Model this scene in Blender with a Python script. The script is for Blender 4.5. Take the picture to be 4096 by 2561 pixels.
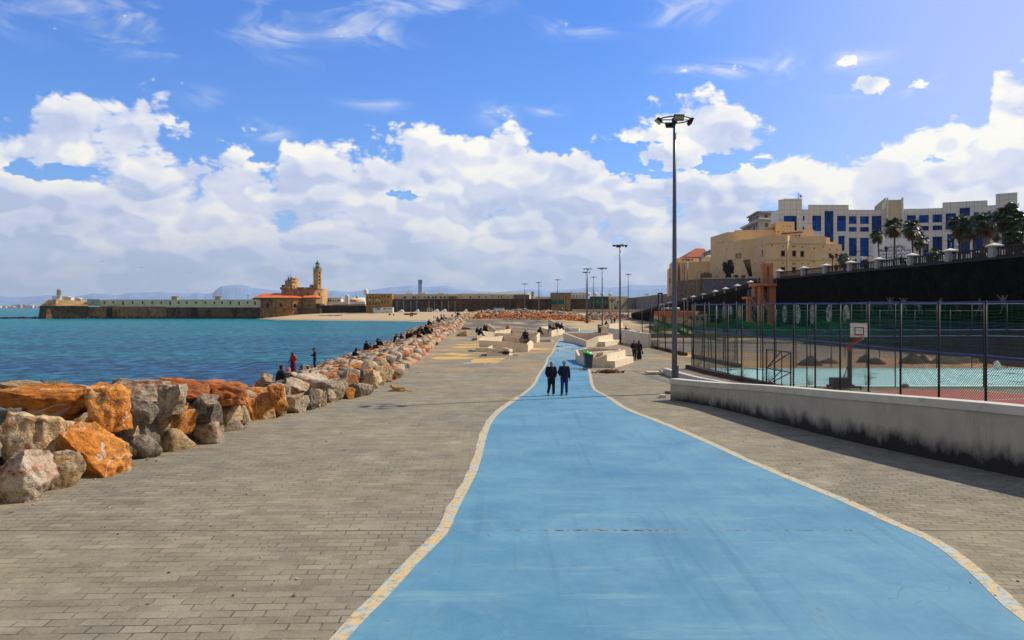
# ======== camera
import bpy,bmesh,math,random
from mathutils import Vector,Matrix,noise as mnoise
random.seed(7)
for o in list(bpy.data.objects):bpy.data.objects.remove(o)
SC=bpy.context.scene
COL=SC.collection
CAMZ=4.5;FP=3186.0;U0=2048.0;V0=1229.5
cam_d=bpy.data.cameras.new('camera');cam=bpy.data.objects.new('camera',cam_d);COL.objects.link(cam)
cam.location=(0,0,CAMZ);cam.rotation_euler=(math.radians(90),0,0)
cam_d.sensor_width=36;cam_d.lens=FP/4096*36;cam_d.shift_y=(V0-1280.5)/4096
cam_d.clip_start=0.1;cam_d.clip_end=60000
SC.camera=cam
SC.view_settings.view_transform='Standard';SC.view_settings.look='None'
SC.view_settings.exposure=0.0;SC.view_settings.gamma=1
SUNV=Vector((14.6,5.7,14.5)).normalized()
SUN_EL=math.asin(SUNV.z);SUN_AZ=math.atan2(SUNV.x,SUNV.y)
sl=bpy.data.lights.new('sun','SUN');sl.energy=4.9;sl.angle=math.radians(0.5);sl.color=(1,.92,.79)
so=bpy.data.objects.new('sun',sl);COL.objects.link(so)
so.rotation_euler=SUNV.to_track_quat('Z','Y').to_euler()
class NT:
 def __init__(s,nt):s.nt=nt;s.N=nt.nodes;s.L=nt.links
 def n(s,t,**k):
  x=s.N.new(t)
  for a,b in k.items():setattr(x,a,b)
  return x
 def put(s,sock,v):
  if v is None:return
  if hasattr(v,'links')or isinstance(v,bpy.types.NodeSocket):s.L.new(v,sock)
  else:
   if isinstance(v,(tuple,list))and len(v)==3 and sock.type=='RGBA':v=(*v,1)
   sock.default_value=v
 def m(s,op,a,b=None,c=None,clamp=False):
  x=s.n('ShaderNodeMath',operation=op,use_clamp=clamp)
  s.put(x.inputs[0],a);s.put(x.inputs[1],b);s.put(x.inputs[2],c)
  return x.outputs[0]
 def vm(s,op,a,b=None,out=0):
  x=s.n('ShaderNodeVectorMath',operation=op);s.put(x.inputs[0],a);s.put(x.inputs[1],b)
  return x.outputs[out]
 def xyz(s,a,b,c=0.0):
  x=s.n('ShaderNodeCombineXYZ');s.put(x.inputs[0],a);s.put(x.inputs[1],b);s.put(x.inputs[2],c);return x.outputs[0]
 def sep(s,v):
  x=s.n('ShaderNodeSeparateXYZ');s.put(x.inputs[0],v);return x.outputs
 def mr(s,v,a,b,c=0.0,d=1.0,kind='LINEAR'):
  x=s.n('ShaderNodeMapRange',interpolation_type=kind);s.put(x.inputs[0],v)
  for i,q in enumerate((a,b,c,d)):s.put(x.inputs[i+1],q)
  return x.outputs[0]
 def mix(s,f,a,b,mode='MIX'):
  x=s.n('ShaderNodeMix',data_type='RGBA',blend_type=mode)
  s.put(x.inputs[0],f);s.put(x.inputs[6],a);s.put(x.inputs[7],b);return x.outputs[2]
 def noise(s,vec,scale,detail=3,rough=.55,dist=0.0,out=0,dim='3D'):
  x=s.n('ShaderNodeTexNoise',noise_dimensions=dim);s.put(x.inputs['Vector'],vec);s.put(x.inputs['Scale'],scale)
  s.put(x.inputs['Detail'],detail);s.put(x.inputs['Roughness'],rough);s.put(x.inputs['Distortion'],dist);return x.outputs[out]
 def vor(s,vec,scale,feature='F1',detail=0,rough=.5,smooth=None,out=0,rnd=1.0,dim='3D'):
  x=s.n('ShaderNodeTexVoronoi',feature=feature,voronoi_dimensions=dim);s.put(x.inputs['Vector'],vec);s.put(x.inputs['Scale'],scale)
  if 'Detail' in x.inputs:s.put(x.inputs['Detail'],detail);s.put(x.inputs['Roughness'],rough)
  if smooth is not None:s.put(x.inputs['Smoothness'],smooth)
  s.put(x.inputs['Randomness'],rnd)
  return x.outputs[out]
 def ramp(s,f,stops):
  x=s.n('ShaderNodeValToRGB');s.put(x.inputs[0],f);e=x.color_ramp.elements
  while len(e)<len(stops):e.new(.5)
  for i,(p,c)in enumerate(stops):
   e[i].position=p;e[i].color=(*c,1)if len(c)==3 else c
  return x.outputs[0]
W=bpy.data.worlds.new('World');SC.world=W;W.use_nodes=True
W.node_tree.nodes.clear();w=NT(W.node_tree)
def build_world():
 out=w.n('ShaderNodeOutputWorld');bg=w.n('ShaderNodeBackground')
 w.L.new(bg.outputs[0],out.inputs[0]);bg.inputs[1].default_value=0.1
 sky=w.n('ShaderNodeTexSky',sky_type='NISHITA',sun_disc=False,sun_elevation=SUN_EL,sun_rotation=SUN_AZ,air_density=1.1,dust_density=0.3,ozone_density=3.0)
 tc=w.n('ShaderNodeTexCoord');d=tc.outputs['Generated']
 X,Y,Z=w.sep(d)
 az=w.m('ARCTAN2',X,Y)
 hl=w.m('SQRT',w.m('ADD',w.m('MULTIPLY',X,X),w.m('MULTIPLY',Y,Y)))
 e=w.m('DIVIDE',Z,w.m('MAXIMUM',hl,.02))
 def pa(u):return math.atan((u-U0)/FP)
 def pe(u,v):return(V0-v)/FP*math.cos(pa(u))
 ep=w.m('MAXIMUM',e,0.0)
 fe=w.m('MULTIPLY',w.m('POWER',w.m('ADD',ep,.012),.72),1.25)
 P=w.xyz(az,fe,0.0)
 wob=w.noise(P,9,3,.6,out=1,dim='2D')
 wv=w.vm('MULTIPLY',w.vm('SUBTRACT',wob,(.5,.5,.5)),(.045,.03,0))
 Pw=w.vm('ADD',P,wv)
 def height(p,fine=True):
  big=w.vor(p,6.5,'SMOOTH_F1',0,.5,.6,dim='2D')
  mid=w.vor(p,15,'SMOOTH_F1',0,.5,.5,dim='2D')
  sm=w.vor(p,36,'SMOOTH_F1',0,.5,.4,dim='2D')
  h=w.m('ADD',w.m('MULTIPLY',big,-.62),w.m('MULTIPLY',mid,-.50))
  h=w.m('ADD',h,w.m('MULTIPLY',sm,-.26))
  c=w.m('ADD',h,.50)
  if not fine:return c
  f1=w.vor(p,85,'F1',1,.6,dim='2D');nz=w.noise(p,60,3,.62,dim='2D')
  f=w.m('ADD',w.m('MULTIPLY',f1,-.12),w.m('MULTIPLY',w.m('SUBTRACT',nz,.5),.26))
  return c,w.m('ADD',c,w.m('ADD',f,.055)),f
 hs0,h0,fd=height(Pw)
 h1=height(w.vm('ADD',Pw,(.012,.022,0)),False)
 top=[(0,430),(150,405),(400,395),(560,395),(740,400),(775,520),(900,590),(1000,640),(1060,690),(1130,600),(1250,545),(1290,470),(1420,435),(1650,425),(1790,480),(1870,540),(1960,505),(2150,500),(2300,560),(2400,560),(2470,430),(2600,390),(2800,395),(2930,375),(3020,450),(3200,470),(3400,520),(3600,500),(3800,480),(3940,430),(3985,250),(4096,215)]
 fc=w.n('ShaderNodeFloatCurve');cv=fc.mapping.curves[0]
 a0,a1=-0.75,0.75;EM=.35
 pts=[((pa(u)-a0)/(a1-a0),pe(u,v)/EM)for u,v in top]
 pts=[(0,.52),(.1,.62)]+pts+[(.93,.7),(1,.5)]
 while len(cv.points)<len(pts):cv.points.new(.5,.5)
 for i,(px,py)in enumerate(pts):cv.points[i].location=(px,py);cv.points[i].handle_type='AUTO'
 fc.mapping.update()
 w.put(fc.inputs['Value'],w.mr(az,a0,a1));T=w.m('MULTIPLY',fc.outputs[0],EM);T=w.m('ADD',T,w.mr(w.m('ABSOLUTE',az),.8,1.3,0,2.5))
 m=w.m('DIVIDE',w.m('SUBTRACT',T,e),.06)
 m=w.m('MINIMUM',w.m('MAXIMUM',m,-6.0),w.mr(e,.03,.17,1.0,.76))
 blobs=[(1075,95,170,70,.55),(760,75,150,45,.42),(420,60,260,55,.3),(1450,130,150,55,.5),(1320,60,170,60,.45),(1640,25,260,45,.3),(500,170,420,40,.25),(800,395,60,30,.5),(1020,515,80,26,.42),(1090,540,60,20,.35),(1990,455,60,36,.75),(2000,640,300,40,.0),(2960,270,120,28,.95),(3125,250,45,50,.6),(3340,245,130,26,.95),(3480,345,95,42,1.15),(3660,340,62,32,1.0),(2740,285,90,22,.35),(2180,445,60,24,.4),(2700,35,140,60,.35),(2330,95,160,40,.28),(1490,410,90,30,.5),(170,690,110,30,-1.25),(770,560,110,60,-.7),(1610,778,90,22,-1.3),(2560,690,140,45,-.8),(2880,655,150,36,-1.2),(2250,600,80,60,-.7),(2600,575,160,26,-.6),(3700,640,90,25,-.7),(2450,610,70,40,-.8),(1040,600,60,70,-.5),(3500,600,60,20,-.5)]
 acc=None;iso=None
 for(u,v,ru,rv,s)in blobs:
  if s==0:continue
  dx=w.m('MULTIPLY',w.m('SUBTRACT',az,pa(u)),FP/ru);dy=w.m('MULTIPLY',w.m('SUBTRACT',e,pe(u,v)),FP/rv)
  r2=w.m('ADD',w.m('MULTIPLY',dx,dx),w.m('MULTIPLY',dy,dy))
  g=w.m('EXPONENT',w.m('MULTIPLY',r2,-.8))
  if s>0:
   g=w.m('MULTIPLY',g,s+.75);iso=g if iso is None else w.m('MAXIMUM',iso,g)
  else:
   g=w.m('MULTIPLY',g,w.m('MULTIPLY',w.mr(w.noise(P,22,3,.6,dim='2D'),.40,.56,.25,1.3),s));acc=g if acc is None else w.m('ADD',acc,g)
 bank=w.m('ADD',m,acc)
 bank=w.m('MAXIMUM',bank,w.m('SUBTRACT',w.m('MULTIPLY',iso,w.mr(w.noise(Pw,26,4,.65,dim='2D'),.36,.6,.55,1.0)),1.0))
 dens=w.m('ADD',bank,w.m('MULTIPLY',h0,1.7))
 alpha=w.mr(dens,.0,.30,0,1,'SMOOTHSTEP')
 wn=w.noise(w.vm('MULTIPLY',P,(1,2.2,1)),9,5,.62,.6,dim='2D')
 veil=w.m('MULTIPLY',w.mr(wn,.42,.72,0,1,'SMOOTHSTEP'),w.m('MULTIPLY',iso,.8,clamp=True))
 alpha=w.m('MAXIMUM',alpha,w.m('MULTIPLY',veil,.62))
 lit=w.m('ADD',w.mr(w.m('SUBTRACT',hs0,h1),-.10,.13,0,1,'SMOOTHSTEP'),w.mr(fd,-.16,.04,-.28,.16))
 depth=w.mr(dens,.25,1.15,1,0,'SMOOTHSTEP')
 lowf=w.noise(w.vm('MULTIPLY',P,(1,1.9,1)),6.5,2,.5,dim='2D')
 lowf=w.mr(lowf,.40,.60,0,1,'SMOOTHSTEP')
 hump=w.mr(w.m('SUBTRACT',T,e),-.01,.12,1,0)
 L=w.m('ADD',w.m('MULTIPLY',lit,.62),w.m('MULTIPLY',depth,.28))
 L=w.m('ADD',L,w.m('MULTIPLY',lowf,.42))
 L=w.m('ADD',L,w.m('MULTIPLY',hump,.22))
 sunside=w.mr(az,-.6,.62,0,1)
 L=w.m('ADD',L,w.m('MULTIPLY',sunside,.22))
 L=w.mr(L,.24,1.32,0,1)
 cc=w.ramp(L,[(0,(5.4,6.2,8.7)),(.30,(7.1,7.7,9.5)),(.60,(8.8,9.0,9.9)),(1,(11.4,11.0,9.9))])
 hs=w.n('ShaderNodeHueSaturation');hs.inputs['Hue'].default_value=.507;hs.inputs['Saturation'].default_value=1.18;hs.inputs['Value'].default_value=1.36
 w.put(hs.inputs['Color'],w.mix(1.0,sky.outputs[0],(.72,.93,1.28),'MULTIPLY'))
 pale=w.mr(az,.1,.62,0,.62,'SMOOTHSTEP')
 skyc=w.mix(.08,hs.outputs[0],(4.0,5.6,10.0));skyc=w.mix(pale,skyc,(6.4,6.9,10.0))
 low=w.mr(e,.0,.12,.8,0)
 skyc=w.mix(low,skyc,(5.6,6.8,9.9))
 far=w.mr(e,0.0,.11,.6,0,'SMOOTHSTEP')
 cc=w.mix(far,cc,(6.3,7.4,10.2))
 col=w.mix(alpha,skyc,cc)
 col=w.mix(w.mr(e,-.02,0,1,0),col,(1.2,1.5,1.8))
 col=w.mix(w.mr(w.m('ABSOLUTE',az),.75,1.2),col,w.vm('MULTIPLY',col,(.43,.42,.39)))
 w.put(bg.inputs[0],col)
 W.cycles.sampling_method='MANUAL';W.cycles.sample_map_resolution=512
build_world()
# ======== geometry helpers
R=random.Random(11)
def G(u,v,z=0.0):
 d=(CAMZ-z)*FP/(v-V0);return Vector(((u-U0)*d/FP,d,z))
def A(u,v,d):return Vector(((u-U0)*d/FP,d,CAMZ-(v-V0)*d/FP))
def lerp(a,b,t):return a+(b-a)*t
def interp(pts,x):
 if x<=pts[0][0]:return pts[0][1]
 for(a,b),(c,d)in zip(pts,pts[1:]):
  if x<=c:return b+(d-b)*(x-a)/(c-a)
 return pts[-1][1]
def sstep(a,b,x):
 t=min(1,max(0,(x-a)/(b-a)));return t*t*(3-2*t)
class MB:
 def __init__(s):s.v=[];s.f=[];s.mi=[];s.cur=0;s.sm=[];s.smooth=False
 def add(s,vs,fs):
  o=len(s.v);s.v+=[tuple(p)for p in vs]
  for f in fs:s.f.append([i+o for i in f]);s.mi.append(s.cur);s.sm.append(s.smooth)
  return s
 def quad(s,a,b,c,d):return s.add([a,b,c,d],[(0,1,2,3)])
 def box(s,x0,x1,y0,y1,z0,z1):
  v=[(x0,y0,z0),(x1,y0,z0),(x1,y1,z0),(x0,y1,z0),(x0,y0,z1),(x1,y0,z1),(x1,y1,z1),(x0,y1,z1)]
  return s.add(v,[(0,3,2,1),(4,5,6,7),(0,1,5,4),(1,2,6,5),(2,3,7,6),(3,0,4,7)])
 def obox(s,c,ax,ay,az):
  c=Vector(c);ax=Vector(ax);ay=Vector(ay);az=Vector(az)
  v=[c-ax-ay-az,c+ax-ay-az,c+ax+ay-az,c-ax+ay-az,c-ax-ay+az,c+ax-ay+az,c+ax+ay+az,c-ax+ay+az]
  return s.add(v,[(0,3,2,1),(4,5,6,7),(0,1,5,4),(1,2,6,5),(2,3,7,6),(3,0,4,7)])
 def prism(s,poly,z0,z1,top=True,bot=False):
  """poly counter-clockwise; z0/z1 number or list"""
  n=len(poly);Z0=z0 if isinstance(z0,(list,tuple))else[z0]*n;Z1=z1 if isinstance(z1,(list,tuple))else[z1]*n
  v=[(p[0],p[1],Z0[i])for i,p in enumerate(poly)]+[(p[0],p[1],Z1[i])for i,p in enumerate(poly)]
  f=[(i,(i+1)%n,(i+1)%n+n,i+n)for i in range(n)]
  if top:f.append(tuple(range(n,2*n)))
  if bot:f.append(tuple(reversed(range(n))))
  return s.add(v,f)
 def tube(s,pts,rad,n=8,cap=True):
  pts=[Vector(p)for p in pts];m=len(pts)
  rad=rad if isinstance(rad,(list,tuple))else[rad]*m
  vs=[];ref=None
  for i,p in enumerate(pts):
   t=(pts[min(i+1,m-1)]-pts[max(i-1,0)]).normalized()
   if ref is None:ref=Vector((1,0,0))if abs(t.x)<.8 else Vector((0,1,0))
   a=(ref-t*ref.dot(t)).normalized();ref=a;b=t.cross(a)
   for k in range(n):
    q=2*math.pi*k/n;vs.append(p+(a*math.cos(q)+b*math.sin(q))*rad[i])
  fs=[(i*n+k,i*n+(k+1)%n,(i+1)*n+(k+1)%n,(i+1)*n+k)for i in range(m-1)for k in range(n)]
  if cap:fs+=[tuple(reversed(range(n))),tuple(range((m-1)*n,m*n))]
  return s.add(vs,fs)
 def bar(s,a,b,w,h=None):
  """square bar between two points"""
  a=Vector(a);b=Vector(b);h=h or w;t=(b-a);L=t.length;t.normalize()
  ref=Vector((0,0,1))if abs(t.z)<.9 else Vector((1,0,0))
  x=t.cross(ref).normalized();y=x.cross(t)
  return s.obox((a+b)/2,x*w/2,t*L/2,y*h/2)
 def sph(s,c,r,nu=12,nv=8,sc=(1,1,1)):
  c=Vector(c);vs=[]
  for j in range(nv+1):
   th=math.pi*j/nv
   for i in range(nu):
    ph=2*math.pi*i/nu
    vs.append((c.x+r*sc[0]*math.sin(th)*math.cos(ph),c.y+r*sc[1]*math.sin(th)*math.sin(ph),c.z+r*sc[2]*math.cos(th)))
  fs=[(j*nu+i,(j+1)*nu+i,(j+1)*nu+(i+1)%nu,j*nu+(i+1)%nu)for j in range(nv)for i in range(nu)]
  return s.add(vs,fs)
 def capsule(s,a,b,ra,rb,n=10):
  a=Vector(a);b=Vector(b)
  s.sph(a,ra,n,6);s.sph(b,rb,n,6)
  if(b-a).length>1e-4:s.tube([a,b],[ra,rb],n)
  return s
 def lathe(s,prof,c=(0,0,0),n=16):
  vs=[(c[0]+r*math.cos(2*math.pi*k/n),c[1]+r*math.sin(2*math.pi*k/n),c[2]+z)for r,z in prof for k in range(n)]
  m=len(prof)
  return s.add(vs,[(i*n+k,i*n+(k+1)%n,(i+1)*n+(k+1)%n,(i+1)*n+k)for i in range(m-1)for k in range(n)])
 def mesh(s,name,mats,origin=(0,0,0)):
  ox,oy,oz=origin;me=bpy.data.meshes.new(name)
  me.from_pydata([(x-ox,y-oy,z-oz)for x,y,z in s.v],[],s.f)
  for m in(mats if isinstance(mats,(list,tuple))else[mats]):me.materials.append(m)
  me.polygons.foreach_set('material_index',s.mi);me.polygons.foreach_set('use_smooth',s.sm)
  me.update();return me
 def build(s,name,mats,parent=None,world=True):
  """one mesh object; coordinates are world ones unless world=False"""
  org=parent_loc(parent)if(parent is not None and world)else(0,0,0)
  o=bpy.data.objects.new(name,s.mesh(name,mats,org));COL.objects.link(o)
  if parent is not None:o.parent=parent
  return o
def parent_loc(p):
 v=Vector((0,0,0))
 while p is not None:v+=p.location;p=p.parent
 return v
def tag(o,label=None,cat=None,group=None,kind=None):
 if label:o['label']=label
 if cat:o['category']=cat
 if group:o['group']=group
 if kind:o['kind']=kind
 return o
def struct(o,kind='structure'):o['kind']=kind;return o
def thing(name,label,cat,loc=(0,0,0),rz=0.0,group=None):
 o=bpy.data.objects.new(name,None);COL.objects.link(o);o.location=loc;o.rotation_euler=(0,0,rz)
 o.empty_display_size=.3
 return tag(o,label,cat,group)
def dup(root,loc,rz=None,label=None,group=None,scale=None):
 def cp(o,par):
  c=o.copy();COL.objects.link(c)
  if par is not None:c.parent=par
  for ch in list(o.children):cp(ch,c)
  return c
 r=cp(root,None);r.location=loc
 if rz is not None:r.rotation_euler=(0,0,rz)
 if label:r['label']=label
 if group:r['group']=group
 if scale is not None:r.scale=(scale,)*3 if not isinstance(scale,tuple)else scale
 return r
def setmat(o,m):
 if len(o.material_slots):o.material_slots[0].link='OBJECT';o.material_slots[0].material=m
MATS={}
def mat(name,color,rough=.8,var=.15,scale=3.0,col2=None,thr=(.45,.62),bump=0.0,bscale=20.0,spec=.3,metal=0.0,coords='P',em=None,rand=0.0,dirt=None):
 if name in MATS:return MATS[name]
 m=bpy.data.materials.new(name);m.use_nodes=True;m.node_tree.nodes.clear();t=NT(m.node_tree)
 out=t.n('ShaderNodeOutputMaterial');b=t.n('ShaderNodeBsdfPrincipled');t.L.new(b.outputs[0],out.inputs[0])
 if coords=='P':vec=t.n('ShaderNodeNewGeometry').outputs['Position']
 else:vec=t.n('ShaderNodeTexCoord').outputs['Object']
 c=color
 if var or col2:
  n1=t.noise(vec,scale,3,.6)
  if col2:c=t.mix(t.mr(n1,thr[0],thr[1]),color,col2)
  if var:
   n2=t.noise(vec,scale*2.7,2,.6)if col2 else n1
   f=t.mr(n2,.3,.7,1-var,1+var)
   c=t.vm('SCALE',c if not isinstance(c,tuple)else t.vm('ADD',c,(0,0,0)),None)
   c.node.inputs['Scale'].default_value=1;t.L.new(f,c.node.inputs['Scale'])
 if dirt:
  n3=t.noise(vec,dirt[1],4,.65)
  c=t.mix(t.mr(n3,dirt[2],dirt[3]),c,dirt[0])
 if rand:
  oi=t.n('ShaderNodeObjectInfo');f=t.mr(oi.outputs['Random'],0,1,1-rand,1+rand)
  c=t.vm('SCALE',c if not isinstance(c,tuple)else t.vm('ADD',c,(0,0,0)),None);t.L.new(f,c.node.inputs['Scale'])
 t.put(b.inputs['Base Color'],c)
 b.inputs['Roughness'].default_value=rough;b.inputs['Specular IOR Level'].default_value=spec;b.inputs['Metallic'].default_value=metal
 if bump:
  bn=t.n('ShaderNodeBump');bn.inputs['Strength'].default_value=1;bn.inputs['Distance'].default_value=bump
  t.put(bn.inputs['Height'],t.noise(vec,bscale,4,.6));t.L.new(bn.outputs[0],b.inputs['Normal'])
 MATS[name]=m;return m
def newmat(name):
 m=bpy.data.materials.new(name);m.use_nodes=True;m.node_tree.nodes.clear();t=NT(m.node_tree);MATS[name]=m
 out=t.n('ShaderNodeOutputMaterial');b=t.n('ShaderNodeBsdfPrincipled');t.L.new(b.outputs[0],out.inputs[0])
 return m,t,b
EX=[(-30,-12.4),(18.6,-11.9),(21,-11.7),(28.4,-11.3),(35.4,-9.3),(42.7,-7.8),(61.7,-7.8),(90,-9),(127,-10.4),(187,-11),(226,-10),(262,-8),(300,-20),(420,-60)]
PL=[(-30,0),(150,0),(163,.05),(178,.8),(191,1.5),(208,1.6),(250,2.3),(300,2.7),(450,1.9),(5000,1.9)]
PR=[(-30,0),(150,0),(200,.6),(240,1.7),(300,2.3),(450,1.9),(5000,1.9)]
SH=[(-900,1500),(-152,1500),(-150,455),(-117,400),(-60,372),(-35,362),(-22,330),(-13,262),(-9,240)]
def hland(x,y):
 k=sstep(6,24,x);h=lerp(interp(PL,y),interp(PR,y),k)
 return h
def hgt(x,y):
 h=hland(x,y)
 ex=interp(EX,y)
 if y<262:
  t=ex-x
  s=interp([(-1,h),(.5,h),(1.2,.35),(5,-.35),(9,-1.4),(12,-2.6),(20,-5),(60,-7)],t)if t>.5 else h
 else:s=h
 if y>225:
  ys=interp(SH,x);q=y-ys
  b=-2+q*.052 if q>0 else-2+q*.09
  b=max(-6,min(h,b))
  if y>478:b=lerp(b,-6,sstep(478,500,y));h=b
  if y<262:s=lerp(s,max(s,min(h,b)),sstep(225,262,y))if x<ex else s
  else:s=b if x<0 else min(h,b)if x<20 else h
 return s
def GT(u,v):
 """where the ray of a photo pixel meets the ground"""
 t=8.0
 while t<700:
  x=(u-U0)*t/FP;z=CAMZ-(v-V0)*t/FP
  if z<=hgt(x,t):return Vector((x,t,hgt(x,t)))
  t+=.25 if t<150 else .5
 return A(u,v,400)
def rng(a,b,st):
 r=[];x=a
 while x<b-1e-6:r.append(x);x+=st
 return r+[b]
def build_ground():
 xs=[-6000,-2500,-1000,-500,-300]+rng(-200,-40,8)+rng(-36,-16,2)+rng(-15,30,1)+rng(32,60,4)+[80,120,200,400,1000,3000,9000]
 ys=[-400,-60]+rng(-30,150,3)+rng(151,215,1.5)+rng(217,470,3)+[480,520,600,800,1500,4000,9000]
 n=len(xs);vs=[]
 for y in ys:
  for x in xs:
   z=hgt(x,y)if(x<3000 and y<1600)else hgt(min(x,2900),y)
   if 158<y<260 and-9<x<14:z+=.25*(mnoise.noise((x*.25,y*.16,3)))+.09*mnoise.noise((x*.9,y*.7,9))
   vs.append((x,y,z))
 m=MB();m.smooth=True
 m.add(vs,[(j*n+i,j*n+i+1,(j+1)*n+i+1,(j+1)*n+i)for j in range(len(ys)-1)for i in range(n-1)])
 mt,t,b=newmat('ground_surface')
 P=t.n('ShaderNodeNewGeometry').outputs['Position'];X,Y,Z=t.sep(P)
 nb=t.noise(P,.11,4,.6);nm=t.noise(P,.9,4,.65);nf=t.noise(P,9,3,.7)
 def pav(ang,w_,h_):
  mp=t.n('ShaderNodeMapping');mp.inputs['Rotation'].default_value=(0,0,ang)
  wv=t.vm('MULTIPLY',t.vm('SUBTRACT',t.noise(P,1.3,2,.5,out=1),(.5,.5,.5)),(.06,.06,0))
  t.L.new(t.vm('ADD',P,wv),mp.inputs['Vector'])
  bt=t.n('ShaderNodeTexBrick');t.L.new(mp.outputs[0],bt.inputs['Vector'])
  for k,v in(('Scale',1),('Mortar Size',.014),('Mortar Smooth',.2),('Brick Width',w_),('Row Height',h_),('Bias',0)):bt.inputs[k].default_value=v
  bt.inputs['Color1'].default_value=(.86,.86,.86,1);bt.inputs['Color2'].default_value=(1.12,1.12,1.12,1);bt.inputs['Mortar'].default_value=(1,1,1,1)
  return bt
 bl=pav(math.radians(-2),.46,.26);br=pav(math.radians(11),.36,.2)
 side=t.m('GREATER_THAN',X,5)
 tone=t.mix(side,bl.outputs[0],br.outputs[0]);fac=t.mix(side,bl.outputs[1],br.outputs[1])
 g=t.mix(t.mr(nb,.40,.62),(.315,.272,.182),(.262,.238,.185))
 g=t.mix(t.mr(t.noise(P,.35,4,.7),.52,.68,0,.6),g,(.37,.325,.23))
 g=t.mix(t.mr(nm,.35,.75),g,t.vm('MULTIPLY',g,(.74,.74,.76)))
 g=t.vm('MULTIPLY',g,tone)
 jf=t.m('MULTIPLY',t.sep(fac)[0],t.mr(t.noise(P,1.3,4,.7),.43,.56,.08,1.0));jf=t.m('MULTIPLY',jf,t.mr(Y,9,30,1.0,.35));jf=t.m('MULTIPLY',jf,t.mr(t.noise(P,.12,3,.5),.38,.6,.45,1.0))
 streak=t.noise(t.vm('MULTIPLY',P,(.28,1.6,1)),.9,5,.68);g=t.mix(t.mr(streak,.50,.72,0,.55),g,t.vm('MULTIPLY',g,(.62,.60,.58)))
 g=t.mix(jf,g,(.035,.03,.026))
 for yy,wd,st in((16.05,.03,.9),(24.2,.015,.5),(9.3,.02,.8)):
  wob=t.m('MULTIPLY',t.m('SUBTRACT',t.noise(P,1.1,4,.6),.5),.12)
  dd=t.m('ABSOLUTE',t.m('ADD',t.m('SUBTRACT',Y,yy),wob))
  g=t.mix(t.mr(dd,wd*.4,wd,st,0),g,(.07,.055,.04))
 sandf=t.m('MULTIPLY',t.mr(Y,38,75,0,1),t.mr(t.noise(t.vm('MULTIPLY',P,(1,1,1)),.16,5,.65),.47,.62))
 g=t.mix(t.m('MULTIPLY',sandf,.75),g,(.50,.31,.13))
 fld=t.mr(t.m('SUBTRACT',X,t.m('ADD',13.0,t.m('MULTIPLY',nm,3))),0,1.5)
 fld=t.m('MULTIPLY',fld,t.mr(Y,58,62))
 fcol=t.mix(t.mr(t.noise(t.vm('MULTIPLY',P,(.35,1,1)),.12,4,.6),.44,.56),(.52,.31,.12),(.30,.25,.19))
 g=t.mix(fld,g,fcol)
 er=t.mr(t.m('ADD',Y,t.m('MULTIPLY',nb,14)),156,166)
 ecol=t.mix(t.mr(t.noise(P,.09,5,.65),.44,.58),(.50,.37,.21),(.34,.27,.18))
 grey=t.m('MULTIPLY',t.mr(X,6,14,1,0),t.mr(Y,186,215,1,0))
 ecol=t.mix(t.m('MULTIPLY',grey,t.mr(t.noise(P,.14,5,.7),.36,.5)),ecol,(.15,.135,.11))
 wet=t.mr(t.noise(t.vm('MULTIPLY',P,(.5,1.4,1)),.12,4,.6),.60,.66,0,.8)
 ecol=t.mix(wet,ecol,(.20,.145,.085))
 g=t.mix(er,g,ecol)
 bm=t.m('MULTIPLY',t.mr(Y,262,275),t.mr(X,-12,-4,1,0))
 bcol=t.mix(t.mr(Z,-1.9,-1.3),(.33,.24,.15),(.52,.39,.23))
 bcol=t.mix(t.mr(t.noise(P,.3,4,.7),.55,.75,0,.5),bcol,(.42,.32,.2))
 g=t.mix(bm,g,bcol)
 t.put(b.inputs['Base Color'],g);b.inputs['Roughness'].default_value=.9;b.inputs['Specular IOR Level'].default_value=.15
 bn=t.n('ShaderNodeBump');bn.inputs['Distance'].default_value=.02
 t.put(bn.inputs['Height'],t.m('SUBTRACT',nf,t.m('MULTIPLY',jf,1.2)));t.L.new(bn.outputs[0],b.inputs['Normal'])
 struct(m.build('ground',mt))
build_ground()
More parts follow.
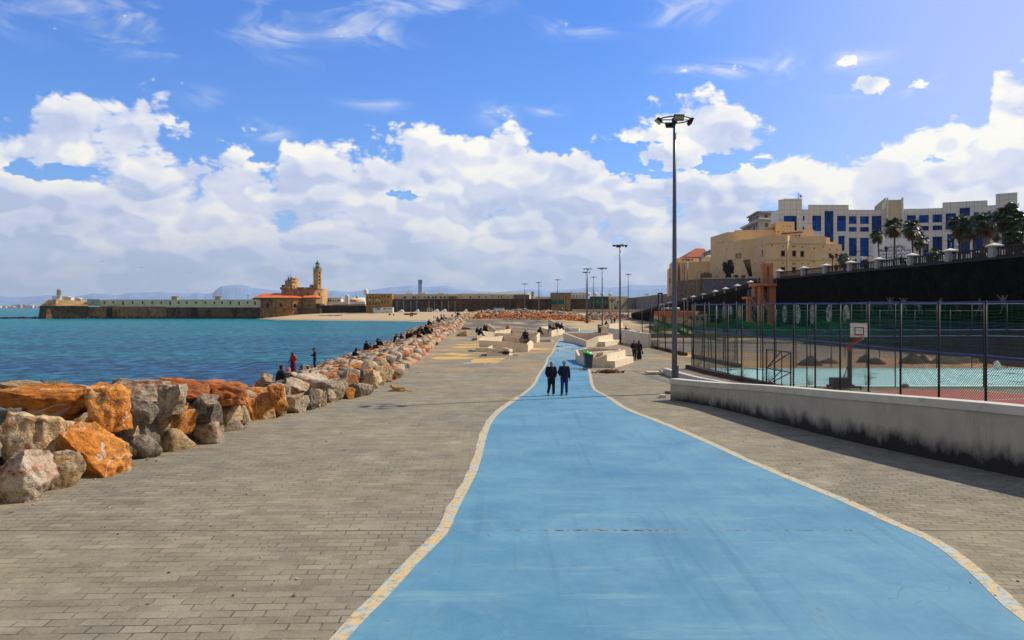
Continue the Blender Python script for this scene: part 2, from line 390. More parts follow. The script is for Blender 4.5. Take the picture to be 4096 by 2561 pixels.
def build_sea():
 m=MB();m.quad((-40000,-600,-2),(9000,-600,-2),(9000,45000,-2),(-40000,45000,-2))
 mt,t,b=newmat('sea_water')
 P=t.n('ShaderNodeNewGeometry').outputs['Position'];X,Y,Z=t.sep(P)
 Q=t.vm('MULTIPLY',P,(1.25,1,1))
 w1=t.noise(Q,.11,4,.55);w2=t.noise(Q,.42,6,.72,.4);w3=t.noise(Q,2.6,3,.6,.3)
 far=t.mr(Y,60,330)
 big=t.noise(t.vm('MULTIPLY',P,(.25,1,1)),.035,3,.55)
 c=t.mix(far,(.003,.052,.135),(.003,.14,.18))
 c=t.mix(t.mr(big,.45,.6,0,.6),c,(.003,.15,.18))
 c=t.mix(t.mr(w2,.50,.60),c,t.vm('ADD',t.vm('MULTIPLY',c,(2.2,1.8,1.6)),(.02,.035,.05)))
 c=t.mix(t.mr(w2,.49,.40),c,t.vm('MULTIPLY',c,(.35,.38,.45)))
 c=t.mix(t.m('MULTIPLY',t.mr(w2,.72,.77),t.mr(w1,.5,.6)),c,(.75,.8,.82))
 t.put(b.inputs['Base Color'],c);b.inputs['Roughness'].default_value=.3;b.inputs['IOR'].default_value=1.33;b.inputs['Specular IOR Level'].default_value=.035
 bn=t.n('ShaderNodeBump');bn.inputs['Distance'].default_value=1.0;bn.inputs['Strength'].default_value=.85
 hh=t.m('ADD',t.m('MULTIPLY',w1,.8),t.m('ADD',t.m('MULTIPLY',w2,.55),t.m('MULTIPLY',w3,.10)))
 t.put(bn.inputs['Height'],hh);t.L.new(bn.outputs[0],b.inputs['Normal'])
 struct(m.build('sea',mt))
 fm=mat('foam',(.86,.88,.9),.6,.06,1.5)
 s=MB()
 rows=[(0.0,.9,1.0,-145,-10),(3.2,2.6,.75,-75,-12),(8.0,2.2,.5,-58,-14),(13,1.5,.4,-45,-15)]
 for off,wd,cov,xa,xb in rows:
  x=xa
  while x<xb:
   y=interp(SH,x)-off;n1=mnoise.noise((x*.09,off,1));n2=mnoise.noise((x*.5,off,5))
   a=wd*(.55+.8*n1+.5*n2);a*=sstep(xa,xa+25,x)
   if a>.12 and(n1+.5<cov+.15*n2+.15):
    y2=interp(SH,x+1.2)-off;k=1.2*n2
    s.quad((x,y-a+k,-1.965-off*.0004),(x+1.25,y2-a*(.8+.4*R.random())+k,-1.965-off*.0004),(x+1.25,y2+.25+k,-1.965-off*.0004),(x,y+.25+k,-1.965-off*.0004))
   x+=1.2
 x=-300
 while x<-140:
  if mnoise.noise((x*.12,4,4))>-.05:
   a=.5+1.2*abs(mnoise.noise((x*.4,2,2)));s.quad((x,451.5-a,-1.96),(x+2.2,451.5-a*R.uniform(.5,1.3),-1.96),(x+2.2,452.5,-1.96),(x,452.5,-1.96))
  x+=2
 struct(s.build('surf',fm),'stuff')
build_sea()
def flat(name,pts,z,mt,kind='structure'):
 m=MB();m.add([(p[0],p[1],z)for p in pts],[tuple(range(len(pts)))]);return struct(m.build(name,mt),kind)
PATH_L=[(1383,2560),(1547,2391),(1676,2247),(1785,2138),(1820,2064),(1850,1999),(1902,1900),(1925,1830),(1958,1711),(1998,1652),(2072,1597),(2113,1566),(2143,1536),(2166,1491),(2186,1461),(2196,1431),(2212,1412),(2229,1375),(2242,1359),(2269,1349),(2308,1339),(2335,1329)]
PATH_R=[(4018,2427),(3919,2328),(3820,2242),(3708,2163),(3569,2100),(3358,2004),(3160,1922),(2962,1836),(2797,1760),(2658,1701),(2500,1638),(2441,1600),(2411,1580),(2378,1564),(2365,1544),(2358,1514),(2353,1484),(2345,1431),(2338,1385),(2336,1362),(2361,1349),(2388,1339),(2398,1332)]
def dense(pts,st=1.5):
 out=[];n=len(pts)
 for i in range(n-1):
  p0,p1,p2,p3=pts[max(i-1,0)],pts[i],pts[i+1],pts[min(i+2,n-1)]
  k=max(2,int((p2-p1).length/st))
  for j in range(k):
   t=j/k;out.append(.5*((2*p1)+(p2-p0)*t+(2*p0-5*p1+4*p2-p3)*t*t+(3*p1-p0-3*p2+p3)*t**3))
 out.append(pts[-1]);return out
def build_path():
 Lp=[Vector((-3.4,-12,0)),Vector((-3.1,3,0)),Vector((-2.75,7,0))]+[G(*p)for p in PATH_L]
 Rp=[Vector((6.9,-12,0)),Vector((6.6,2,0)),Vector((6.8,7.5,0)),Vector((7.15,10,0))]+[G(*p)for p in PATH_R]
 Ld,Rd=dense(Lp,.7),dense(Rp,.7)
 mt,t,b=newmat('blue_path_paint')
 P=t.n('ShaderNodeNewGeometry').outputs['Position'];X,Y,Z=t.sep(P)
 n1=t.noise(P,.5,5,.65);n2=t.noise(P,6,3,.65);n3=t.noise(t.vm('MULTIPLY',P,(1,.35,1)),1.6,5,.7)
 c=t.mix(t.mr(n1,.36,.64),(.094,.25,.372),(.14,.322,.438))
 c=t.mix(t.mr(n3,.54,.74,0,.6),c,(.19,.33,.38))
 c=t.mix(t.mr(t.noise(P,.13,4,.6),.48,.62,0,.5),c,(.065,.20,.34))
 c=t.mix(t.mr(n2,.3,.75,0,.35),c,t.vm('MULTIPLY',c,(.72,.74,.78)))
 worn=t.m('MULTIPLY',t.mr(Y,68,85),t.mr(t.noise(P,.5,5,.7),.46,.58,0,.55));c=t.mix(worn,c,(.50,.52,.40))
 tyre=t.noise(t.vm('MULTIPLY',P,(3.2,.10,1)),1.0,4,.6);c=t.mix(t.mr(tyre,.56,.70,0,.35),c,(.05,.16,.24));fade=t.noise(t.vm('MULTIPLY',P,(.35,1.8,1)),.7,5,.75);c=t.mix(t.mr(fade,.55,.68,0,.5),c,(.22,.38,.42))
 scr=t.m('ABSOLUTE',t.m('SUBTRACT',t.noise(t.vm('MULTIPLY',P,(1,.5,1)),.8,2,.5,1.2),.5));c=t.mix(t.m('MULTIPLY',t.mr(scr,.0,.004,.5,0),t.mr(t.noise(P,.6,3,.6),.5,.6)),c,(.05,.13,.19))
 sp=t.vor(P,1.1,'F1',0,.5);c=t.mix(t.mr(sp,.02,.035,.5,0),c,(.03,.10,.17))
 wob=t.m('MULTIPLY',t.m('SUBTRACT',t.noise(P,.9,5,.65),.5),.16)
 for yy,wd,st in((16.05,.05,.95),(24.2,.02,.45),(9.6,.03,.8),(33.5,.02,.4)):
  dd=t.m('ABSOLUTE',t.m('ADD',t.m('SUBTRACT',Y,yy),wob))
  ww=t.mr(t.noise(P,1.2,4,.75),.47,.62,wd*.12,wd*1.1)
  c=t.mix(t.m('MULTIPLY',t.m('LESS_THAN',dd,ww),st),c,t.mix(t.mr(t.noise(P,9,1,.5),.44,.56),(.03,.05,.05),(.36,.27,.15)))
 sd=t.m('ABSOLUTE',t.m('SUBTRACT',t.m('ADD',Y,t.m('MULTIPLY',n1,3)),74.6));c=t.mix(t.mr(sd,.3,1.1,.85,0),c,(.42,.26,.11))
 t.put(b.inputs['Base Color'],c);t.put(b.inputs['Roughness'],t.mr(n1,.3,.7,.62,.8));b.inputs['Specular IOR Level'].default_value=.3
 bn=t.n('ShaderNodeBump');bn.inputs['Distance'].default_value=.004;t.put(bn.inputs['Height'],n2);t.L.new(bn.outputs[0],b.inputs['Normal'])
 m=MB();N=260
 def at(line,f):
  x=f*(len(line)-1);i=min(int(x),len(line)-2);return line[i].lerp(line[i+1],x-i)
 ysL=[p.y for p in Ld];
 def xat(line,y):
  for a,c_ in zip(line,line[1:]):
   if a.y<=y<=c_.y:return lerp(a.x,c_.x,(y-a.y)/max(1e-6,c_.y-a.y))
  return line[-1].x
 yy=rng(-12,143,.8);row=[]
 for y in yy:row.append((xat(Ld,y),xat(Rd,y),y))
 for a,c_ in zip(row,row[1:]):
  m.quad((a[0],a[2],.006),(a[1],a[2],.006),(c_[1],c_[2],.006),(c_[0],c_[2],.006))
 a=row[-1];m.add([(a[0],a[2],.006),(a[1],a[2],.006),(a[1]+1.5,158,.006),(a[1]-6,158.5,.006),(a[0]-4.5,147,.006)],[(0,1,2,3,4)])
 struct(m.build('blue_path',mt))
 bm,t,b=newmat('border_paint')
 P=t.n('ShaderNodeNewGeometry').outputs['Position'];X,Y,Z=t.sep(P)
 fr=t.noise(t.vm('MULTIPLY',P,(1,.6,1)),3.2,6,.75)
 c=t.mix(t.mr(fr,.49,.54),(.62,.44,.20),(.44,.47,.42))
 c=t.mix(t.mr(t.noise(P,7,5,.75),.53,.58,0,.85),c,(.20,.32,.36))
 c=t.mix(t.mr(t.noise(P,5,5,.8),.56,.60,0,.9),c,(.30,.25,.17))
 t.put(b.inputs['Base Color'],c);b.inputs['Roughness'].default_value=.85
 for sgn,line in((-1,Ld),(1,Rd)):
  m=MB();out=[]
  for i,p in enumerate(line):
   tn=(line[min(i+1,len(line)-1)]-line[max(i-1,0)]).normalized();nr=Vector((tn.y,-tn.x,0))*sgn
   wd=(.25 if p.y<40 else .17)*(1+.3*mnoise.noise((p.x*1.5,p.y*1.5,sgn)))
   out.append((p-nr*.012,p+nr*wd,p+nr*(wd+.035)))
  for a,c_ in zip(out,out[1:]):
   m.quad((a[0].x,a[0].y,.011),(a[1].x,a[1].y,.011),(c_[1].x,c_[1].y,.011),(c_[0].x,c_[0].y,.011))
  struct(m.build('path_border',bm))
 ym=mat('worn_yellow_paint',(.62,.38,.10),.85,.16,2.5,col2=(.40,.30,.15),thr=(.52,.66))
 P5=lambda x,y:G(1700+x/3.024,1200+y/3.024)
 shapes=[[(150,660),(330,640),(600,660),(480,680)],[(80,705),(150,688),(420,686),(650,698),(470,718),(240,722),(110,718)],[(550,735),(600,712),(980,702),(880,760),(560,765)],[(280,572),(420,560),(790,560),(720,575),(420,586)],[(330,540),(470,535),(860,532),(800,546),(430,550)],[(480,600),(760,575),(880,572),(870,590),(640,608)],[(575,625),(740,612),(745,640),(580,640)],[(740,522),(830,505),(880,505),(870,528)],[(770,400),(1060,392),(1180,400),(1020,408),(880,408)],[(800,360),(1200,350),(1340,355),(1100,366)],[(860,380),(1300,372),(1330,380),(1000,388)],[(870,430),(920,424),(1050,428),(1040,440),(900,444)],[(590,500),(620,488),(870,492),(860,500)],[(1250,590),(1330,585),(1560,600),(1450,606),(1300,604)]]
 for sh in shapes:
  pts=[P5(*p)for p in sh];cx=sum(p.x for p in pts)/len(pts);cy=sum(p.y for p in pts)/len(pts)
  pts.sort(key=lambda p:math.atan2(p.y-cy,p.x-cx));flat('painted_patch',pts,.008,ym)
 pm=mat('puddle_water',(.05,.05,.05),.04,0,spec=.6)
 puds=[(2175,1364,42,5),(2400,1408,45,5),(2520,1452,14,4),(1960,1457,26,3),(1870,1454,22,3),(2260,1401,40,4),(2236,1386,14,2),(2330,1478,22,5),(2520,1425,20,3),(1900,1400,16,2),(2050,1421,26,2),(2290,1258+110,10,2)]
 for u,v,ru,rv in puds:
  pts=[]
  for k in range(18):
   q=2*math.pi*k/18;rr=1+.3*mnoise.noise((math.cos(q)*1.7+u,math.sin(q)*1.7,v));pts.append(G(u+ru*rr*math.cos(q),v-rv*rr*math.sin(q)))
  flat('puddle',pts,.014,pm)
build_path()
# ======== low white wall on the right
concrete=mat('painted_concrete',(.60,.56,.48),.85,.09,1.3,dirt=((.34,.32,.30),1.7,.55,.8),bump=.004,bscale=14)
def mildew_mat():
 m,t,b=newmat('mildewed_wall');P=t.n('ShaderNodeNewGeometry').outputs['Position'];X,Y,Z=t.sep(P)
 c=t.mix(t.mr(t.noise(P,1.1,4,.6),.35,.7),(.52,.475,.40),(.42,.375,.32))
 st=t.noise(t.vm('MULTIPLY',P,(5,5,.5)),1.0,4,.65)
 c=t.mix(t.mr(st,.56,.72,0,.55),c,(.30,.28,.26))
 e=t.m('ADD',Z,t.m('MULTIPLY',t.m('SUBTRACT',t.noise(t.vm('MULTIPLY',P,(1,1,.45)),1.6,6,.72),.5),-1.2))
 lim=t.mr(Y,18,39,.60,.2)
 c=t.mix(t.mr(t.m('SUBTRACT',e,lim),-.2,.3,.97,0),c,(.026,.024,.030))
 t.put(b.inputs['Base Color'],c);b.inputs['Roughness'].default_value=.9;b.inputs['Specular IOR Level'].default_value=.2
 bn=t.n('ShaderNodeBump');bn.inputs['Distance'].default_value=.006;t.put(bn.inputs['Height'],t.noise(P,12,4,.65));t.L.new(bn.outputs[0],b.inputs['Normal'])
 return m
WALL=[(7.68,38.6,1.04),(9.0,36.2,1.09),(10.1,31.8,1.38),(11.2,27.2,1.62),(12.35,23.8,1.79),(13.5,20.9,1.89),(15.0,17.2,1.96),(17.2,12.5,2.05),(19.5,7,2.1),(22,-8,2.1)]
def wall_ribbon(name,pts,th,z0,z1,mt,parent,over=0.0,cap=True,cyc=0):
 """a wall following a line; pts (x,y,top); z0/z1 functions of the top height"""
 P=[Vector((p[0],p[1],0))for p in pts];m=MB();prev=None
 for i,p in enumerate(P):
  tn=(P[min(i+1,len(P)-1)]-P[max(i-1,0)]).normalized();nr=Vector((tn.y,-tn.x,0))
  a=p+nr*over;b=p-nr*(th+over);zz0=z0(pts[i][2],p.x,p.y);zz1=z1(pts[i][2],p.x,p.y)
  cur=[(a.x,a.y,zz0),(a.x,a.y,zz1),(b.x,b.y,zz1),(b.x,b.y,zz0)]
  if prev:
   for k in range(4):m.quad(prev[k],cur[k],cur[(k+1)%4],prev[(k+1)%4])
  else:m.add(cur,[(0,1,2,3)])
  prev=cur
 m.add(prev,[(3,2,1,0)])
 return m.build(name,mt,parent)
def build_wall():
 W=dense([Vector(p)for p in WALL],1.0)
 W=[(p.x,p.y,p.z)for p in W]
 t=thing('low_wall','long low white wall with black mould at its foot, curving along the promenade','wall',(7.68,38.6,0))
 wall_ribbon('wall',W,.42,lambda z,x,y:-.1,lambda z,x,y:z-.24,mildew_mat(),t)
 wall_ribbon('coping',W,.42,lambda z,x,y:z-.24,lambda z,x,y:z,concrete,t,over=.06)
 m=MB();m.bar((9.0-.01,36.2-.02,.1),(9.0-.01,36.2-.02,.86),.03);m.build('drain_pipe',concrete,t)
 t=thing('kerb_wall','short knee-high white wall with chipped cap behind the tallest lamp post','wall',(10.3,53.6,0))
 k=[(10.15,53.6,.42),(10.35,50,.42),(10.7,46.5,.42),(11.6,43,.42),(12.4,40,.42)]
 wall_ribbon('wall',k,.3,lambda z,x,y:-.1,lambda z,x,y:z-.1,concrete,t)
 wall_ribbon('coping',k,.3,lambda z,x,y:z-.1,lambda z,x,y:z,mat('chipped_cap',(.62,.60,.56),.8,.2,6,dirt=((.2,.18,.15),5,.55,.62)),t,over=.03)
 t=thing('white_wall','tall white rendered wall stepping down behind the second lamp post','wall',(18,120,0))
 a=G(2431,1361);b_=G(2600,1392)
 W2=[(a.x,a.y,1.75),(lerp(a.x,b_.x,.5),lerp(a.y,b_.y,.5),1.65),(b_.x-1.2,b_.y+3,1.45)]
 W2=[(G(2431,1362).x,G(2431,1362).y,1.7),(G(2510,1376).x,G(2510,1376).y,1.66),(G(2592,1392).x,G(2592,1392).y,1.55)]
 wall_ribbon('wall',W2,.35,lambda z,x,y:-.1,lambda z,x,y:z,concrete,t)
 m=MB();q=W2[2];m.box(q[0],q[0]+1.3,q[1]-.1,q[1]+1.2,-.05,.9);m.build('lower_step',concrete,t)
 t=thing('concrete_slab','loose thin concrete slab lying left of the short kerb wall','slab',(9.6,53.6,0))
 m=MB();m.obox((9.65,53.6,.13),(.62,.02,0),(-.02,.42,0),(0,0,.05));m.box(9.2,9.5,53.4,53.8,.006,.08);m.build('slab',concrete,t)
 m=MB();m.sph((9.95,53.5,.2),.06,8,5,(1.3,1,.6));m.build('stone',mat('dark_stone',(.1,.08,.06)),t)
 o=MB().box(7.35,7.62,39.4,39.8,0.002,.16).build('concrete_block',concrete);tag(o,'small concrete block on the paving at the end of the low white wall','block')
build_wall()
steel=mat('grey_steel',(.13,.14,.18),.42,.08,1.5,metal=.55,spec=.5)
blackm=mat('black_metal',(.012,.012,.014),.5,0,spec=.4)
glassy=mat('lamp_glass',(.18,.24,.25),.15,0,spec=.6)
ledy=mat('led_yellow',(.62,.50,.08),.4,0)
LEDS=[]
def make_lamp():
 t=thing('lamp_post','','lamp post')
 m=MB();m.smooth=True;m.tube([(0,0,.05),(0,0,5),(0,0,10),(0,0,14.05)],[.15,.125,.098,.075],14);m.build('pole',steel,t)
 m=MB();m.box(-.42,.42,-.42,.42,0,.10);m.build('base_plate',mat('rusty_base',(.13,.08,.05),.9),t)
 m=MB();m.box(.04,.19,-.11,.11,.5,1.45);m.build('junction_box',steel,t)
 ring=MB();ring.smooth=True
 for rr,zz in((.80,14.12),):
  ring.tube([(rr*math.cos(2*math.pi*k/28),rr*math.sin(2*math.pi*k/28),zz)for k in range(29)],.035,6,False)
 ring.tube([(-.8,0,14.12),(.8,0,14.12)],.03,6);ring.tube([(0,-.8,14.12),(0,.8,14.12)],.03,6)
 ring.smooth=False;ring.box(-.12,.12,-.12,.12,13.95,14.2);ring.build('ring_frame',blackm,t)
 for k in range(4):
  a=math.radians(-87+90*k);c=Vector((math.cos(a),math.sin(a),0));s=Vector((-c.y,c.x,0))
  tilt=math.radians((38,24,38,50)[k])
  n=(c*math.cos(tilt)-Vector((0,0,1))*math.sin(tilt));up=(c*math.sin(tilt)+Vector((0,0,1))*math.cos(tilt))
  o=c*.86+Vector((0,0,14.06))-up*.03
  fl=MB();fl.obox(o,s*.26,n*.05,up*.165);fl.bar(o-n*.05+up*.1,c*.78+Vector((0,0,14.12)),.08)
  for q in range(-3,4):fl.obox(o-n*.08+s*(q*.07),s*.008,n*.035,up*.14)
  f=fl.build('floodlight',blackm,t)
  g=MB();g.obox(o+n*.052,s*.235,n*.004,up*.14);g=g.build('lens',glassy,f)
  if k==0:LEDS[:]=[f,o.copy(),n.copy(),s.copy(),up.copy()]
 return t
lamp0=make_lamp()
LAMPS=[(2698,None,466,'tallest and nearest lamp post, behind the end of the low white wall'),(2480,1377,977,'second nearest lamp post, beside the white planters right of the blue path'),(2409,None,1070,'lamp post just behind the green wheelie bin with four floodlights'),(2350,1281,1073,'lamp post on a rusty base before the orange rubble, taller of the close pair'),(2345,None,1086,'lamp post half hidden behind the taller one of the close pair at the rubble'),(2374,None,1106,'lamp post standing between the close pair and the one behind the green bin'),(2230,None,1117,'lone lamp post behind the rubble in front of the green netting'),(2154,None,1128,'lamp post behind the rubble, taller of two almost in line'),(2158,None,1142,'lamp post behind the rubble, shorter of two almost in line'),(2099,None,1134,'leftmost lamp post, thin and far, before the long stone wall'),(2513,1256,1095,'thin far lamp post standing near the parked green and white patrol car'),(2750,1336,1035,'lamp post in the sandy field right of the tallest pole, before the rampart')]
def place_lamps():
 for i,(u,vb,vt,lab)in enumerate(LAMPS):
  top=14.28 if i else 14.28
  if i==0:d=41.7;k=(4.5+(V0-vt)*d/FP)/top;z=0
  else:
   HL=12.3;k=HL/top
   if vb:d=HL*FP/(vb-vt);z=hgt((u-U0)*d/FP,d)
   else:
    z=1.2
    for _ in range(5):
     d=(z+HL-4.5)*FP/(V0-vt);z=hgt((u-U0)*d/FP,d)
   k=(4.5+(V0-vt)*d/FP-z)/top
  loc=((u-U0)*d/FP,d,z-.02)
  g='lamp posts of the promenade'
  kk=(k*(1.0 if i==0 else 1.12),k*(1.0 if i==0 else 1.12),k)
  if i==0:lamp0.location=loc;lamp0.scale=kk;lamp0['label']=lab;lamp0['group']=g
  else:dup(lamp0,loc,R.uniform(-.4,.4)if i not in(1,2)else .1,lab,g,kk)
place_lamps()
def add_leds():
 f,o,n,s,up=LEDS
 for i in range(4):
  for j in range(2):
   p=o+n*.060+s*(-.16+.107*i)+up*(.045+.085*(j-.5));d=MB()
   d.add([p+(s*math.cos(2*math.pi*q/10)+up*math.sin(2*math.pi*q/10))*.036 for q in range(10)],[tuple(range(10))])
   d.build('led',ledy,f,False)
add_leds()
cream=mat('cream_concrete',(.74,.62,.46),.85,.07,1.8,dirt=((.50,.36,.22),1.4,.56,.75),bump=.003)
soil=mat('orange_soil',(.28,.12,.035),.95,.3,1.5,col2=(.14,.065,.025),bump=.05,bscale=5)
dsoil=mat('dark_litter',(.05,.035,.02),.95,.4,9,bump=.02)
def soilpatch(name,poly,z,h,parent,seed=0,mt=None):
 """lumpy soil filling a polygon"""
 m=MB();m.smooth=True;cx=sum(p[0]for p in poly)/len(poly);cy=sum(p[1]for p in poly)/len(poly)
 n=len(poly);K=6;vs=[(cx,cy,z+h*(1+.5*mnoise.noise((cx,cy,seed))))];fs=[]
 per=[]
 for i in range(n):
  a,b=poly[i],poly[(i+1)%n]
  for q in range(4):per.append((lerp(a[0],b[0],q/4),lerp(a[1],b[1],q/4)))
 N=len(per)
 for k in range(1,K+1):
  for p in per:
   f=k/K;x=lerp(cx,p[0],f);y=lerp(cy,p[1],f)
   vs.append((x,y,z+h*(1-f*f)+h*.45*mnoise.noise((x*1.3,y*1.3,seed))*(1-f*.6)))
 for i in range(N):fs.append((0,1+i,1+(i+1)%N))
 for k in range(K-1):
  for i in range(N):fs.append((1+k*N+i,1+(k+1)*N+i,1+(k+1)*N+(i+1)%N,1+k*N+(i+1)%N))
 m.add(vs,fs);return m.build(name,mt or soil,parent)
def planter(label,pts,heights,seats=(),loc=None,wall=.18,soilz=.45,seed=1):
 """pts: ground polygon (clockwise seen from above or not), heights: wall top at each corner; walls are separate from soil"""
 P=[Vector((p[0],p[1],0))for p in pts]
 ar=sum(P[i].x*P[(i+1)%len(P)].y-P[(i+1)%len(P)].x*P[i].y for i in range(len(P)))
 if ar<0:P.reverse();heights=list(reversed(heights))
 n=len(P);c=sum(P,Vector())/n;t=thing('planter',label,'planter',(c.x,c.y,0),group='white concrete planters of the promenade')
 inn=[]
 for i in range(n):
  a,b,d=P[i-1],P[i],P[(i+1)%n];e1=(b-a).normalized();e2=(d-b).normalized()
  n1=Vector((-e1.y,e1.x,0));n2=Vector((-e2.y,e2.x,0));k=(n1+n2);k=k/max(.25,k.dot(k)/2)*1.0
  off=k*wall
  if off.length>wall*2.2:off=off.normalized()*wall*2.2
  inn.append(b+off)
 m=MB()
 for i in range(n):
  j=(i+1)%n;a,b,ai,bi=P[i],P[j],inn[i],inn[j];za,zb=heights[i],heights[j]
  m.quad((a.x,a.y,-.05),(b.x,b.y,-.05),(b.x,b.y,zb),(a.x,a.y,za))
  m.quad((a.x,a.y,za),(b.x,b.y,zb),(bi.x,bi.y,zb),(ai.x,ai.y,za))
  m.quad((bi.x,bi.y,0),(ai.x,ai.y,0),(ai.x,ai.y,za),(bi.x,bi.y,zb))
 m.build('wall',cream,t)
 soilpatch('soil',[(p.x,p.y)for p in inn],soilz,.16,t,seed)
 for q in seats:
  a=Vector((*q[0],0));b=Vector((*q[1],0));e=(b-a).normalized();nr=Vector((e.y,-e.x,0))*q[2]
  s=MB();s.prism([(p.x,p.y)for p in([a,b,b+nr,a+nr]if q[2]<0 else[a+nr,b+nr,b,a])],-.05,q[3]);s.build('seat_step',cream,t)
 return t
def g2(u,v,z=0):p=G(u,v,z);return(p.x,p.y)
def p5(x,y,z=0):return g2(1700+x/3.024,1200+y/3.024,z)
def e6(x,y,z=0):return g2(2150+x/4.398,1250+y/4.398,z)
def build_planters():
 L=[e6(960,968),e6(1310,975),e6(1560,905),e6(1530,745,.95),e6(905,775,.75)]
 a=e6(960,972);b_=e6(1220,972);c_=e6(1555,880)
 A0=Vector((*e6(950,975),0))
 planter('large white wedge planter behind the blue bin, full of orange soil',[e6(955,972),e6(1222,972),e6(1548,885),(e6(1548,885)[0]+.1,e6(1548,885)[1]+1.2),(e6(1222,972)[0]-1.3,e6(1222,972)[1]+3.4),(e6(955,972)[0]-.6,e6(955,972)[1]+4.6)],[.55,.98,1.0,1.0,.95,.6],seats=[(e6(1222,972),e6(1555,882),.62,.5)],seed=2,soilz=.4)
 q=(e6(955,972)[0]-.62,e6(955,972)[1]+4.7)
 planter('white planter with two pointed arms behind the large wedge planter right of the blue path',[q,(q[0]+1.9,q[1]-.8),(q[0]+3.7,q[1]+1.8),(q[0]+3.8,q[1]+3.2),(q[0]+1.8,q[1]+4.6),(q[0]+.1,q[1]+4.2)],[.6,.95,.98,.98,1.0,.85],seats=[((q[0]+2.6,q[1]+.1),(q[0]+3.9,q[1]+1.9),.5,.45)],seed=3)
 a=e6(858,612);b_=e6(1070,600);c_=e6(1330,560)
 planter('white wedge planter nearest the second lamp post, right of the blue path',[a,b_,c_,(c_[0]+.1,c_[1]+5),(c_[0]-5.5,c_[1]+9),(a[0]-.2,a[1]+7)],[.7,1.15,1.2,1.2,1.1,.7],seats=[(b_,c_,.8,.55)],seed=4)
 a=e6(1120,372);b_=e6(1262,370);c_=e6(1500,345)
 planter('long white planter next to the green bins, farthest on the right side of the path',[a,b_,c_,(c_[0]+.2,c_[1]+5),(a[0]+.5,a[1]+8)],[.9,1.6,1.7,1.7,1.0],seats=[((c_[0]-4.5,c_[1]+.1),(c_[0]+1.2,c_[1]),.9,.8)],seed=5,soilz=1.0)
 a=p5(747,682);b_=p5(1020,676)
 planter('lowest white planter left of the path, nearest the camera, with dark weeds on it',[a,b_,(b_[0]+.3,b_[1]+2.2),(a[0]+.3,a[1]+4.3)],[.78,.5,.5,.78],seed=6,soilz=.5)
 a=p5(1000,632);b_=p5(1245,628);c_=p5(1310,575)
 planter('large white planter with steps left of the path and an open rust-coloured inside',[a,b_,c_,(c_[0]-3.5,c_[1]+2.6),(a[0]-3.0,a[1]+4.6),(a[0]-2.9,a[1]+1.2)],[1.05,.75,1.0,1.2,1.2,1.15],seats=[((a[0]-2.9,a[1]+1.1),(a[0],a[1]-.0),.9,.45)],seed=7,soilz=.3)
 a=p5(865,492);b_=p5(1040,498)
 planter('low narrow white planter between the group of sitters and the boulder-topped planter',[a,b_,(b_[0]+.4,b_[1]+2),(a[0]+.2,a[1]+5)],[.9,.7,.7,.95],seed=8,soilz=.6)
 a=p5(1180,520);b_=p5(1352,520);c_=p5(1390,485)
 planter('white planter with a grey rock on its rim, by the long puddle',[a,b_,c_,(c_[0]-4,c_[1]+5.5),(a[0]-3.6,a[1]+6),(a[0]-3.6,a[1]+1.0)],[1.2,.8,1.0,1.4,1.3,1.2],seats=[((a[0]-4.2,a[1]+1.2),(a[0],a[1]),1.0,.55)],seed=9,soilz=.35)
 a=p5(630,492);b_=p5(688,490);c_=p5(880,478)
 planter('leftmost white planter with people sitting along its back',[a,b_,c_,(c_[0]+.4,c_[1]+4),(a[0]-.2,a[1]+9)],[.75,1.3,.9,.9,.9],seed=10,soilz=.7)
 a=p5(690,415);b_=p5(872,422)
 planter('white planter with a curved back behind the leftmost group of sitters',[a,b_,(b_[0]-1.5,b_[1]+7),(a[0]+.5,a[1]+9)],[1.0,.7,1.6,1.6],seed=11,soilz=.8)
 a=p5(1380,440);b_=p5(1530,445);c_=p5(1688,412)
 planter('white planter left of the path with the grey bin against it',[a,b_,c_,(c_[0]-1.8,c_[1]+7),(a[0]+.6,a[1]+8)],[1.5,.9,1.1,1.2,1.3],seats=[((a[0]-.9,a[1]+.9),a,.8,.5)],seed=12,soilz=.5)
 a=p5(1055,447);b_=p5(1175,438)
 planter('small plain white planter behind the rock-topped one',[a,b_,(b_[0]+.2,b_[1]+4),(a[0]+.1,a[1]+6)],[.95,.8,.8,.95],seed=13)
 a=p5(1640,378);b_=p5(1765,385)
 planter('farthest white planter left of the path with sloping curved wall',[a,b_,(b_[0]-3,b_[1]+9),(a[0]-2,a[1]+9)],[1.3,.5,1.9,2.2],seats=[((a[0]+.3,a[1]-.8),(a[0]+3.3,a[1]-1.6),-1.2,.6)],seed=14)
build_planters()
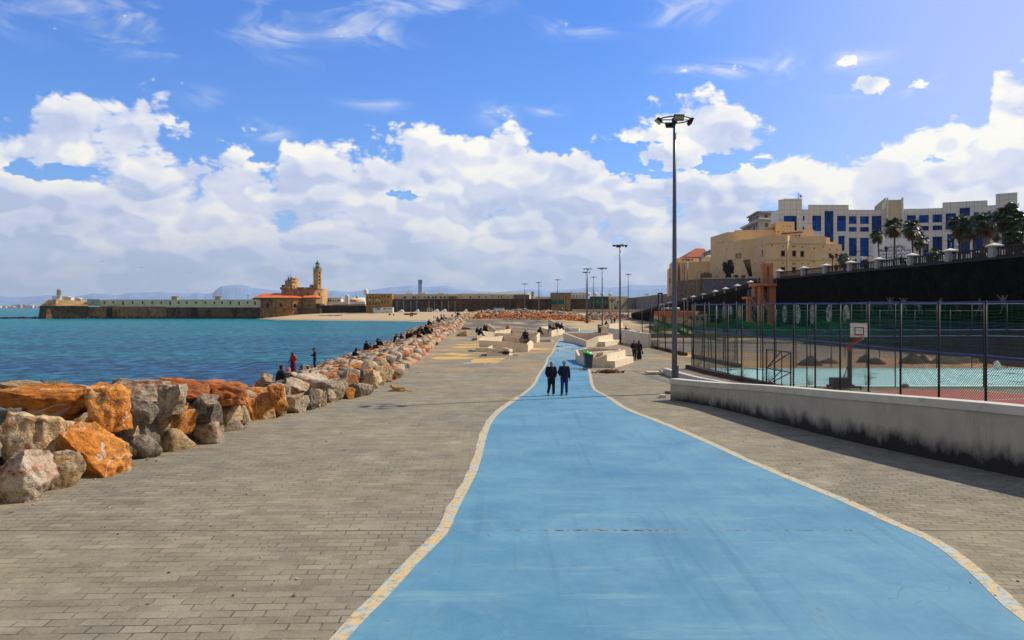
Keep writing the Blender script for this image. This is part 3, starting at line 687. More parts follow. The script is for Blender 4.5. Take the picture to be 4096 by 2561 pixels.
def make_bin(label,loc,s,body,lid,rz=0,bag=None):
 s=s*.84
 t=thing('wheelie_bin',label,'bin',loc,rz,group='wheelie bins by the planters')
 m=MB();m.prism([(-.24,-.27),(.24,-.27),(.24,.27),(-.24,.27)],.06,.06);vs=[(-.22,-.24,.06),(.22,-.24,.06),(.22,.24,.06),(-.22,.24,.06),(-.29,-.34,.98),(.29,-.34,.98),(.29,.34,.98),(-.29,.34,.98)]
 m=MB();m.add(vs,[(0,3,2,1),(0,1,5,4),(1,2,6,5),(2,3,7,6),(3,0,4,7),(4,5,6,7)]);m.box(-.32,.32,-.37,.37,.94,1.0);m.build('body',body,t,False)
 m=MB();m.prism([(-.31,-.36),(.31,-.36),(.31,.36),(-.31,.36)],1.0,[1.03,1.03,1.10,1.10]);m.tube([(-.26,.40,1.02),(.26,.40,1.02)],.02,6);m.build('lid',lid,t,False)
 for sx in(-1,1):
  m=MB();m.tube([(sx*.25,.26,.1),(sx*.3,.26,.1)],.1,12);m.build('wheel',blackm,t,False)
 if bag:
  m=MB();m.smooth=True;N=16;M=8;vs=[]
  for j in range(M+1):
   for i in range(N):
    th=math.pi*.5*j/M;q=2*math.pi*i/N;x=math.sin(th)*math.cos(q);y=math.sin(th)*math.sin(q);z=math.cos(th)
    r=1+.6*mnoise.noise((x*2.2,y*2.2,z*2.2))+.15*mnoise.noise((x*6,y*6,z*6));vs.append((x*.38*r-.06,y*.36*r,1.08+z*.17*r-.10*x))
  m.add(vs,[(j*N+i,(j+1)*N+i,(j+1)*N+(i+1)%N,j*N+(i+1)%N)for j in range(M)for i in range(N)])
  o=m.build('bin_bag',bag,None);o.location=loc;o.scale=(s,)*3;tag(o,'bright green plastic bag bulging on the blue bin','bag')
 t.scale=(s,)*3;return t
bluebin=mat('bin_slate_blue',(.03,.06,.13),.5,.1,3);greenbin=mat('bin_green',(.012,.09,.03),.5,.1,3)
greybin=mat('bin_grey_blue',(.10,.14,.18),.5,.1,3)
p=G(2353,1475);make_bin('slate-blue wheelie bin with a green bag on top, at the tip of the large planter',p,1.2,bluebin,bluebin,.1,mat('green_plastic',(.03,.62,.06),.3,.1,3,spec=.5))
p=G(2399,1334);make_bin('dark green wheelie bin at the far right edge of the blue path',p,1.2,greenbin,greenbin,.1)
p=G(2398,1321);make_bin('dark grey-green bin standing behind the green one',p,1.2,mat('bin_dark',(.02,.05,.05),.5),greenbin,.2)
p=G(2199,1346.5);make_bin('grey-blue bin in front of the planter left of the path',p,1.25,greybin,greybin,.05)
def heap(label,c,r,mt,n=60,flatk=.45,seed=0,name='weed_heap',cat='heap'):
 q=random.Random(seed);m=MB()
 for i in range(n):
  a=q.uniform(0,6.28);rr=r*math.sqrt(q.random());h=(1-rr/r)*r*flatk
  p=Vector((c[0]+rr*math.cos(a)*1.5,c[1]+rr*math.sin(a)*.7,c[2]+q.uniform(0,h)))
  d=Vector((q.uniform(-1,1),q.uniform(-1,1),q.uniform(-.2,.6))).normalized()*r*q.uniform(.12,.35)
  m.tube([p,p+d*.5+Vector((0,0,.03)),p+d],[.018,.03,.006],4)
 m.smooth=True;m.sph(c,r*.5,10,6,(1.5,.8,.7));o=m.build(name,mt);return tag(o,label,cat)
c=G(2432,1492);heap('brown heap of uprooted plants on the paving right of the blue path',c,.75,mat('brown_weeds',(.10,.035,.012),.95,.35,6),90,.55,1)
m=MB();a=G(2418,1495);b_=G(2437,1495);m.bar(a+Vector((0,0,.04)),b_+Vector((0,0,.04)),.07);o=m.build('wooden_stick',mat('dark_wood',(.035,.022,.015)));tag(o,'dark stick lying beside the heap of brown plants','stick')
c=G(2022,1412,.6);heap('dark dry weeds lying on the lowest planter',c,.45,mat('dry_weeds',(.06,.018,.008),.95,.3,6),60,.6,2)
c=G(2548,1330);heap('small dark heap of weeds on the sand right of the walking person',c,.8,mat('dry_weeds',(.06,.02,.01)),50,.4,3)
def build_cat():
 g=G(1590,1566);t=thing('cat','ginger cat lying stretched on the paving beside the boulders','cat',g)
 m=MB();m.smooth=True
 m.sph((.05,0,.10),.12,14,8,(2.1,.8,.78));m.sph((.25,.01,.10),.11,12,8,(1.0,.85,.9));m.sph((-.12,0,.12),.10,12,8,(1.1,.9,1.0))
 m.capsule((-.18,0,.15),(-.24,-.01,.21),.065,.06);m.sph((-.26,-.02,.23),.07,12,8,(1,.9,.9));m.sph((-.315,-.025,.215),.032,8,6)
 m.capsule((-.2,-.05,.05),(-.36,-.07,.03),.035,.025);m.capsule((-.2,.05,.05),(-.34,.07,.03),.035,.025)
 m.capsule((.25,-.07,.06),(.12,-.13,.035),.05,.028);m.tube([(.34,0,.08),(.45,-.03,.03),(.58,-.02,.025),(.66,.02,.03)],[.03,.022,.02,.012],8)
 m.tube([(-.25,-.055,.28),(-.25,-.06,.32)],[.026,.002],6);m.tube([(-.25,.025,.28),(-.25,.03,.32)],[.026,.002],6)
 o=m.build('body',mat('ginger_fur',(.42,.22,.08),.9,.3,9,dirt=((.7,.55,.4),7,.6,.65),coords='O'),t,False)
 rm=o.modifiers.new('r','REMESH');rm.mode='VOXEL';rm.voxel_size=.012;rm.use_smooth_shade=True
 t.scale=(1.25,)*3
build_cat()
# ======== boulders
def rock_mat(name,c1,c2,c3,veins=0.0):
 m,t,b=newmat(name);tc=t.n('ShaderNodeTexCoord').outputs['Object'];oi=t.n('ShaderNodeObjectInfo')
 P=t.vm('ADD',tc,t.vm('SCALE',(13.1,7.7,4.3),None));t.L.new(oi.outputs['Random'],P.node.inputs[1].links[0].from_node.inputs['Scale'])
 n1=t.noise(P,1.1,5,.65);n2=t.noise(P,4.5,5,.7);n3=t.noise(t.vm('MULTIPLY',P,(1,1,2.4)),2.3,5,.7,.8)
 c=t.mix(t.mr(n1,.42,.58),c1,c2);c=t.mix(t.mr(n3,.54,.66),c,c3)
 c=t.mix(t.mr(n2,.34,.52,.85,0),c,t.vm('MULTIPLY',c,(.36,.30,.27)))
 c=t.mix(t.mr(n2,.58,.72,0,.45),c,t.vm('ADD',c,(.10,.10,.09)))
 c=t.mix(t.mr(t.noise(P,16,3,.7),.38,.5,.5,0),c,t.vm('MULTIPLY',c,(.5,.45,.42)))
 if veins:
  v=t.m('ABSOLUTE',t.m('SUBTRACT',t.noise(P,1.3,3,.55,.6),.5));c=t.mix(t.mr(v,.004,.014,veins,0),c,(.62,.58,.52))
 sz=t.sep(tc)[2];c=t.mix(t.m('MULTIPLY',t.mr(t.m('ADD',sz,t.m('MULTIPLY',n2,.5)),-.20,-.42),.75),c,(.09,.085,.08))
 f=t.mr(oi.outputs['Random'],0,1,.80,1.18);sc_=t.vm('SCALE',c,None);t.L.new(f,sc_.node.inputs['Scale'])
 t.put(b.inputs['Base Color'],sc_);b.inputs['Roughness'].default_value=.92;b.inputs['Specular IOR Level'].default_value=.2
 bn=t.n('ShaderNodeBump');bn.inputs['Distance'].default_value=.22
 t.put(bn.inputs['Height'],t.m('ADD',t.m('MULTIPLY',n2,.55),t.m('ADD',t.m('MULTIPLY',t.noise(P,13,4,.75),.25),t.m('MULTIPLY',n3,.5))));t.L.new(bn.outputs[0],b.inputs['Normal'])
 return m
RM={'orange':rock_mat('rock_orange',(.60,.21,.035),(.68,.30,.075),(.50,.14,.02),.6),'red':rock_mat('rock_red',(.50,.16,.05),(.55,.24,.10),(.36,.09,.03)),'tan':rock_mat('rock_tan',(.56,.38,.20),(.58,.46,.31),(.50,.24,.09)),'grey':rock_mat('rock_grey',(.38,.29,.20),(.52,.43,.32),(.27,.16,.09)),'dark':rock_mat('rock_dark',(.20,.165,.125),(.30,.25,.20),(.11,.09,.075)),'pink':rock_mat('rock_pink',(.54,.40,.28),(.62,.52,.40),(.46,.16,.07))}
def rock_mesh(seed,sub=3,ang=1.0):
 q=random.Random(seed);bm=bmesh.new();bmesh.ops.create_icosphere(bm,subdivisions=sub,radius=1.0)
 planes=[(Vector((0,0,-1)),q.uniform(.42,.55)),(Vector((q.uniform(-.2,.2),q.uniform(-.2,.2),1)).normalized(),q.uniform(.5,.75))]
 for k in range(9):
  n=Vector((q.gauss(0,1),q.gauss(0,1),q.gauss(0,.6))).normalized();planes.append((n,q.uniform(.42,.74)))
 off=Vector((q.uniform(0,99),q.uniform(0,99),q.uniform(0,99)))
 for v in bm.verts:
  p=v.co.copy()
  for n,d in planes:
   k=p.dot(n)-d
   if k>0:p-=n*k*.97
  n1=mnoise.noise(p*1.6+off);rg=abs(mnoise.noise(p*3.1+off*1.3));r=1+.12*n1-.16*rg
  if sub>2:r+=.055*mnoise.noise(p*7+off)-.05*abs(mnoise.noise(p*13+off))+(.025*mnoise.noise(p*27+off)if sub>3 else 0)
  v.co=p*r
 lo=[min(v.co[i]for v in bm.verts)for i in range(3)];hi=[max(v.co[i]for v in bm.verts)for i in range(3)]
 for v in bm.verts:v.co=Vector([(v.co[i]-lo[i])/(hi[i]-lo[i])-.5 for i in range(3)])
 me=bpy.data.meshes.new('boulder');bm.to_mesh(me);bm.free()
 for p in me.polygons:p.use_smooth=sub>2
 return me
RHI=[rock_mesh(100+i,5)for i in range(9)];RMD=[rock_mesh(200+i,3)for i in range(14)]
for me in RHI+RMD:me.materials.append(RM['tan'])
BC=[0]
WORDS={'orange':'bright orange','red':'reddish brown','tan':'cream and tan','grey':'pale grey','dark':'dark grey','pink':'pinkish cream'}
BG='boulders of the sea defence'
def boulder(loc,size,col,label,hi=False,rot=None,seed=0):
 q=random.Random(seed*7+BC[0]);BC[0]+=1
 me=(RHI if hi else RMD)[(seed+BC[0]*5)%(len(RHI)if hi else len(RMD))]
 o=bpy.data.objects.new('boulder',me);COL.objects.link(o);o.location=loc;o.scale=size
 o.rotation_euler=rot if rot else(q.uniform(-.35,.35),q.uniform(-.35,.35),q.uniform(0,6.28))
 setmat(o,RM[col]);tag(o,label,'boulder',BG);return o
FRONT=[];SEEN={};EXTRA=[]
def front_boulders():
 a5=lambda x,y,d:A(x/2.419,1450+y/2.419,d);a6=lambda x,y,d:A(900+x/3.024,1300+y/3.024,d)
 L5=[(130,1110,470,460,18.6,'pink','red-stained cream boulder in the bottom left corner'),(540,1060,350,330,19.4,'tan','brownish boulder in the gap between the corner boulder and the big orange one'),(215,800,640,620,19.9,'tan','largest cream and olive boulder at the left edge of the photo'),(370,650,720,360,21.2,'grey','long flat greyish-white boulder under the biggest orange slab'),(420,410,960,340,22.6,'orange','biggest orange slab, lying across the top at the left edge'),(960,470,400,480,22.3,'orange','bright orange upright boulder right of the biggest orange slab'),(820,850,620,500,20.7,'orange','orange boulder with white veins resting on the paving'),(1130,750,290,400,21.3,'tan','light orange streaked boulder beside the white-veined one'),(1250,475,340,290,23.2,'dark','dark grey boulder wedged above the big rounded grey one'),(1240,310,560,300,25.2,'pink','broad white and orange boulder on the skyline'),(1450,620,470,470,22.5,'tan','big rounded grey-tan boulder leaning on the paving'),(1315,830,120,95,21.4,'dark','small grey stone tucked under the big rounded boulder'),(1640,370,270,300,24.6,'grey','grey-brown boulder standing above the rounded one'),(1790,560,270,370,23.9,'grey','upright pale grey boulder next to the yellow cracked one'),(1690,280,520,240,27,'red','rust-red block on the skyline right of the white and orange boulder'),(1950,510,260,360,24.9,'tan','yellow-orange cracked boulder with a dark face'),(1990,370,160,130,26,'grey','small pale grey stone on top between two red blocks'),(2065,600,140,180,25.1,'tan','small tan boulder at the foot of the pale pinkish one'),(2195,500,320,240,26.1,'grey','pale boulder with dark red streaks at the paving edge'),(2120,310,430,240,28.3,'red','wide rust-red boulder with flat top'),(2350,420,200,260,27.3,'orange','narrow orange boulder beyond the red-streaked pale one'),(480,240,280,120,27,'dark','dark grey stone peeping over the orange slab'),(150,255,380,130,25.6,'tan','cream boulder on top of the pile at the left edge'),(330,265,260,90,26.5,'orange','flat orange stone behind the big orange slab'),(700,275,210,70,28,'grey','low grey stone on the skyline left of the orange upright boulder'),(600,620,300,260,23.5,'dark','shadowed brown stone under the orange slab'),(60,600,330,300,22,'dark','shadowed stone behind the largest cream boulder')]
 L6=[(85,1080,240,270,27.6,'grey','grey boulder left of the tilted orange pair'),(70,850,260,260,29.5,'red','rust-red boulder above the grey one on the paving edge'),(215,1070,130,180,28.2,'orange','small orange boulder between the grey one and the bright orange cube'),(290,1020,220,270,28.9,'orange','bright orange cube-like boulder on the paving edge'),(450,980,250,320,29.4,'orange','tilted orange slab leaning to the left'),(590,930,240,350,30.2,'tan','yellow ochre boulder leaning over the orange slab'),(590,810,200,160,32,'orange','orange boulder below the seated couple'),(820,960,290,210,31,'pink','wide red and white boulder with a split face'),(800,820,260,190,32.8,'pink','pinkish boulder stacked over the split one'),(1000,900,210,250,32.6,'dark','dark grey boulder with a flat black face'),(1100,890,120,220,33.2,'tan','thin pale boulder beside the black-faced one'),(1160,900,120,180,34,'grey','grey boulder with an orange edge'),(1230,860,160,160,35,'grey','small grey boulder right of the orange-edged one'),(1310,790,290,250,35.2,'grey','broad grey and orange boulder'),(1490,820,120,150,35.8,'orange','orange wedge of rock between two grey boulders'),(1560,790,160,180,36.4,'dark','dark grey boulder behind the orange wedge'),(1690,790,190,130,37.5,'grey','light grey boulder low on the paving edge'),(1700,700,190,130,39,'red','reddish boulder piled over the low light grey one'),(1760,660,220,220,41,'tan','cream boulder with an orange stripe'),(1880,620,150,230,42.5,'tan','tall ochre boulder at the paving edge'),(1960,600,110,180,44,'grey','slim grey boulder at the bend of the paving'),(2000,620,140,90,44.5,'red','low red boulder at the bend of the paving'),(2090,590,120,110,47,'grey','grey boulder at the bend of the pile'),(480,650,130,130,38,'tan','pointed pale boulder left of the seated couple')]
 n=0
 for f,L,k in((a5,L5,2.419),(a6,L6,3.024)):
  for(x,y,w_,h_,d,col,lab)in L:
   zb=f(x,y+h_/2,d).z;bv=(1450 if k<3 else 1300)+(y+h_/2)/k
   up=zb>=.8
   if not up:d=CAMZ*FP/(bv-V0)
   c=f(x,y,d);sx=w_/k*d/FP*1.14;sz=h_/k*d/FP*1.06;sy=max(.7,min(1.5,(sx+sz)*.55));zc=c.z
   if not up:sz+=.12;zc-=.06
   q=random.Random(n);r=q.choice([0,0,math.pi])+q.uniform(-.2,.2)
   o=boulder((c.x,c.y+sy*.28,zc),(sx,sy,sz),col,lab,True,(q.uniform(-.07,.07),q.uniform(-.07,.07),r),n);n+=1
   FRONT.append((c.x,c.y+sy*.28,min(sx,1.6)*.42))
   if up or zc-sz/2>.25:
    zb_=zc-sz/2+.25;hh=min(zb_+.15,1.0);ww=max(sx*.95,hh*1.25);short=' '.join(lab.split()[:6]).rstrip(',')
    boulder((c.x-.25,c.y+sy*.28+.75,zb_-hh/2),(ww,max(sy,hh),hh),q.choice(['dark','tan','grey','orange']),'shadowed stone wedged beneath the '+short,False,(0,0,q.uniform(0,3)),n);EXTRA.append(1)
    if zb_>1.1:boulder((c.x-.1,c.y+sy*.28+.45,.3),(1.15,1.0,.85),q.choice(['dark','tan','grey']),'low stone at the bottom of the pile, under the '+short,False,(0,0,q.uniform(0,3)),n+3);EXTRA.append(1)
front_boulders()
def fill_boulders():
 q=random.Random(5);cand=[]
 y=13.0
 while y<262:
  sz=1.12 if y<40 else 1.0 if y<90 else 1.1
  t=.42
  while t<13.5:
   x=interp(EX,y)-t+q.uniform(-.2,.2);yy=y+q.uniform(-.35,.35)
   zt=interp([(0,.55),(1.3,1.05),(2.2,.95),(4.5,.45),(8.5,-.6),(11,-1.5),(13.5,-2.2)],t)
   if yy<33:zt+=.35*(1-sstep(22,33,yy))*(1 if t<4 else .3)
   base=hland(x,yy)if yy>150 else 0
   s=sz*q.uniform(.72,1.22)
   if t<1:zt=.5*s*.85
   cand.append([x,yy,zt+base-.38*s+q.uniform(-.08,.1),s,t]);t+=sz*q.uniform(.72,.95)
  y+=sz*.80
 out=[]
 for c in cand:
  x,yy,z,s,t=c
  if any((x-a)**2+(yy-b)**2<(r+s*.12)**2 for a,b,r in FRONT):continue
  if yy<29 and t<3.0 and z>0:
   if any((x-a)**2+(yy-b)**2<(r+s*.12)**2 for a,b,r in FRONT):continue
  out.append(c)
 def vis(c):
  u=U0+c[0]/c[1]*FP;
  hid=1 if c[4]<9.5 else .6
  if c[4]>3 and c[1]<24:hid=.25
  return(c[3]/c[1])*hid*(1 if-40<u<4100 else .01)
 out.sort(key=vis,reverse=True)
 seat={'near':'beside the seated couple stretch'}
 cols=['tan']*7+['grey']*5+['pink']*5+['orange']*5+['red']*3+['dark']*4
 N1=300-len(FRONT)-len(EXTRA)-4
 for i,c in enumerate(out[:N1]):
  x,yy,z,s,t=c;col=q.choice(cols)
  w1=WORDS[col]
  seg=('by the left edge' if yy<23 else 'behind the orange slabs' if yy<29 else 'this side of the couple' if yy<36 else 'level with the seated couple' if yy<43 else 'level with the cat' if yy<49 else 'short of the fishermen' if yy<57 else 'by the standing fishermen' if yy<68 else 'by the jeans-clad sitter' if yy<80 else 'by the far sitters')
  row=('edging the paving' if t<1 else 'second row from paving' if t<2 else 'upper rows' if t<3.5 else 'middle of pile' if t<5.5 else 'seaward part' if t<8.5 else 'at the water')
  sx,sy,sz=s*q.uniform(.95,1.4),s*q.uniform(.8,1.15),s*q.uniform(.62,.92)
  sh=('small ' if sx<.95 else 'large ' if sx>1.32 else '')+('flat' if sz/sx<.62 else 'chunky' if sz/sx>.78 else 'rounded')
  SEEN.setdefault(f'{sh} {w1} boulder, {row}, {seg}',[]).append(boulder((x,yy,z),(sx,sy,sz),col,f'{sh} {w1} boulder, {row}, {seg}',False,None,i))
 for L in SEEN.values():
  if 1<len(L)<5:
   L.sort(key=lambda o:o.location.x/o.location.y)
   for o,w_ in zip(L,('left one','right one')if len(L)==2 else('left one','middle one','right one')if len(L)==3 else('leftmost','second left','second right','rightmost')):
    if len((o['label']+' '+w_).split())<=16:o['label']=o['label']+', '+w_
 lows=[]
 for k in range(8):
  me=rock_mesh(300+k,2);lows.append(([v.co.copy()for v in me.vertices],[tuple(p.vertices)for p in me.polygons]))
 mats=[RM2[k]for k in('tan','grey','pink','orange','red','dark')]
 m=MB();m.smooth=True
 for c in out[N1:]:
  x,yy,z,s,t=c;scatter(m,lows,q,x,yy,z,s*q.uniform(.95,1.35),s,s*q.uniform(.6,.9),q.choice([0,0,0,0,1,1,1,1,2,2,2,3,4,5,5]))
 o=m.build('far_boulders',mats);struct(o,'stuff');tag(o,'far part of the boulder sea defence running to the rubble heap',None)
 def mound(name,label,poly,hfun,n,s0,s1,wts,seed):
  q=random.Random(seed);m=MB();m.smooth=True
  x0,x1,y0,y1=poly
  for i in range(n):
   x=q.uniform(x0,x1);y=q.uniform(y0,y1);h=hfun(x,y)
   if h<.02:continue
   s=q.uniform(s0,s1);scatter(m,lows,q,x,y,hgt(x,y)+h-s*.25,s*q.uniform(.9,1.6),s,s*q.uniform(.5,.9),q.choices(range(6),wts)[0])
  b=MB();b.smooth=True;X=rng(x0,x1,1.2);Y=rng(y0,y1,1.2);nn=len(X)
  b.add([(x,y,hgt(x,y)+hfun(x,y)-.25)for y in Y for x in X],[(j*nn+i,j*nn+i+1,(j+1)*nn+i+1,(j+1)*nn+i)for j in range(len(Y)-1)for i in range(nn-1)])
  m.cur=4 if wts[3]>wts[1]else 5;m.add(b.v,b.f)
  o=m.build(name,mats);struct(o,'stuff');tag(o,label,None)
 def bump(x,a,b,e):return sstep(a,a+e,x)*sstep(b,b-e,x)
 mound('rubble_heap','long low heap of broken orange rubble',(-11,21,199,209),lambda x,y:1.55*bump(x,-11,21,3)*bump(y,199,210,3.6)*(.8+.35*mnoise.noise((x*.3,y*.3,1))),2100,.25,.7,(1,.3,.6,4,3,.1),1)
 mound('rubble_heap','grey rubble heap behind the orange one',(-13,22,214,236),lambda x,y:2.1*bump(x,-13,24,8)*bump(y,214,238,7)*(.75+.5*mnoise.noise((x*.17,y*.2,4))),1500,.35,1.1,(1.5,4,1,.5,.8,3),2)
 mound('rubble_heap','smaller mixed rubble heap at the right end by the parked cars',(19,34,214,232),lambda x,y:1.9*bump(x,19,34,4)*bump(y,214,232,6)*(.7+.5*mnoise.noise((x*.2,y*.2,8))),700,.3,1.0,(1.5,2.5,1.5,1.5,1.5,2),3)
 mound('rubble_strip','thin strip of reddish stones on the grey earth',(-3,9,189,193),lambda x,y:.35*bump(x,-3,9,2)*bump(y,189,193,1.5),130,.12,.35,(1,1,1,1,3,2),4)
def scatter(m,lows,q,x,y,z,sx,sy,sz,mi):
 vs,fs=lows[q.randrange(len(lows))];a=q.uniform(0,6.28);ca,sa=math.cos(a),math.sin(a);ti=q.uniform(-.4,.4);ct,st=math.cos(ti),math.sin(ti)
 out=[]
 for v in vs:
  px,py,pz=v.x*sx,v.y*sy,v.z*sz;px,pz=px*ct-pz*st,px*st+pz*ct
  out.append((x+px*ca-py*sa,y+px*sa+py*ca,z+pz))
 m.cur=mi;m.add(out,fs)
RM2={}
for k,c1,c2 in(('tan',(.50,.35,.20),(.42,.25,.12)),('grey',(.34,.29,.23),(.42,.36,.29)),('pink',(.50,.36,.24),(.44,.22,.11)),('orange',(.56,.20,.05),(.48,.20,.07)),('red',(.40,.13,.045),(.32,.09,.035)),('dark',(.17,.15,.125),(.10,.09,.075))):
 RM2[k]=mat('far_rock_'+k,c1,.92,.35,1.4,col2=c2,thr=(.42,.58),bump=.06,bscale=3)
fill_boulders()
for(u,v,w_,h_,col,lab)in((1851,1345,1.9,1.3,'tan','single brown boulder alone on the paving left of the planters'),(2035,1318,1.6,1.0,'red','single boulder on the far paving before the grey earth'),(2110,1362,1.6,1.2,'grey','grey rock lying on the rim of a planter left of the path'),(1868,1318,2.2,.6,'dark','low dark stones at the edge of the grey earth')):
 z=.9 if u==2110 else 0
 g=G(u,v,z)if z else GT(u,v);o=boulder((g.x,g.y,g.z+h_*.3),(w_,w_*.8,h_),col,lab,False,None,u);o['group']='loose stones'
def fort_rocks():
 q=random.Random(9);m=MB();m.smooth=True;lows=[]
 for k in range(6):
  me=rock_mesh(400+k,2);lows.append(([v.co.copy()for v in me.vertices],[tuple(p.vertices)for p in me.polygons]))
 for i in range(620):
  u=q.uniform(-10,1120);d=q.uniform(452,456.5);s=q.uniform(.8,2.6)*(1.0 if u>150 else .9)
  h=.5 if u>150 else .4*sstep(-40,150,u)+.1
  scatter(m,lows,q,(u-U0)*d/FP,d,-2+h*q.uniform(-.2,.9),s*1.6,s,s*.8,0)
 o=m.build('shore_rocks',mat('wet_black_rock',(.018,.016,.015),.6,.3,.6,bump=.1,bscale=2));struct(o,'stuff')
fort_rocks()
def grit():
 q=random.Random(44);m=MB();lows=[]
 for k in range(4):
  me=rock_mesh(500+k,1);lows.append(([v.co.copy()for v in me.vertices],[tuple(p.vertices)for p in me.polygons]))
 for i in range(620):
  y=12+q.random()**1.6*60
  x=interp(EX,y)+abs(q.gauss(0,.5))+.1 if i<380 else q.uniform(-9,9)
  if i>=380 and-3<x<7.5 and y<36:x=q.uniform(7.4,8.6)if q.random()<.4 else q.uniform(-10,-3.5)
  s=q.uniform(.012,.05)*(1.6 if i<380 else 1);scatter(m,lows,q,x,y,.012,s*1.4,s,s*.6,q.choice([0,0,1,2,5]))
 o=m.build('grit',[RM2[k]for k in('tan','grey','pink','orange','red','dark')]);struct(o,'stuff')
grit()
# ======== sports courts behind the low wall
def courts():
 def sheet(name,x0,x1,y0,y1,z,mt,poly=None):
  m=MB();P=poly or[(x0,y0),(x1,y0),(x1,y1),(x0,y1)];m.add([(x,y,z)for x,y in P],[tuple(range(len(P)))]);return struct(m.build(name,mt))
 cb=mat('court_light_blue',(.42,.76,.76),.7,.10,.7,col2=(.50,.78,.74),dirt=((.10,.26,.28),.32,.60,.63))
 cg=mat('court_olive',(.17,.19,.12),.85,.15,1.2,dirt=((.28,.24,.16),.8,.55,.7))
 cr=mat('court_red',(.36,.10,.07),.8,.12,1.0,dirt=((.26,.15,.12),1.1,.58,.72))
 wl=mat('court_line_white',(.72,.72,.70),.7,.08,3)
 yl=mat('court_line_yellow',(.60,.48,.16),.7,.08,3)
 sheet('court_surround',0,0,0,0,.008,cg,[(16.6,8),(46,8),(46,45.0),(14.0,45.0)])
 sheet('blue_court',0,0,0,0,.012,cb,[(14.0,45.2),(44,45.2),(44,58.7),(13.4,58.7)])
 sheet('red_court',0,0,0,0,.014,cr,[(19.0,43.2),(24.5,43.2),(40,27),(33,20),(26,26)])
 sheet('red_court',0,0,0,0,.014,cr,[(28.5,43.6),(44,43.6),(44,31),(40.3,31)])
 m=MB();a=Vector((19.0,43.2,.018));b=Vector((26,26,.018));n=Vector((.03,.02,0));m.quad(a-n,b-n,b+n,a+n);struct(m.build('court_line',wl))
 for(p,q_)in(((24.5,43.2),(40,27)),((21.2,37.8),(27.6,40.0)),((23.6,32),(31,36.5))):
  a=Vector((*p,.018));b=Vector((*q_,.018));t=(b-a).normalized();n=Vector((t.y,-t.x,0))*.035;m=MB();m.quad(a-n,b-n,b+n,a+n);struct(m.build('court_line',wl))
 for(p,q_)in(((14.5,57.6),(43,57.6)),((14.6,46.2),(43,46.2)),((28,46.2),(28,57.6))):
  a=Vector((*p,.018));b=Vector((*q_,.018));t=(b-a).normalized();n=Vector((t.y,-t.x,0))*.04;m=MB();m.quad(a-n,b-n,b+n,a+n);struct(m.build('court_line',yl))
 asp=mat('field_asphalt',(.23,.20,.17),.9,.16,.5,dirt=((.42,.27,.13),.25,.52,.66))
 sheet('field_strip',0,0,0,0,.008,asp,[(16.8,80),(43,74),(43,84),(36,97),(16.6,97)])
 sheet('field_strip',0,0,0,0,.01,asp,[(17.4,104),(40,104),(38,112),(17.8,110)])
 kerb=mat('kerb_grey',(.50,.47,.43),.85,.1,1)
 for i,(p,q_,w_,h_)in enumerate((((16.4,99.5),(42,98),.35,.22),((17.5,117.5),(43,117),.4,.3),((17.5,125),(43,124.5),.4,.32))):
  a=Vector((*p,h_/2));b=Vector((*q_,h_/2));m=MB();m.bar(a,b,w_,h_);o=m.build('kerb',kerb if i==0 else mat('shaded_kerb',(.05,.045,.04),.9));struct(o)  # far kerbs coloured dark: the shadow bands of the kerb walls, painted in
 dk=mat('brown_kerb',(.085,.055,.04),.9,.25,4)
 for k in([(12.75,58.6,.28),(13.1,53,.28),(14.0,47.6,.28),(14.75,40,.28),(16.4,20,.28)],[(15.2,92.5,.3),(15.6,84,.3),(15.95,73.7,.3)],[(16.0,71,.3),(16.4,64,.3),(16.75,59.3,.3)]):
  o=wall_ribbon('kerb',k,.3,lambda z,x,y:-.05,lambda z,x,y:z,dk,None);struct(o)
 gm=mat('grass_strip',(.06,.12,.015),.95,.4,5);sheet('grass',0,0,0,0,.012,gm,[(17.2,99),(17.0,103.5),(21.5,103),(22,99.5)])
courts()
fpost=mat('fence_post_black',(.016,.017,.02),.55,.1,3);frail=mat('fence_rail_blue',(.035,.06,.24),.5,.15,3)
wire=mat('fence_wire',(.05,.05,.048),.6,0);gnet=mat('green_net',(.006,.12,.06),.8,.2,2)
def wiremesh(m,a,b,z0,z1,pitch,r,holes=()):
 """two families of diagonal wires between two poles, clipped to the panel"""
 a=Vector((a[0],a[1],0));d=Vector((b[0],b[1],0))-a;L=d.length;d.normalize();nr=Vector((d.y,-d.x,0));H=z1-z0
 def strip(s0,h0,s1,h1,k):
  p=a+d*s0+Vector((0,0,z0+h0));q=a+d*s1+Vector((0,0,z0+h1));t=(q-p)
  if t.length<.05:return
  t.normalize();w_=nr.cross(t)*r;o=nr*(r*k)
  m.add([p-w_+o,p+w_+o,q+w_+o,q-w_+o,p-w_-o,p+w_-o,q+w_-o,q-w_-o],[(0,1,2,3),(7,6,5,4),(0,3,7,4),(1,5,6,2)])
 s=-H
 while s<L:
  for k,fl in((1,0),(.6,1)):
   s0,h0,s1,h1=s,0,s+H,H
   if s0<0:h0=-s0;s0=0
   if s1>L:h1=H-(s1-L);s1=L
   if s1>s0:
    if fl:strip(L-s0,h0,L-s1,h1,k)
    else:strip(s0,h0,s1,h1,k)
  s+=pitch
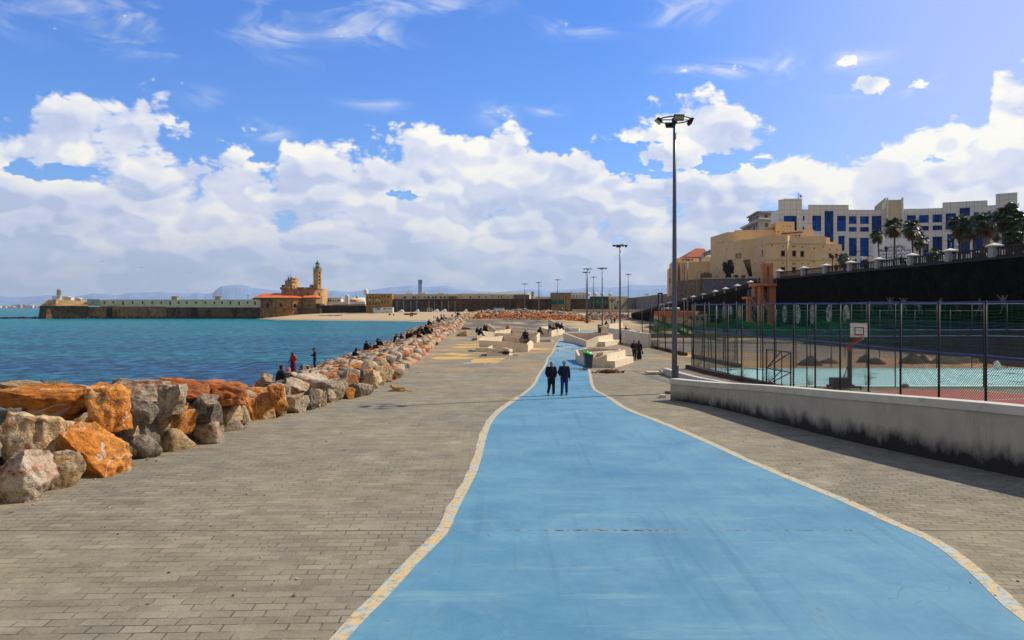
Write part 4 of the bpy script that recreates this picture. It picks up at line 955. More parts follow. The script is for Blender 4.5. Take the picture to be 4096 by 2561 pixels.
def netting(m,a,b,z0,z1,sag,dz,dx,seed,r=.006,x_jit=.5):
 """slack net: sagging horizontal cords and thin uprights"""
 q=random.Random(seed);a=Vector((a[0],a[1],0));d=Vector((b[0],b[1],0))-a;L=d.length;d.normalize();nr=Vector((d.y,-d.x,0));N=max(4,int(L/.5));z=z0
 while z<z1:
  f=(z-z0)/(z1-z0);ph=q.uniform(0,6);am=sag*(1-f)
  pts=[]
  for i in range(N+1):
   s=i/N;pts.append(a+d*(s*L)+nr*(.05*math.sin(9*s+ph))+Vector((0,0,z-am*math.sin(math.pi*s)**2*(.7+.3*math.sin(ph))+.03*math.sin(14*s+ph)+q.uniform(-.012,.012))))
  for p,t in zip(pts,pts[1:]):
   m.quad(p+Vector((0,0,-r)),t+Vector((0,0,-r)),t+Vector((0,0,r)),p+Vector((0,0,r)))
  z+=dz*q.uniform(.7,1.3)
 s=0
 while s<L:
  p0=a+d*s+Vector((0,0,z1));f=s/L;p1=a+d*(s+q.uniform(-.1,.1))+Vector((0,0,z0-sag*math.sin(math.pi*f)**2*.8))
  m.quad(p0-d*r*.7,p0+d*r*.7,p1+d*r*.7,p1-d*r*.7);s+=dx*q.uniform(.7,1.3)
def fence(label,pts,top,rails,r=.045,zg=0.0,mesh=(0.05,2.8,.11,.0042),net=None,lean=0.0,seed=0,midposts=True):
 q=random.Random(seed);t=thing('fence',label,'fence',(pts[0][0],pts[0][1],zg))
 for i,p in enumerate(pts):
  m=MB();m.smooth=True;h=top;dx=q.uniform(-lean,lean);dy=q.uniform(-lean,lean)
  m.tube([(p[0],p[1],zg-.1),(p[0]+dx,p[1]+dy,zg+h)],r,8);m.build('post',fpost,t)
 for(z0,z1)in rails:
  m=MB();m.smooth=True;P=[(p[0],p[1],zg+lerp(z0,z1,i/(len(pts)-1))+q.uniform(-.02,.02))for i,p in enumerate(pts)];m.tube(P,.032,6);m.build('rail',frail,t)
 if mesh:
  m=MB()
  for p,n in zip(pts,pts[1:]):wiremesh(m,p,n,zg+mesh[0],zg+mesh[1],mesh[2],mesh[3])
  m.build('wire_mesh',wire,t)
 if net:
  m=MB()
  for i,(p,n)in enumerate(zip(pts[::net[4]],pts[::net[4]][1:])):netting(m,p,n,zg+net[0],zg+net[1],net[2],net[3],net[5],seed*31+i)
  m.build('netting',gnet,t)
 return t
def fences():
 ks=[.2279,.2414,.2558,.2712,.2885,.308,.3296,.3534,.3807,.412,.4476,.4878,.536,.5948,.665]
 near=[(18.17/(k+.085)*k,18.17/(k+.085))for k in ks]
 fence('nearest black fence of chain link with green netting above, just behind the low white wall',near,4.72,[(4.70,4.68),(2.80,2.86),(.25,.25)],.044,mesh=(.22,2.8,.115,.0046),net=(2.95,4.65,.35,.15,3,.3),seed=1)
 c1=[(14.2+2.5*i,45.1)for i in range(13)]
 fence('chain-link fence crossing between the light blue court and the red court',c1,4.72,[(4.7,4.7),(2.85,2.85)],.036,mesh=(.1,2.8,.14,.005),net=(2.5,4.65,.5,.2,3,.4),seed=2)
 c2=[(13.3,58.9)]+[(15.8+2.6*i,58.9)for i in range(12)]
 fence('chain-link fence crossing behind the light blue court',c2,4.76,[(4.72,4.72),(2.82,2.82)],.036,mesh=(.1,2.8,.17,.006),net=(2.3,4.7,.7,.22,3,.45),seed=3)
 c3=[(16.85,59.5),(16.6,62.5),(16.4,65.3),(16.2,68),(16.05,70.8),(15.95,74.2),(15.8,77.5),(15.65,81),(15.5,85),(15.35,89),(15.2,92.6)]
 fence('leaning bare poles of the torn fence running along the sandy field',c3,4.9,[],.05,mesh=(.25,1.9,.2,.006),lean=.35,seed=4)
 c4=[(18+3.0*i,73-0.3*i)for i in range(9)]
 fence('green net fence with black poles in the shade before the blue terraces',c4,4.3,[(4.2,4.2)],.045,mesh=None,net=(1.9,4.2,.8,.16,2,.35),seed=5)
 c5=[(13.3+2.6*i,104+i*.3)for i in range(3)]
 t=thing('netting_pile','slumped green netting hanging low across the far side of the field','netting',(18,92,0));m=MB()
 q=random.Random(3)
 for i in range(34):
  z=1.0+.05*i;pts=[Vector((16.5+s*23/30,96-s*.35+q.uniform(-.1,.1),z+.35*math.sin(s*.5+i*.05)+.15*math.sin(s*1.7+i*.2)))for s in range(31)]
  for p,n in zip(pts,pts[1:]):m.quad(p-Vector((0,0,.02)),n-Vector((0,0,.02)),n+Vector((0,0,.02)),p+Vector((0,0,.02)))
 m.build('netting',gnet,t)
 t=thing('fence_gate','black steel gate leaf with diagonal braces standing in the nearest fence','gate',(13.6,43.6,0))
 a=Vector((13.75,43.3,0));b=Vector((14.25,40.6,0));b=a+(b-a).normalized()*2.3;Z=Vector((0,0,1))
 a=Vector((.3196*44.8,44.8,0));b=Vector((.3500*41.8,41.8,0))
 m=MB()
 for p in(a,b):m.bar(p+Z*.1,p+Z*2.15,.06)
 for z in(.12,1.08,2.13):m.bar(a+Z*z,b+Z*z,.05)
 m.build('frame',fpost,t)
 for z0,z1 in((.12,1.08),(1.08,2.13)):
  m=MB();m.bar(a+Z*z0,a.lerp(b,.62)+Z*z1,.04);m.build('brace',fpost,t);m=MB();m.bar(a+Z*z0,b+Z*z1,.04);m.build('brace',fpost,t)
 m=MB();m.bar(a.lerp(b,.64)+Z*.12,a.lerp(b,.64)+Z*2.13,.04);m.build('middle_bar',fpost,t)
 t=thing('football_goal','small rusty steel goal frame standing tilted in the field','goal',(17.3,66,0))
 for u,uu in((2894,2897),(2939,2940)):
  m=MB();m.bar(G(u,1455)+Z*0,A(uu,1335,G(u,1455).y),.08);m.build('upright',fpost,t)
 m=MB();m.bar(A(2896,1399,63.5),A(2940,1405,63.5),.06);m.build('crossbar',fpost,t)
 t=thing('slender_gateway','slender tall dark frame like a doorway by the parked cars','frame',GT(2632,1262))
 for u in(2632.5,2648):m=MB();m.bar(A(u,1258,215),A(u,1175 if u<2640 else 1175,215),.5 if u<2640 else .4,.3);m.build('upright',fpost,t)
 m=MB();m.bar(A(2631,1175,215),A(2650,1174,215),.4);m.build('crossbar',fpost,t)
fences()
def hoop():
 d=43.9;k=3.024;B=lambda x,y,dd=d:A(3300+x/k,1150+y/k,dd)
 t=thing('basketball_hoop','portable basketball stand with white backboard and red arm on the near court','basketball hoop',(B(298,1200).x,d,0))
 x=B(298,1200).x;red=mat('hoop_red',(.42,.03,.015),.5,.1,3);white=mat('board_white',(.72,.69,.70),.5,.04,2)
 m=MB();m.box(x-.09,x+.09,d-.09,d+.09,.25,2.1);m.build('post',fpost,t)
 m=MB();m.box(x-.11,x+.11,d-.11,d+.11,2.1,2.52);m.bar((x,d,2.42),(B(405,600).x,d-.5,2.84),.16,.16);m.build('arm',red,t)
 m=MB();m.bar((B(215,1110).x,d,.5),(x,d,1.55),.04);m.build('brace',fpost,t)
 x0,x1=B(78,0).x,B(275,0).x;m=MB();m.box(x0,x1,d-.35,d+.35,.22,.62);m.build('ballast_box',fpost,t)
 m=MB();m.box(x0-.1,B(395,0).x,d-.5,d-.4,.1,.2);m.box(x0-.1,B(395,0).x,d+.4,d+.5,.1,.2);m.box(x0-.05,x0+.05,d-.4,d+.4,.1,.2);m.box(x-.05,x+.05,d-.4,d+.4,.1,.2);m.build('chassis',fpost,t)
 for wx in(x0,B(390,0).x):
  for wy in(d-.45,d+.45):m=MB();m.tube([(wx,wy-.03,.06),(wx,wy+.03,.06)],.06,10);m.build('wheel',fpost,t)
 bx0,bx1=B(302,0,d-.6).x,B(520,0,d-.6).x;yb=d-.6;z0,z1=A(0,1350,yb).z,A(0,1292.5,yb).z
 m=MB();m.box(bx0,bx1,yb,yb+.05,z0,z1);bb=m.build('backboard',white,t)
 m=MB();f=.035
 for(a0,a1,c0,c1)in((bx0-.02,bx1+.02,z1,z1+f),(bx0-.02,bx1+.02,z0-f,z0),(bx0-f,bx0,z0,z1),(bx1,bx1+f,z0,z1)):m.box(a0,a1,yb-.01,yb+.06,c0,c1)
 m.build('edge_frame',fpost,bb)
 ix0,ix1=lerp(bx0,bx1,.25),lerp(bx0,bx1,.77);iz0,iz1=lerp(z0,z1,.17),lerp(z0,z1,.70);m=MB();f=.045
 for(a0,a1,c0,c1)in((ix0,ix1,iz1-f,iz1),(ix0,ix1,iz0,iz0+f),(ix0,ix0+f,iz0,iz1),(ix1-f,ix1,iz0,iz1)):m.box(a0,a1,yb-.006,yb,c0,c1)
 m.build('target_square',fpost,bb)
 m=MB();cx=(bx0+bx1)/2;m.smooth=True;m.tube([(cx+.225*math.cos(2*math.pi*q/20),yb-.33+.225*math.sin(2*math.pi*q/20),z0+.1)for q in range(21)],.012,6,False);m.build('rim',red,t)
 g=G(3621,1551);o=MB();o.smooth=True;o.sph((g.x,g.y,.1),.16,10,7,(1.3,1,.8));o=o.build('stone',mat('field_stone',(.2,.18,.16),.9,.2,8));tag(o,'round grey stone lying on the court just above the white wall','stone')
 g=A(3987,1462,57);m=MB();m.smooth=True;q=random.Random(2)
 for i in range(5):m.sph((g.x+q.uniform(-.2,.2),g.y+q.uniform(-.1,.1),g.z+q.uniform(-.2,.15)),q.uniform(.12,.24),8,6,(1,.6,1.2))
 o=m.build('plastic_bag',mat('white_plastic',(.8,.8,.78),.4,.1,4));tag(o,'white plastic bag caught in the far fence at the right','bag')
 for i,(u,v,w_,h_,col)in enumerate(((3245,1470,2.6,.7,(.05,.03,.02)),(3315,1462,2.0,.45,(.09,.035,.02)),(3462,1458,1.8,.75,(.055,.03,.018)),(3505,1465,1.9,.65,(.04,.025,.018)),(3650,1462,2.4,.85,(.06,.035,.02)),(3690,1460,1.9,.7,(.07,.04,.022)),(3780,1462,3.2,.6,(.11,.07,.04)),(3860,1458,3,.55,(.13,.09,.05)))):
  c=G(u,v);c.y+=2.0;c.x+=2*c.x/c.y;m=MB();m.smooth=True;q=random.Random(i);vs=[];N,M=18,6
  for j in range(M+1):
   for a in range(N):
    r=j/M;th=2*math.pi*a/N;rr=r*(1+.25*mnoise.noise((math.cos(th)*1.5+i*9,math.sin(th)*1.5,0)))
    x=c.x+rr*w_*.42*math.cos(th);y=c.y+rr*w_*.3*math.sin(th);vs.append((x,y,h_*(1-r)**.8*(1+.3*mnoise.noise((x*2,y*2,i)))+.16*mnoise.noise((x*5,y*5,i))-(.03 if j==M else 0)))
  m.add(vs,[(j*N+a,(j+1)*N+a,(j+1)*N+(a+1)%N,j*N+(a+1)%N)for j in range(M)for a in range(N)])
  o=m.build('earth_heap',mat(f'earth_{i}',col,.95,.4,3,bump=.05,bscale=6))
  tag(o,['dark earth heap left of the basketball backboard, behind the light blue court','flat reddish earth heap just left of the basketball post','pointed dark earth heap right of the basketball post, left of a pair','dark earth heap right of the pointed one','tall brown earth heap in the middle of the right part of the field','brown earth heap adjoining the tall middle one','wide pale earth heap third from the right end','rightmost pale earth heap before the terraces'][i],'heap','earth heaps in the field')
 g=GT(2890,1272)
hoop()
def weeds():
 """dry scrub along the foot of the fences"""
 q=random.Random(21);mt=mat('dry_scrub',(.10,.07,.035),.9,.3,4);sp=[(13.1,56.5,.8),(13.4,54,1.0),(13.7,50.5,1.2),(13.9,48.3,1.3),(14.8,45.8,.9),(13.6,51.8,.7),(16.5,70,.9),(15.9,75.5,1.0),(15.7,80,.8),(15.4,86,1.0),(17,62,.7),(20.5,46,1.5),(19.6,46.6,1.3),(17.2,45.9,.8)]
 labs=['at the corner post of the nearest fence','beside the dark kerb of the nearest fence','tangled in the nearest fence beside the gate','tall and thin at the gate post','behind the gate by the court corner','low, between two posts of the nearest fence','under the torn fence by the sandy gap','at a leaning pole of the torn fence','half way along the torn fence','near the far end of the torn fence','at the end of the cross fence','tallest, left of the basketball base','curving over the court left of the hoop','low beside the gate on the court side']
 for i,(x,y,h)in enumerate(sp):
  m=MB()
  for k in range(26):
   a=q.uniform(0,6.28);r=q.uniform(.1,.6)*h;hh=h*q.uniform(.4,1);p=Vector((x+q.uniform(-.15,.15),y+q.uniform(-.15,.15),0));e=p+Vector((r*math.cos(a),r*math.sin(a),hh));c=p.lerp(e,.5)+Vector((0,0,.15*hh))
   m.tube([p,c,e],[.007,.005,.003],3,False)
  tag(m.build('dry_bush',mt),'dry leafless weed '+labs[i],'weed','dry weeds along the fences')
weeds()
RW=[(50.5,40),(50.0,60),(47.8,105),(45.5,150)]
RAMP=[(45.5,150,9.35),(42.6,169,7.7),(39.6,186,6.2),(36.4,203,4.7),(34.6,214,3.7),(33.2,222,3.0)]
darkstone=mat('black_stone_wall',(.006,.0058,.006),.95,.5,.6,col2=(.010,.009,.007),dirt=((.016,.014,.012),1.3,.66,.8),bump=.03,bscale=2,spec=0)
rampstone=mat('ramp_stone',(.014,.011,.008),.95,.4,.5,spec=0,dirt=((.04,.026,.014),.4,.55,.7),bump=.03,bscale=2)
def big_wall():
 t=thing('retaining_wall','towering black stone retaining wall under the upper street with round and figure murals','wall',(45.5,150,0))
 top=9.35;pts=[(x,y,top)for x,y in RW]
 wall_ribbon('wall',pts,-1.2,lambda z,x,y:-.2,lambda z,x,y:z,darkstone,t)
 wall_ribbon('cornice',[(x,y,top+.22)for x,y in RW],-1.4,lambda z,x,y:top,lambda z,x,y:z,mat('dark_cornice',(.035,.035,.04),.9,.3,2),t,over=-.15)
 m=MB();P=[(50.5,40),(260,40),(260,420),(62,420),(53,235),(53.5,178),(46.5,150),(48.8,105),(51,60)]
 m.prism([(p[0]+(1.0 if i in(0,6,7,8)else 0),p[1])for i,p in enumerate(P)],-.3,9.33);struct(m.build('upper_street',mat('street_paving',(.18,.17,.16),.9,.15,.5)))
 t2=thing('ramp_wall','dark stone wall of the ramp descending from the upper street towards the parked cars','wall',(45.5,150,0))
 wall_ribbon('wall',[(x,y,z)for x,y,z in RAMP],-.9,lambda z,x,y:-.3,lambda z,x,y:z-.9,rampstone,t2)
 wall_ribbon('parapet',[(x,y,z)for x,y,z in RAMP],-.55,lambda z,x,y:z-.9,lambda z,x,y:z-.18,mat('ramp_parapet',(.02,.018,.015),.95,.3,1),t2)
 m=MB();vs=[]
 for x,y,z in RAMP:vs+=[(x+.9,y,z-1.0),(x+14,y+2,z-1.0)]
 m.add(vs,[(2*i,2*i+1,2*i+3,2*i+2)for i in range(len(RAMP)-1)]);struct(m.build('ramp_road',mat('street_paving',(.18,.17,.16))))
 cap=mat('pale_cap_stone',(.64,.63,.61),.8,.08,2);pst=mat('pillar_stone',(.36,.36,.37),.85,.12,2)
 def onwall(u,line):
  for a,b in zip(line,line[1:]):
   for s in range(101):
    f=s/100;x,y=lerp(a[0],b[0],f),lerp(a[1],b[1],f)
    if abs(U0+x/y*FP-u)<6:pass
   k=(u-U0)/FP;
   den=(b[0]-a[0])-k*(b[1]-a[1])
   if abs(den)<1e-9:continue
   f=(k*a[1]-a[0])/den
   if-.001<=f<=1.001:return lerp(a[0],b[0],f),lerp(a[1],b[1],f),(lerp(a[2],b[2],f)if len(a)>2 else None)
 for i,u in enumerate((2998,2945,2898,2857,2811,2771,2735,2675,2646)):
  w_=onwall(u,RAMP)
  if not w_:continue
  x,y,z=w_;x+=.25;pt=thing('ramp_pillar',f"small white-capped pillar on the ramp wall, {'first second third fourth fifth sixth seventh eighth ninth'.split()[i]} down from the orange stair tower",'pillar',(x,y,z-.9),group='capped pillars of the ramp wall')
  m=MB();m.box(x-.3,x+.3,y-.3,y+.3,z-.9,z-.02);m.build('shaft',pst,pt)
  m=MB();m.prism([(x-.58,y-.58),(x+.58,y-.58),(x+.58,y+.58),(x-.58,y+.58)],z-.02,z+.1);m.add([(x-.58,y-.58,z+.1),(x+.58,y-.58,z+.1),(x+.58,y+.58,z+.1),(x-.58,y+.58,z+.1),(x,y,z+.42)],[(0,1,4),(1,2,4),(2,3,4),(3,0,4)]);m.build('cap',cap,pt)
 bal=mat('balustrade_iron',(.022,.024,.03),.8,.2,3)
 us=[3108,3205,3292,3391,3501,3633,3785,3960,4190]
 P=[onwall(u,[(a,b)for a,b in RW])for u in us];P=[(p[0]+.45,p[1])for p in P];P[0]=(P[0][0],P[0][1])
 names=['at the orange stair tower','left of the beige citadel lamp','under the beige citadel corner','left of the billboard','before the left half of the billboard','right of the billboard','under the first clump of palms','rightmost, under the palms']
 z0=top+.22
 pil=thing('balustrade_pillar','','pillar',(0,0,z0));m=MB();m.box(-.42,.42,-.42,.42,z0,z0+1.15);o=m.build('shaft',pst,pil,False);o.location=(0,0,-z0)
 m=MB();m.box(-.62,.62,-.62,.62,z0+1.15,z0+1.27);m.add([(-.62,-.62,z0+1.27),(.62,-.62,z0+1.27),(.62,.62,z0+1.27),(-.62,.62,z0+1.27),(0,0,z0+1.55)],[(0,1,4),(1,2,4),(2,3,4),(3,0,4)]);o=m.build('cap',cap,pil,False);o.location=(0,0,-z0)
 pl=['at the head of the stairs','first to the right of the stair tower','second right of the stair tower, before the beige citadel','at the right corner of the beige citadel','before the left edge of the billboard','before the right edge of the billboard','between the low palm bush and the tall palms','largest one, under the palms','beyond the right edge']
 for i,p in enumerate(P):
  lab='stone pillar with white pyramid cap, '+pl[i]
  if i==0:pil.location=(p[0],p[1],z0);pil['label']=lab;pil['group']='white-capped pillars of the balustrade'
  else:dup(pil,(p[0],p[1],z0),0,lab,'white-capped pillars of the balustrade')
 for i,(a,b)in enumerate(zip(P,P[1:])):
  a=Vector((*a,0));b=Vector((*b,0));d=(b-a).normalized();L=(b-a).length;Z=Vector((0,0,1));nr=Vector((d.y,-d.x,0))
  t=thing('balustrade','dark balustrade section '+names[i],'balustrade',(a.x,a.y,z0),group='balustrade sections of the upper street')
  m=MB();m.bar(a+Z*(z0+.12),b+Z*(z0+.12),.16,.2);m.build('bottom_rail',bal,t);m=MB();m.bar(a+Z*(z0+.98),b+Z*(z0+.98),.16,.16);m.build('top_rail',bal,t)
  n=int(L/.40);n=min(n,60)
  bm_=None
  for k in range(n):
   c=a+d*(L*(k+.5)/n);
   if bm_ is None:
    m=MB();m.box(-.05,.05,-.04,.04,.22,.90);bm_=m.mesh('baluster',bal)
   o=bpy.data.objects.new('baluster',bm_);COL.objects.link(o);o.parent=t;o.location=(c.x-a.x,c.y-a.y,0);o.rotation_euler=(0,0,math.atan2(d.y,d.x))
 ms=[]
 for i,(c1,c2)in enumerate((((.62,.62,.50),(.12,.18,.22)),((.52,.52,.32),(.16,.20,.24)),((.52,.56,.56),(.08,.10,.14)),((.62,.42,.20),(.20,.26,.32)))):
  ms.append(mat(f'mural_paint_{i}',c1,.8,.3,1.1,col2=c2,thr=(.46,.54)))
 rim=mat('mural_rim',(.36,.42,.44),.8,.2,6)
 wl=[(x,y)for x,y in RW];rl=[(a[0],a[1])for a in RAMP]
 for i,(u,v0,v1)in enumerate(((2867,1222,1276),(2895,1222,1277),(2923,1221,1279),(2959,1221,1281),(2993,1221,1285),(3139,1221,1291),(3192,1221,1295),(3250,1221,1296),(3317,1221,1298),(3386,1221,1303))):
  p=onwall(u,wl)or onwall(u,rl);x,y=p[0],p[1];seg=Vector((wl[3][0]-wl[2][0],wl[3][1]-wl[2][1],0)).normalized()if y<150 else Vector((rl[1][0]-rl[0][0],rl[1][1]-rl[0][1],0)).normalized()
  nr=Vector((-seg.y,seg.x,0));
  if nr.x>0:nr=-nr
  z1=4.9;zb=A(u,v1,y).z;zc=(z1+zb)/2;rv=(z1-zb)/2;c=Vector((x,y,zc))+nr*.03
  rh=rv*(.66 if i>4 else .55)
  t=thing('round_mural',f"oval painted medallion on the black wall, {'first second third fourth fifth'.split()[i % 5]} from the left, {'left' if i < 5 else 'right'} of the stair tower",'mural',(c.x,c.y,c.z),group='painted medallions on the retaining wall')
  N=28;ring=[(math.cos(2*math.pi*k/N),math.sin(2*math.pi*k/N))for k in range(N)]
  m=MB();Zv=Vector((0,0,1))
  out=[c+seg*(rh*a)+Zv*(rv*b)for a,b in ring];inn=[c+nr*.015+seg*(rh*.84*a)+Zv*(rv*.88*b)for a,b in ring]
  m.add(out+inn,[(k,(k+1)%N,N+(k+1)%N,N+k)for k in range(N)]);m.build('rim',rim,t)
  m=MB();m.add([p+nr*.002 for p in inn],[tuple(range(N))]);m.build('painting',ms[i%4],t)
 cols=[tuple(.3*q for q in k)for k in[(.35,.10,.08),(.10,.25,.35),(.30,.12,.10),(.42,.30,.22),(.48,.46,.46),(.50,.50,.52),(.42,.24,.12),(.16,.05,.04),(.40,.34,.34),(.30,.34,.20)]]
 for i,(u,v0,v1,lean)in enumerate(((3453,1215,1256,.2),(3472,1205,1258,-.1),(3490,1203,1258,.15),(3562,1188,1257,0),(3622,1192,1256,.1),(3688,1209,1259,.35),(3755,1192,1256,-.15),(3840,1205,1265,.25),(3920,1194,1264,0),(4022,1180,1258,.1))):
  x,y=onwall(u,wl)[:2];seg=Vector((wl[3][0]-wl[1][0],wl[3][1]-wl[1][1],0)).normalized();nr=Vector((-1,0,0));zt=A(u,v0,y).z;zb=A(u,v1,y).z;H=zt-zb;c=Vector((x,y,zb))+nr*.05
  m=MB();Zv=Vector((0,0,1));k_=1.9
  def cap_(p,q_,r0,r1):
   p=Vector((p[0]+lean*p[1],p[1]));q_=Vector((q_[0]+lean*q_[1],q_[1]));t_=(q_-p).normalized();n_=Vector((-t_.y,t_.x));W_=lambda a:c+seg*(a.x*H*k_)+Zv*(a.y*H)
   pts=[p-n_*r0-t_*r0*.5,p-t_*r0,p+n_*r0-t_*r0*.5,q_+n_*r1+t_*r1*.5,q_+t_*r1,q_-n_*r1+t_*r1*.5];m.add([W_(a)for a in pts],[tuple(range(6))])
  cap_((0,.52),(0,.8),.07,.1);cap_((0,.9),(0,.95),.05,.05);cap_((-.03,.5),(-.12,.25),.05,.035);cap_((-.12,.25),(-.06,.02),.035,.02);cap_((.03,.5),(.10,.27),.05,.035);cap_((.10,.27),(.2,.05),.035,.02)
  up=i in(3,4,9);cap_((-.09,.78),(-.2,.98 if up else .6),.03,.025);cap_((.09,.78),(.22,1.0 if up else .68),.03,.025)
  o=m.build('painted_figure',mat(f'figure_paint_{i}',cols[i],.85,.3,1.2))
  tag(o,['pinkish painted runner, leftmost of the cluster of three on the black wall','painted figure in light blue, middle of the cluster of three','red and blue painted figure, right of the cluster of three','painted gymnast with both arms raised','white painted figure stretching up','white painted figure running leftwards','painted figure in blue and gold leaping','dark red painted figure low on the wall','painted striped footballer beside a white ball','painted figure at the far right with arm lifted'][i],'mural','painted athletes on the retaining wall')
 t=thing('terrace_steps','dark blue seating terraces in the shade at the foot of the black wall','terrace',(40,80,0));bl=mat('terrace_blue',(.004,.009,.026),.8,.2,.8)
 for k in range(6):
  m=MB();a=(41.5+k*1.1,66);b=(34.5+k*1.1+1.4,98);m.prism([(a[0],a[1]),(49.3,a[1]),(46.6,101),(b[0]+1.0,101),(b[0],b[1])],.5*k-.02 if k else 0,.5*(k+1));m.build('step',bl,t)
 t=thing('stair_flight','steep dark concrete stair rising against the blue terraces at the right','stairs',(38,62,0));m=MB()
 for k in range(12):m.box(38+k*.42,38+(k+1)*.42,60.2-k*.02,64.8,0,.33*(k+1))
 m.build('steps',mat('dark_step',(.02,.02,.022),.9,.3,2),t)
big_wall()
# ======== facades with real openings
class Plane2:
 """vertical plane from P0 to P1 (left to right as seen); converts photo pixels to (s, z)"""
 def __init__(s,P0,P1):
  s.P0=Vector((P0[0],P0[1],0));s.P1=Vector((P1[0],P1[1],0));s.L=(s.P1-s.P0).length;s.d=(s.P1-s.P0).normalized();s.n=Vector((s.d.y,-s.d.x,0))
 def px(s,u,v):
  k=(u-U0)/FP;den=s.d.x-k*s.d.y;q=(k*s.P0.y-s.P0.x)/den;y=s.P0.y+q*s.d.y
  return q,CAMZ-(v-V0)*y/FP
 def rect(s,u0,v0,u1,v1):
  a=s.px(u0,v0);b=s.px(u1,v1);c=s.px(u0,v1);e=s.px(u1,v0)
  return(a[0],b[0],(c[1]+b[1])/2,(a[1]+e[1])/2)
 def pt(s,q,z,o=0.0):p=s.P0+s.d*q+s.n*o;return(p.x,p.y,z)
def facade(m,pl,z0,z1,rects,depth=.3):
 S=sorted({0.0,pl.L}|{max(0,min(pl.L,r[0]))for r in rects}|{max(0,min(pl.L,r[1]))for r in rects});Zs=sorted({z0,z1}|{max(z0,min(z1,r[2]))for r in rects}|{max(z0,min(z1,r[3]))for r in rects})
 for a,b in zip(S,S[1:]):
  run=None
  for c,d in zip(Zs,Zs[1:]):
   cs,cz=(a+b)/2,(c+d)/2
   if any(r[0]<cs<r[1]and r[2]<cz<r[3]for r in rects):
    if run is not None:m.quad(pl.pt(a,run),pl.pt(b,run),pl.pt(b,c),pl.pt(a,c));run=None
   elif run is None:run=c
  if run is not None:m.quad(pl.pt(a,run),pl.pt(b,run),pl.pt(b,z1),pl.pt(a,z1))
 for r in rects:
  a,b,c,d=r;D=-depth
  m.quad(pl.pt(a,c),pl.pt(a,c,D),pl.pt(a,d,D),pl.pt(a,d));m.quad(pl.pt(b,c,D),pl.pt(b,c),pl.pt(b,d),pl.pt(b,d,D))
  m.quad(pl.pt(a,d,D),pl.pt(b,d,D),pl.pt(b,d),pl.pt(a,d));m.quad(pl.pt(a,c),pl.pt(b,c),pl.pt(b,c,D),pl.pt(a,c,D))
def pane(par,pl,r,mt,depth=.3,name='window',bars=None,barm=None,sill=None,bw=.06):
 m=MB();m.quad(pl.pt(r[0],r[2],-depth+.01),pl.pt(r[1],r[2],-depth+.01),pl.pt(r[1],r[3],-depth+.01),pl.pt(r[0],r[3],-depth+.01));o=m.build(name,mt,par)
 if bars:
  f=MB();nx,nz=bars
  for i in range(nx+1):
   s=lerp(r[0],r[1],i/nx);a=pl.pt(s-bw/2,r[2],-depth+.02);b=pl.pt(s+bw/2,r[2],-depth+.06)
   f.add([pl.pt(s-bw/2,r[2],-depth+.05),pl.pt(s+bw/2,r[2],-depth+.05),pl.pt(s+bw/2,r[3],-depth+.05),pl.pt(s-bw/2,r[3],-depth+.05)],[(0,1,2,3)])
  for i in range(nz+1):
   z=lerp(r[2],r[3],i/nz);f.add([pl.pt(r[0],z-bw/2,-depth+.053),pl.pt(r[1],z-bw/2,-depth+.053),pl.pt(r[1],z+bw/2,-depth+.053),pl.pt(r[0],z+bw/2,-depth+.053)],[(0,1,2,3)])
  f.build('frame',barm,o)
 if sill:
  f=MB();f.add([pl.pt(r[0]-.15,r[2]-.16,.0),pl.pt(r[1]+.15,r[2]-.16,.0),pl.pt(r[1]+.15,r[2]-.16,.16),pl.pt(r[0]-.15,r[2]-.16,.16),pl.pt(r[0]-.15,r[2],.0),pl.pt(r[1]+.15,r[2],.0),pl.pt(r[1]+.15,r[2],.16),pl.pt(r[0]-.15,r[2],.16)],[(0,3,2,1),(4,5,6,7),(3,7,6,2),(0,4,7,3),(1,2,6,5)]);f.build('sill',sill,o)
  f=MB();f.add([pl.pt(r[0]-.15,r[3],.0),pl.pt(r[1]+.15,r[3],.0),pl.pt(r[1]+.15,r[3],.16),pl.pt(r[0]-.15,r[3],.16),pl.pt(r[0]-.15,r[3]+.12,.0),pl.pt(r[1]+.15,r[3]+.12,.0),pl.pt(r[1]+.15,r[3]+.12,.16),pl.pt(r[0]-.15,r[3]+.12,.16)],[(0,3,2,1),(4,5,6,7),(3,7,6,2),(0,4,7,3),(1,2,6,5)]);f.build('lintel',sill,o)
 return o
def at_d(u,d):return((u-U0)*d/FP,d)
def zof(v,d):return CAMZ-(v-V0)*d/FP
glassblack=mat('dark_window',(.012,.012,.016),.25,.3,.8,spec=.5)
def clad_mat():
 m,t,b=newmat('white_cladding');P=t.n('ShaderNodeNewGeometry').outputs['Position'];X,Y,Z=t.sep(P)
 bt=t.n('ShaderNodeTexBrick');bt.offset=0;t.put(bt.inputs['Vector'],t.xyz(X,Z,0))
 for k,v in(('Scale',1),('Mortar Size',.035),('Mortar Smooth',.1),('Brick Width',1.52),('Row Height',1.16)):bt.inputs[k].default_value=v
 bt.inputs['Color1'].default_value=(.66,.655,.64,1);bt.inputs['Color2'].default_value=(.70,.69,.67,1);bt.inputs['Mortar'].default_value=(.30,.30,.30,1)
 c=t.mix(t.mr(t.noise(P,.25,3,.6),.4,.7,0,.3),bt.outputs[0],(.6,.58,.54));t.put(b.inputs['Base Color'],c);b.inputs['Roughness'].default_value=.45;b.inputs['Specular IOR Level'].default_value=.4
 return m
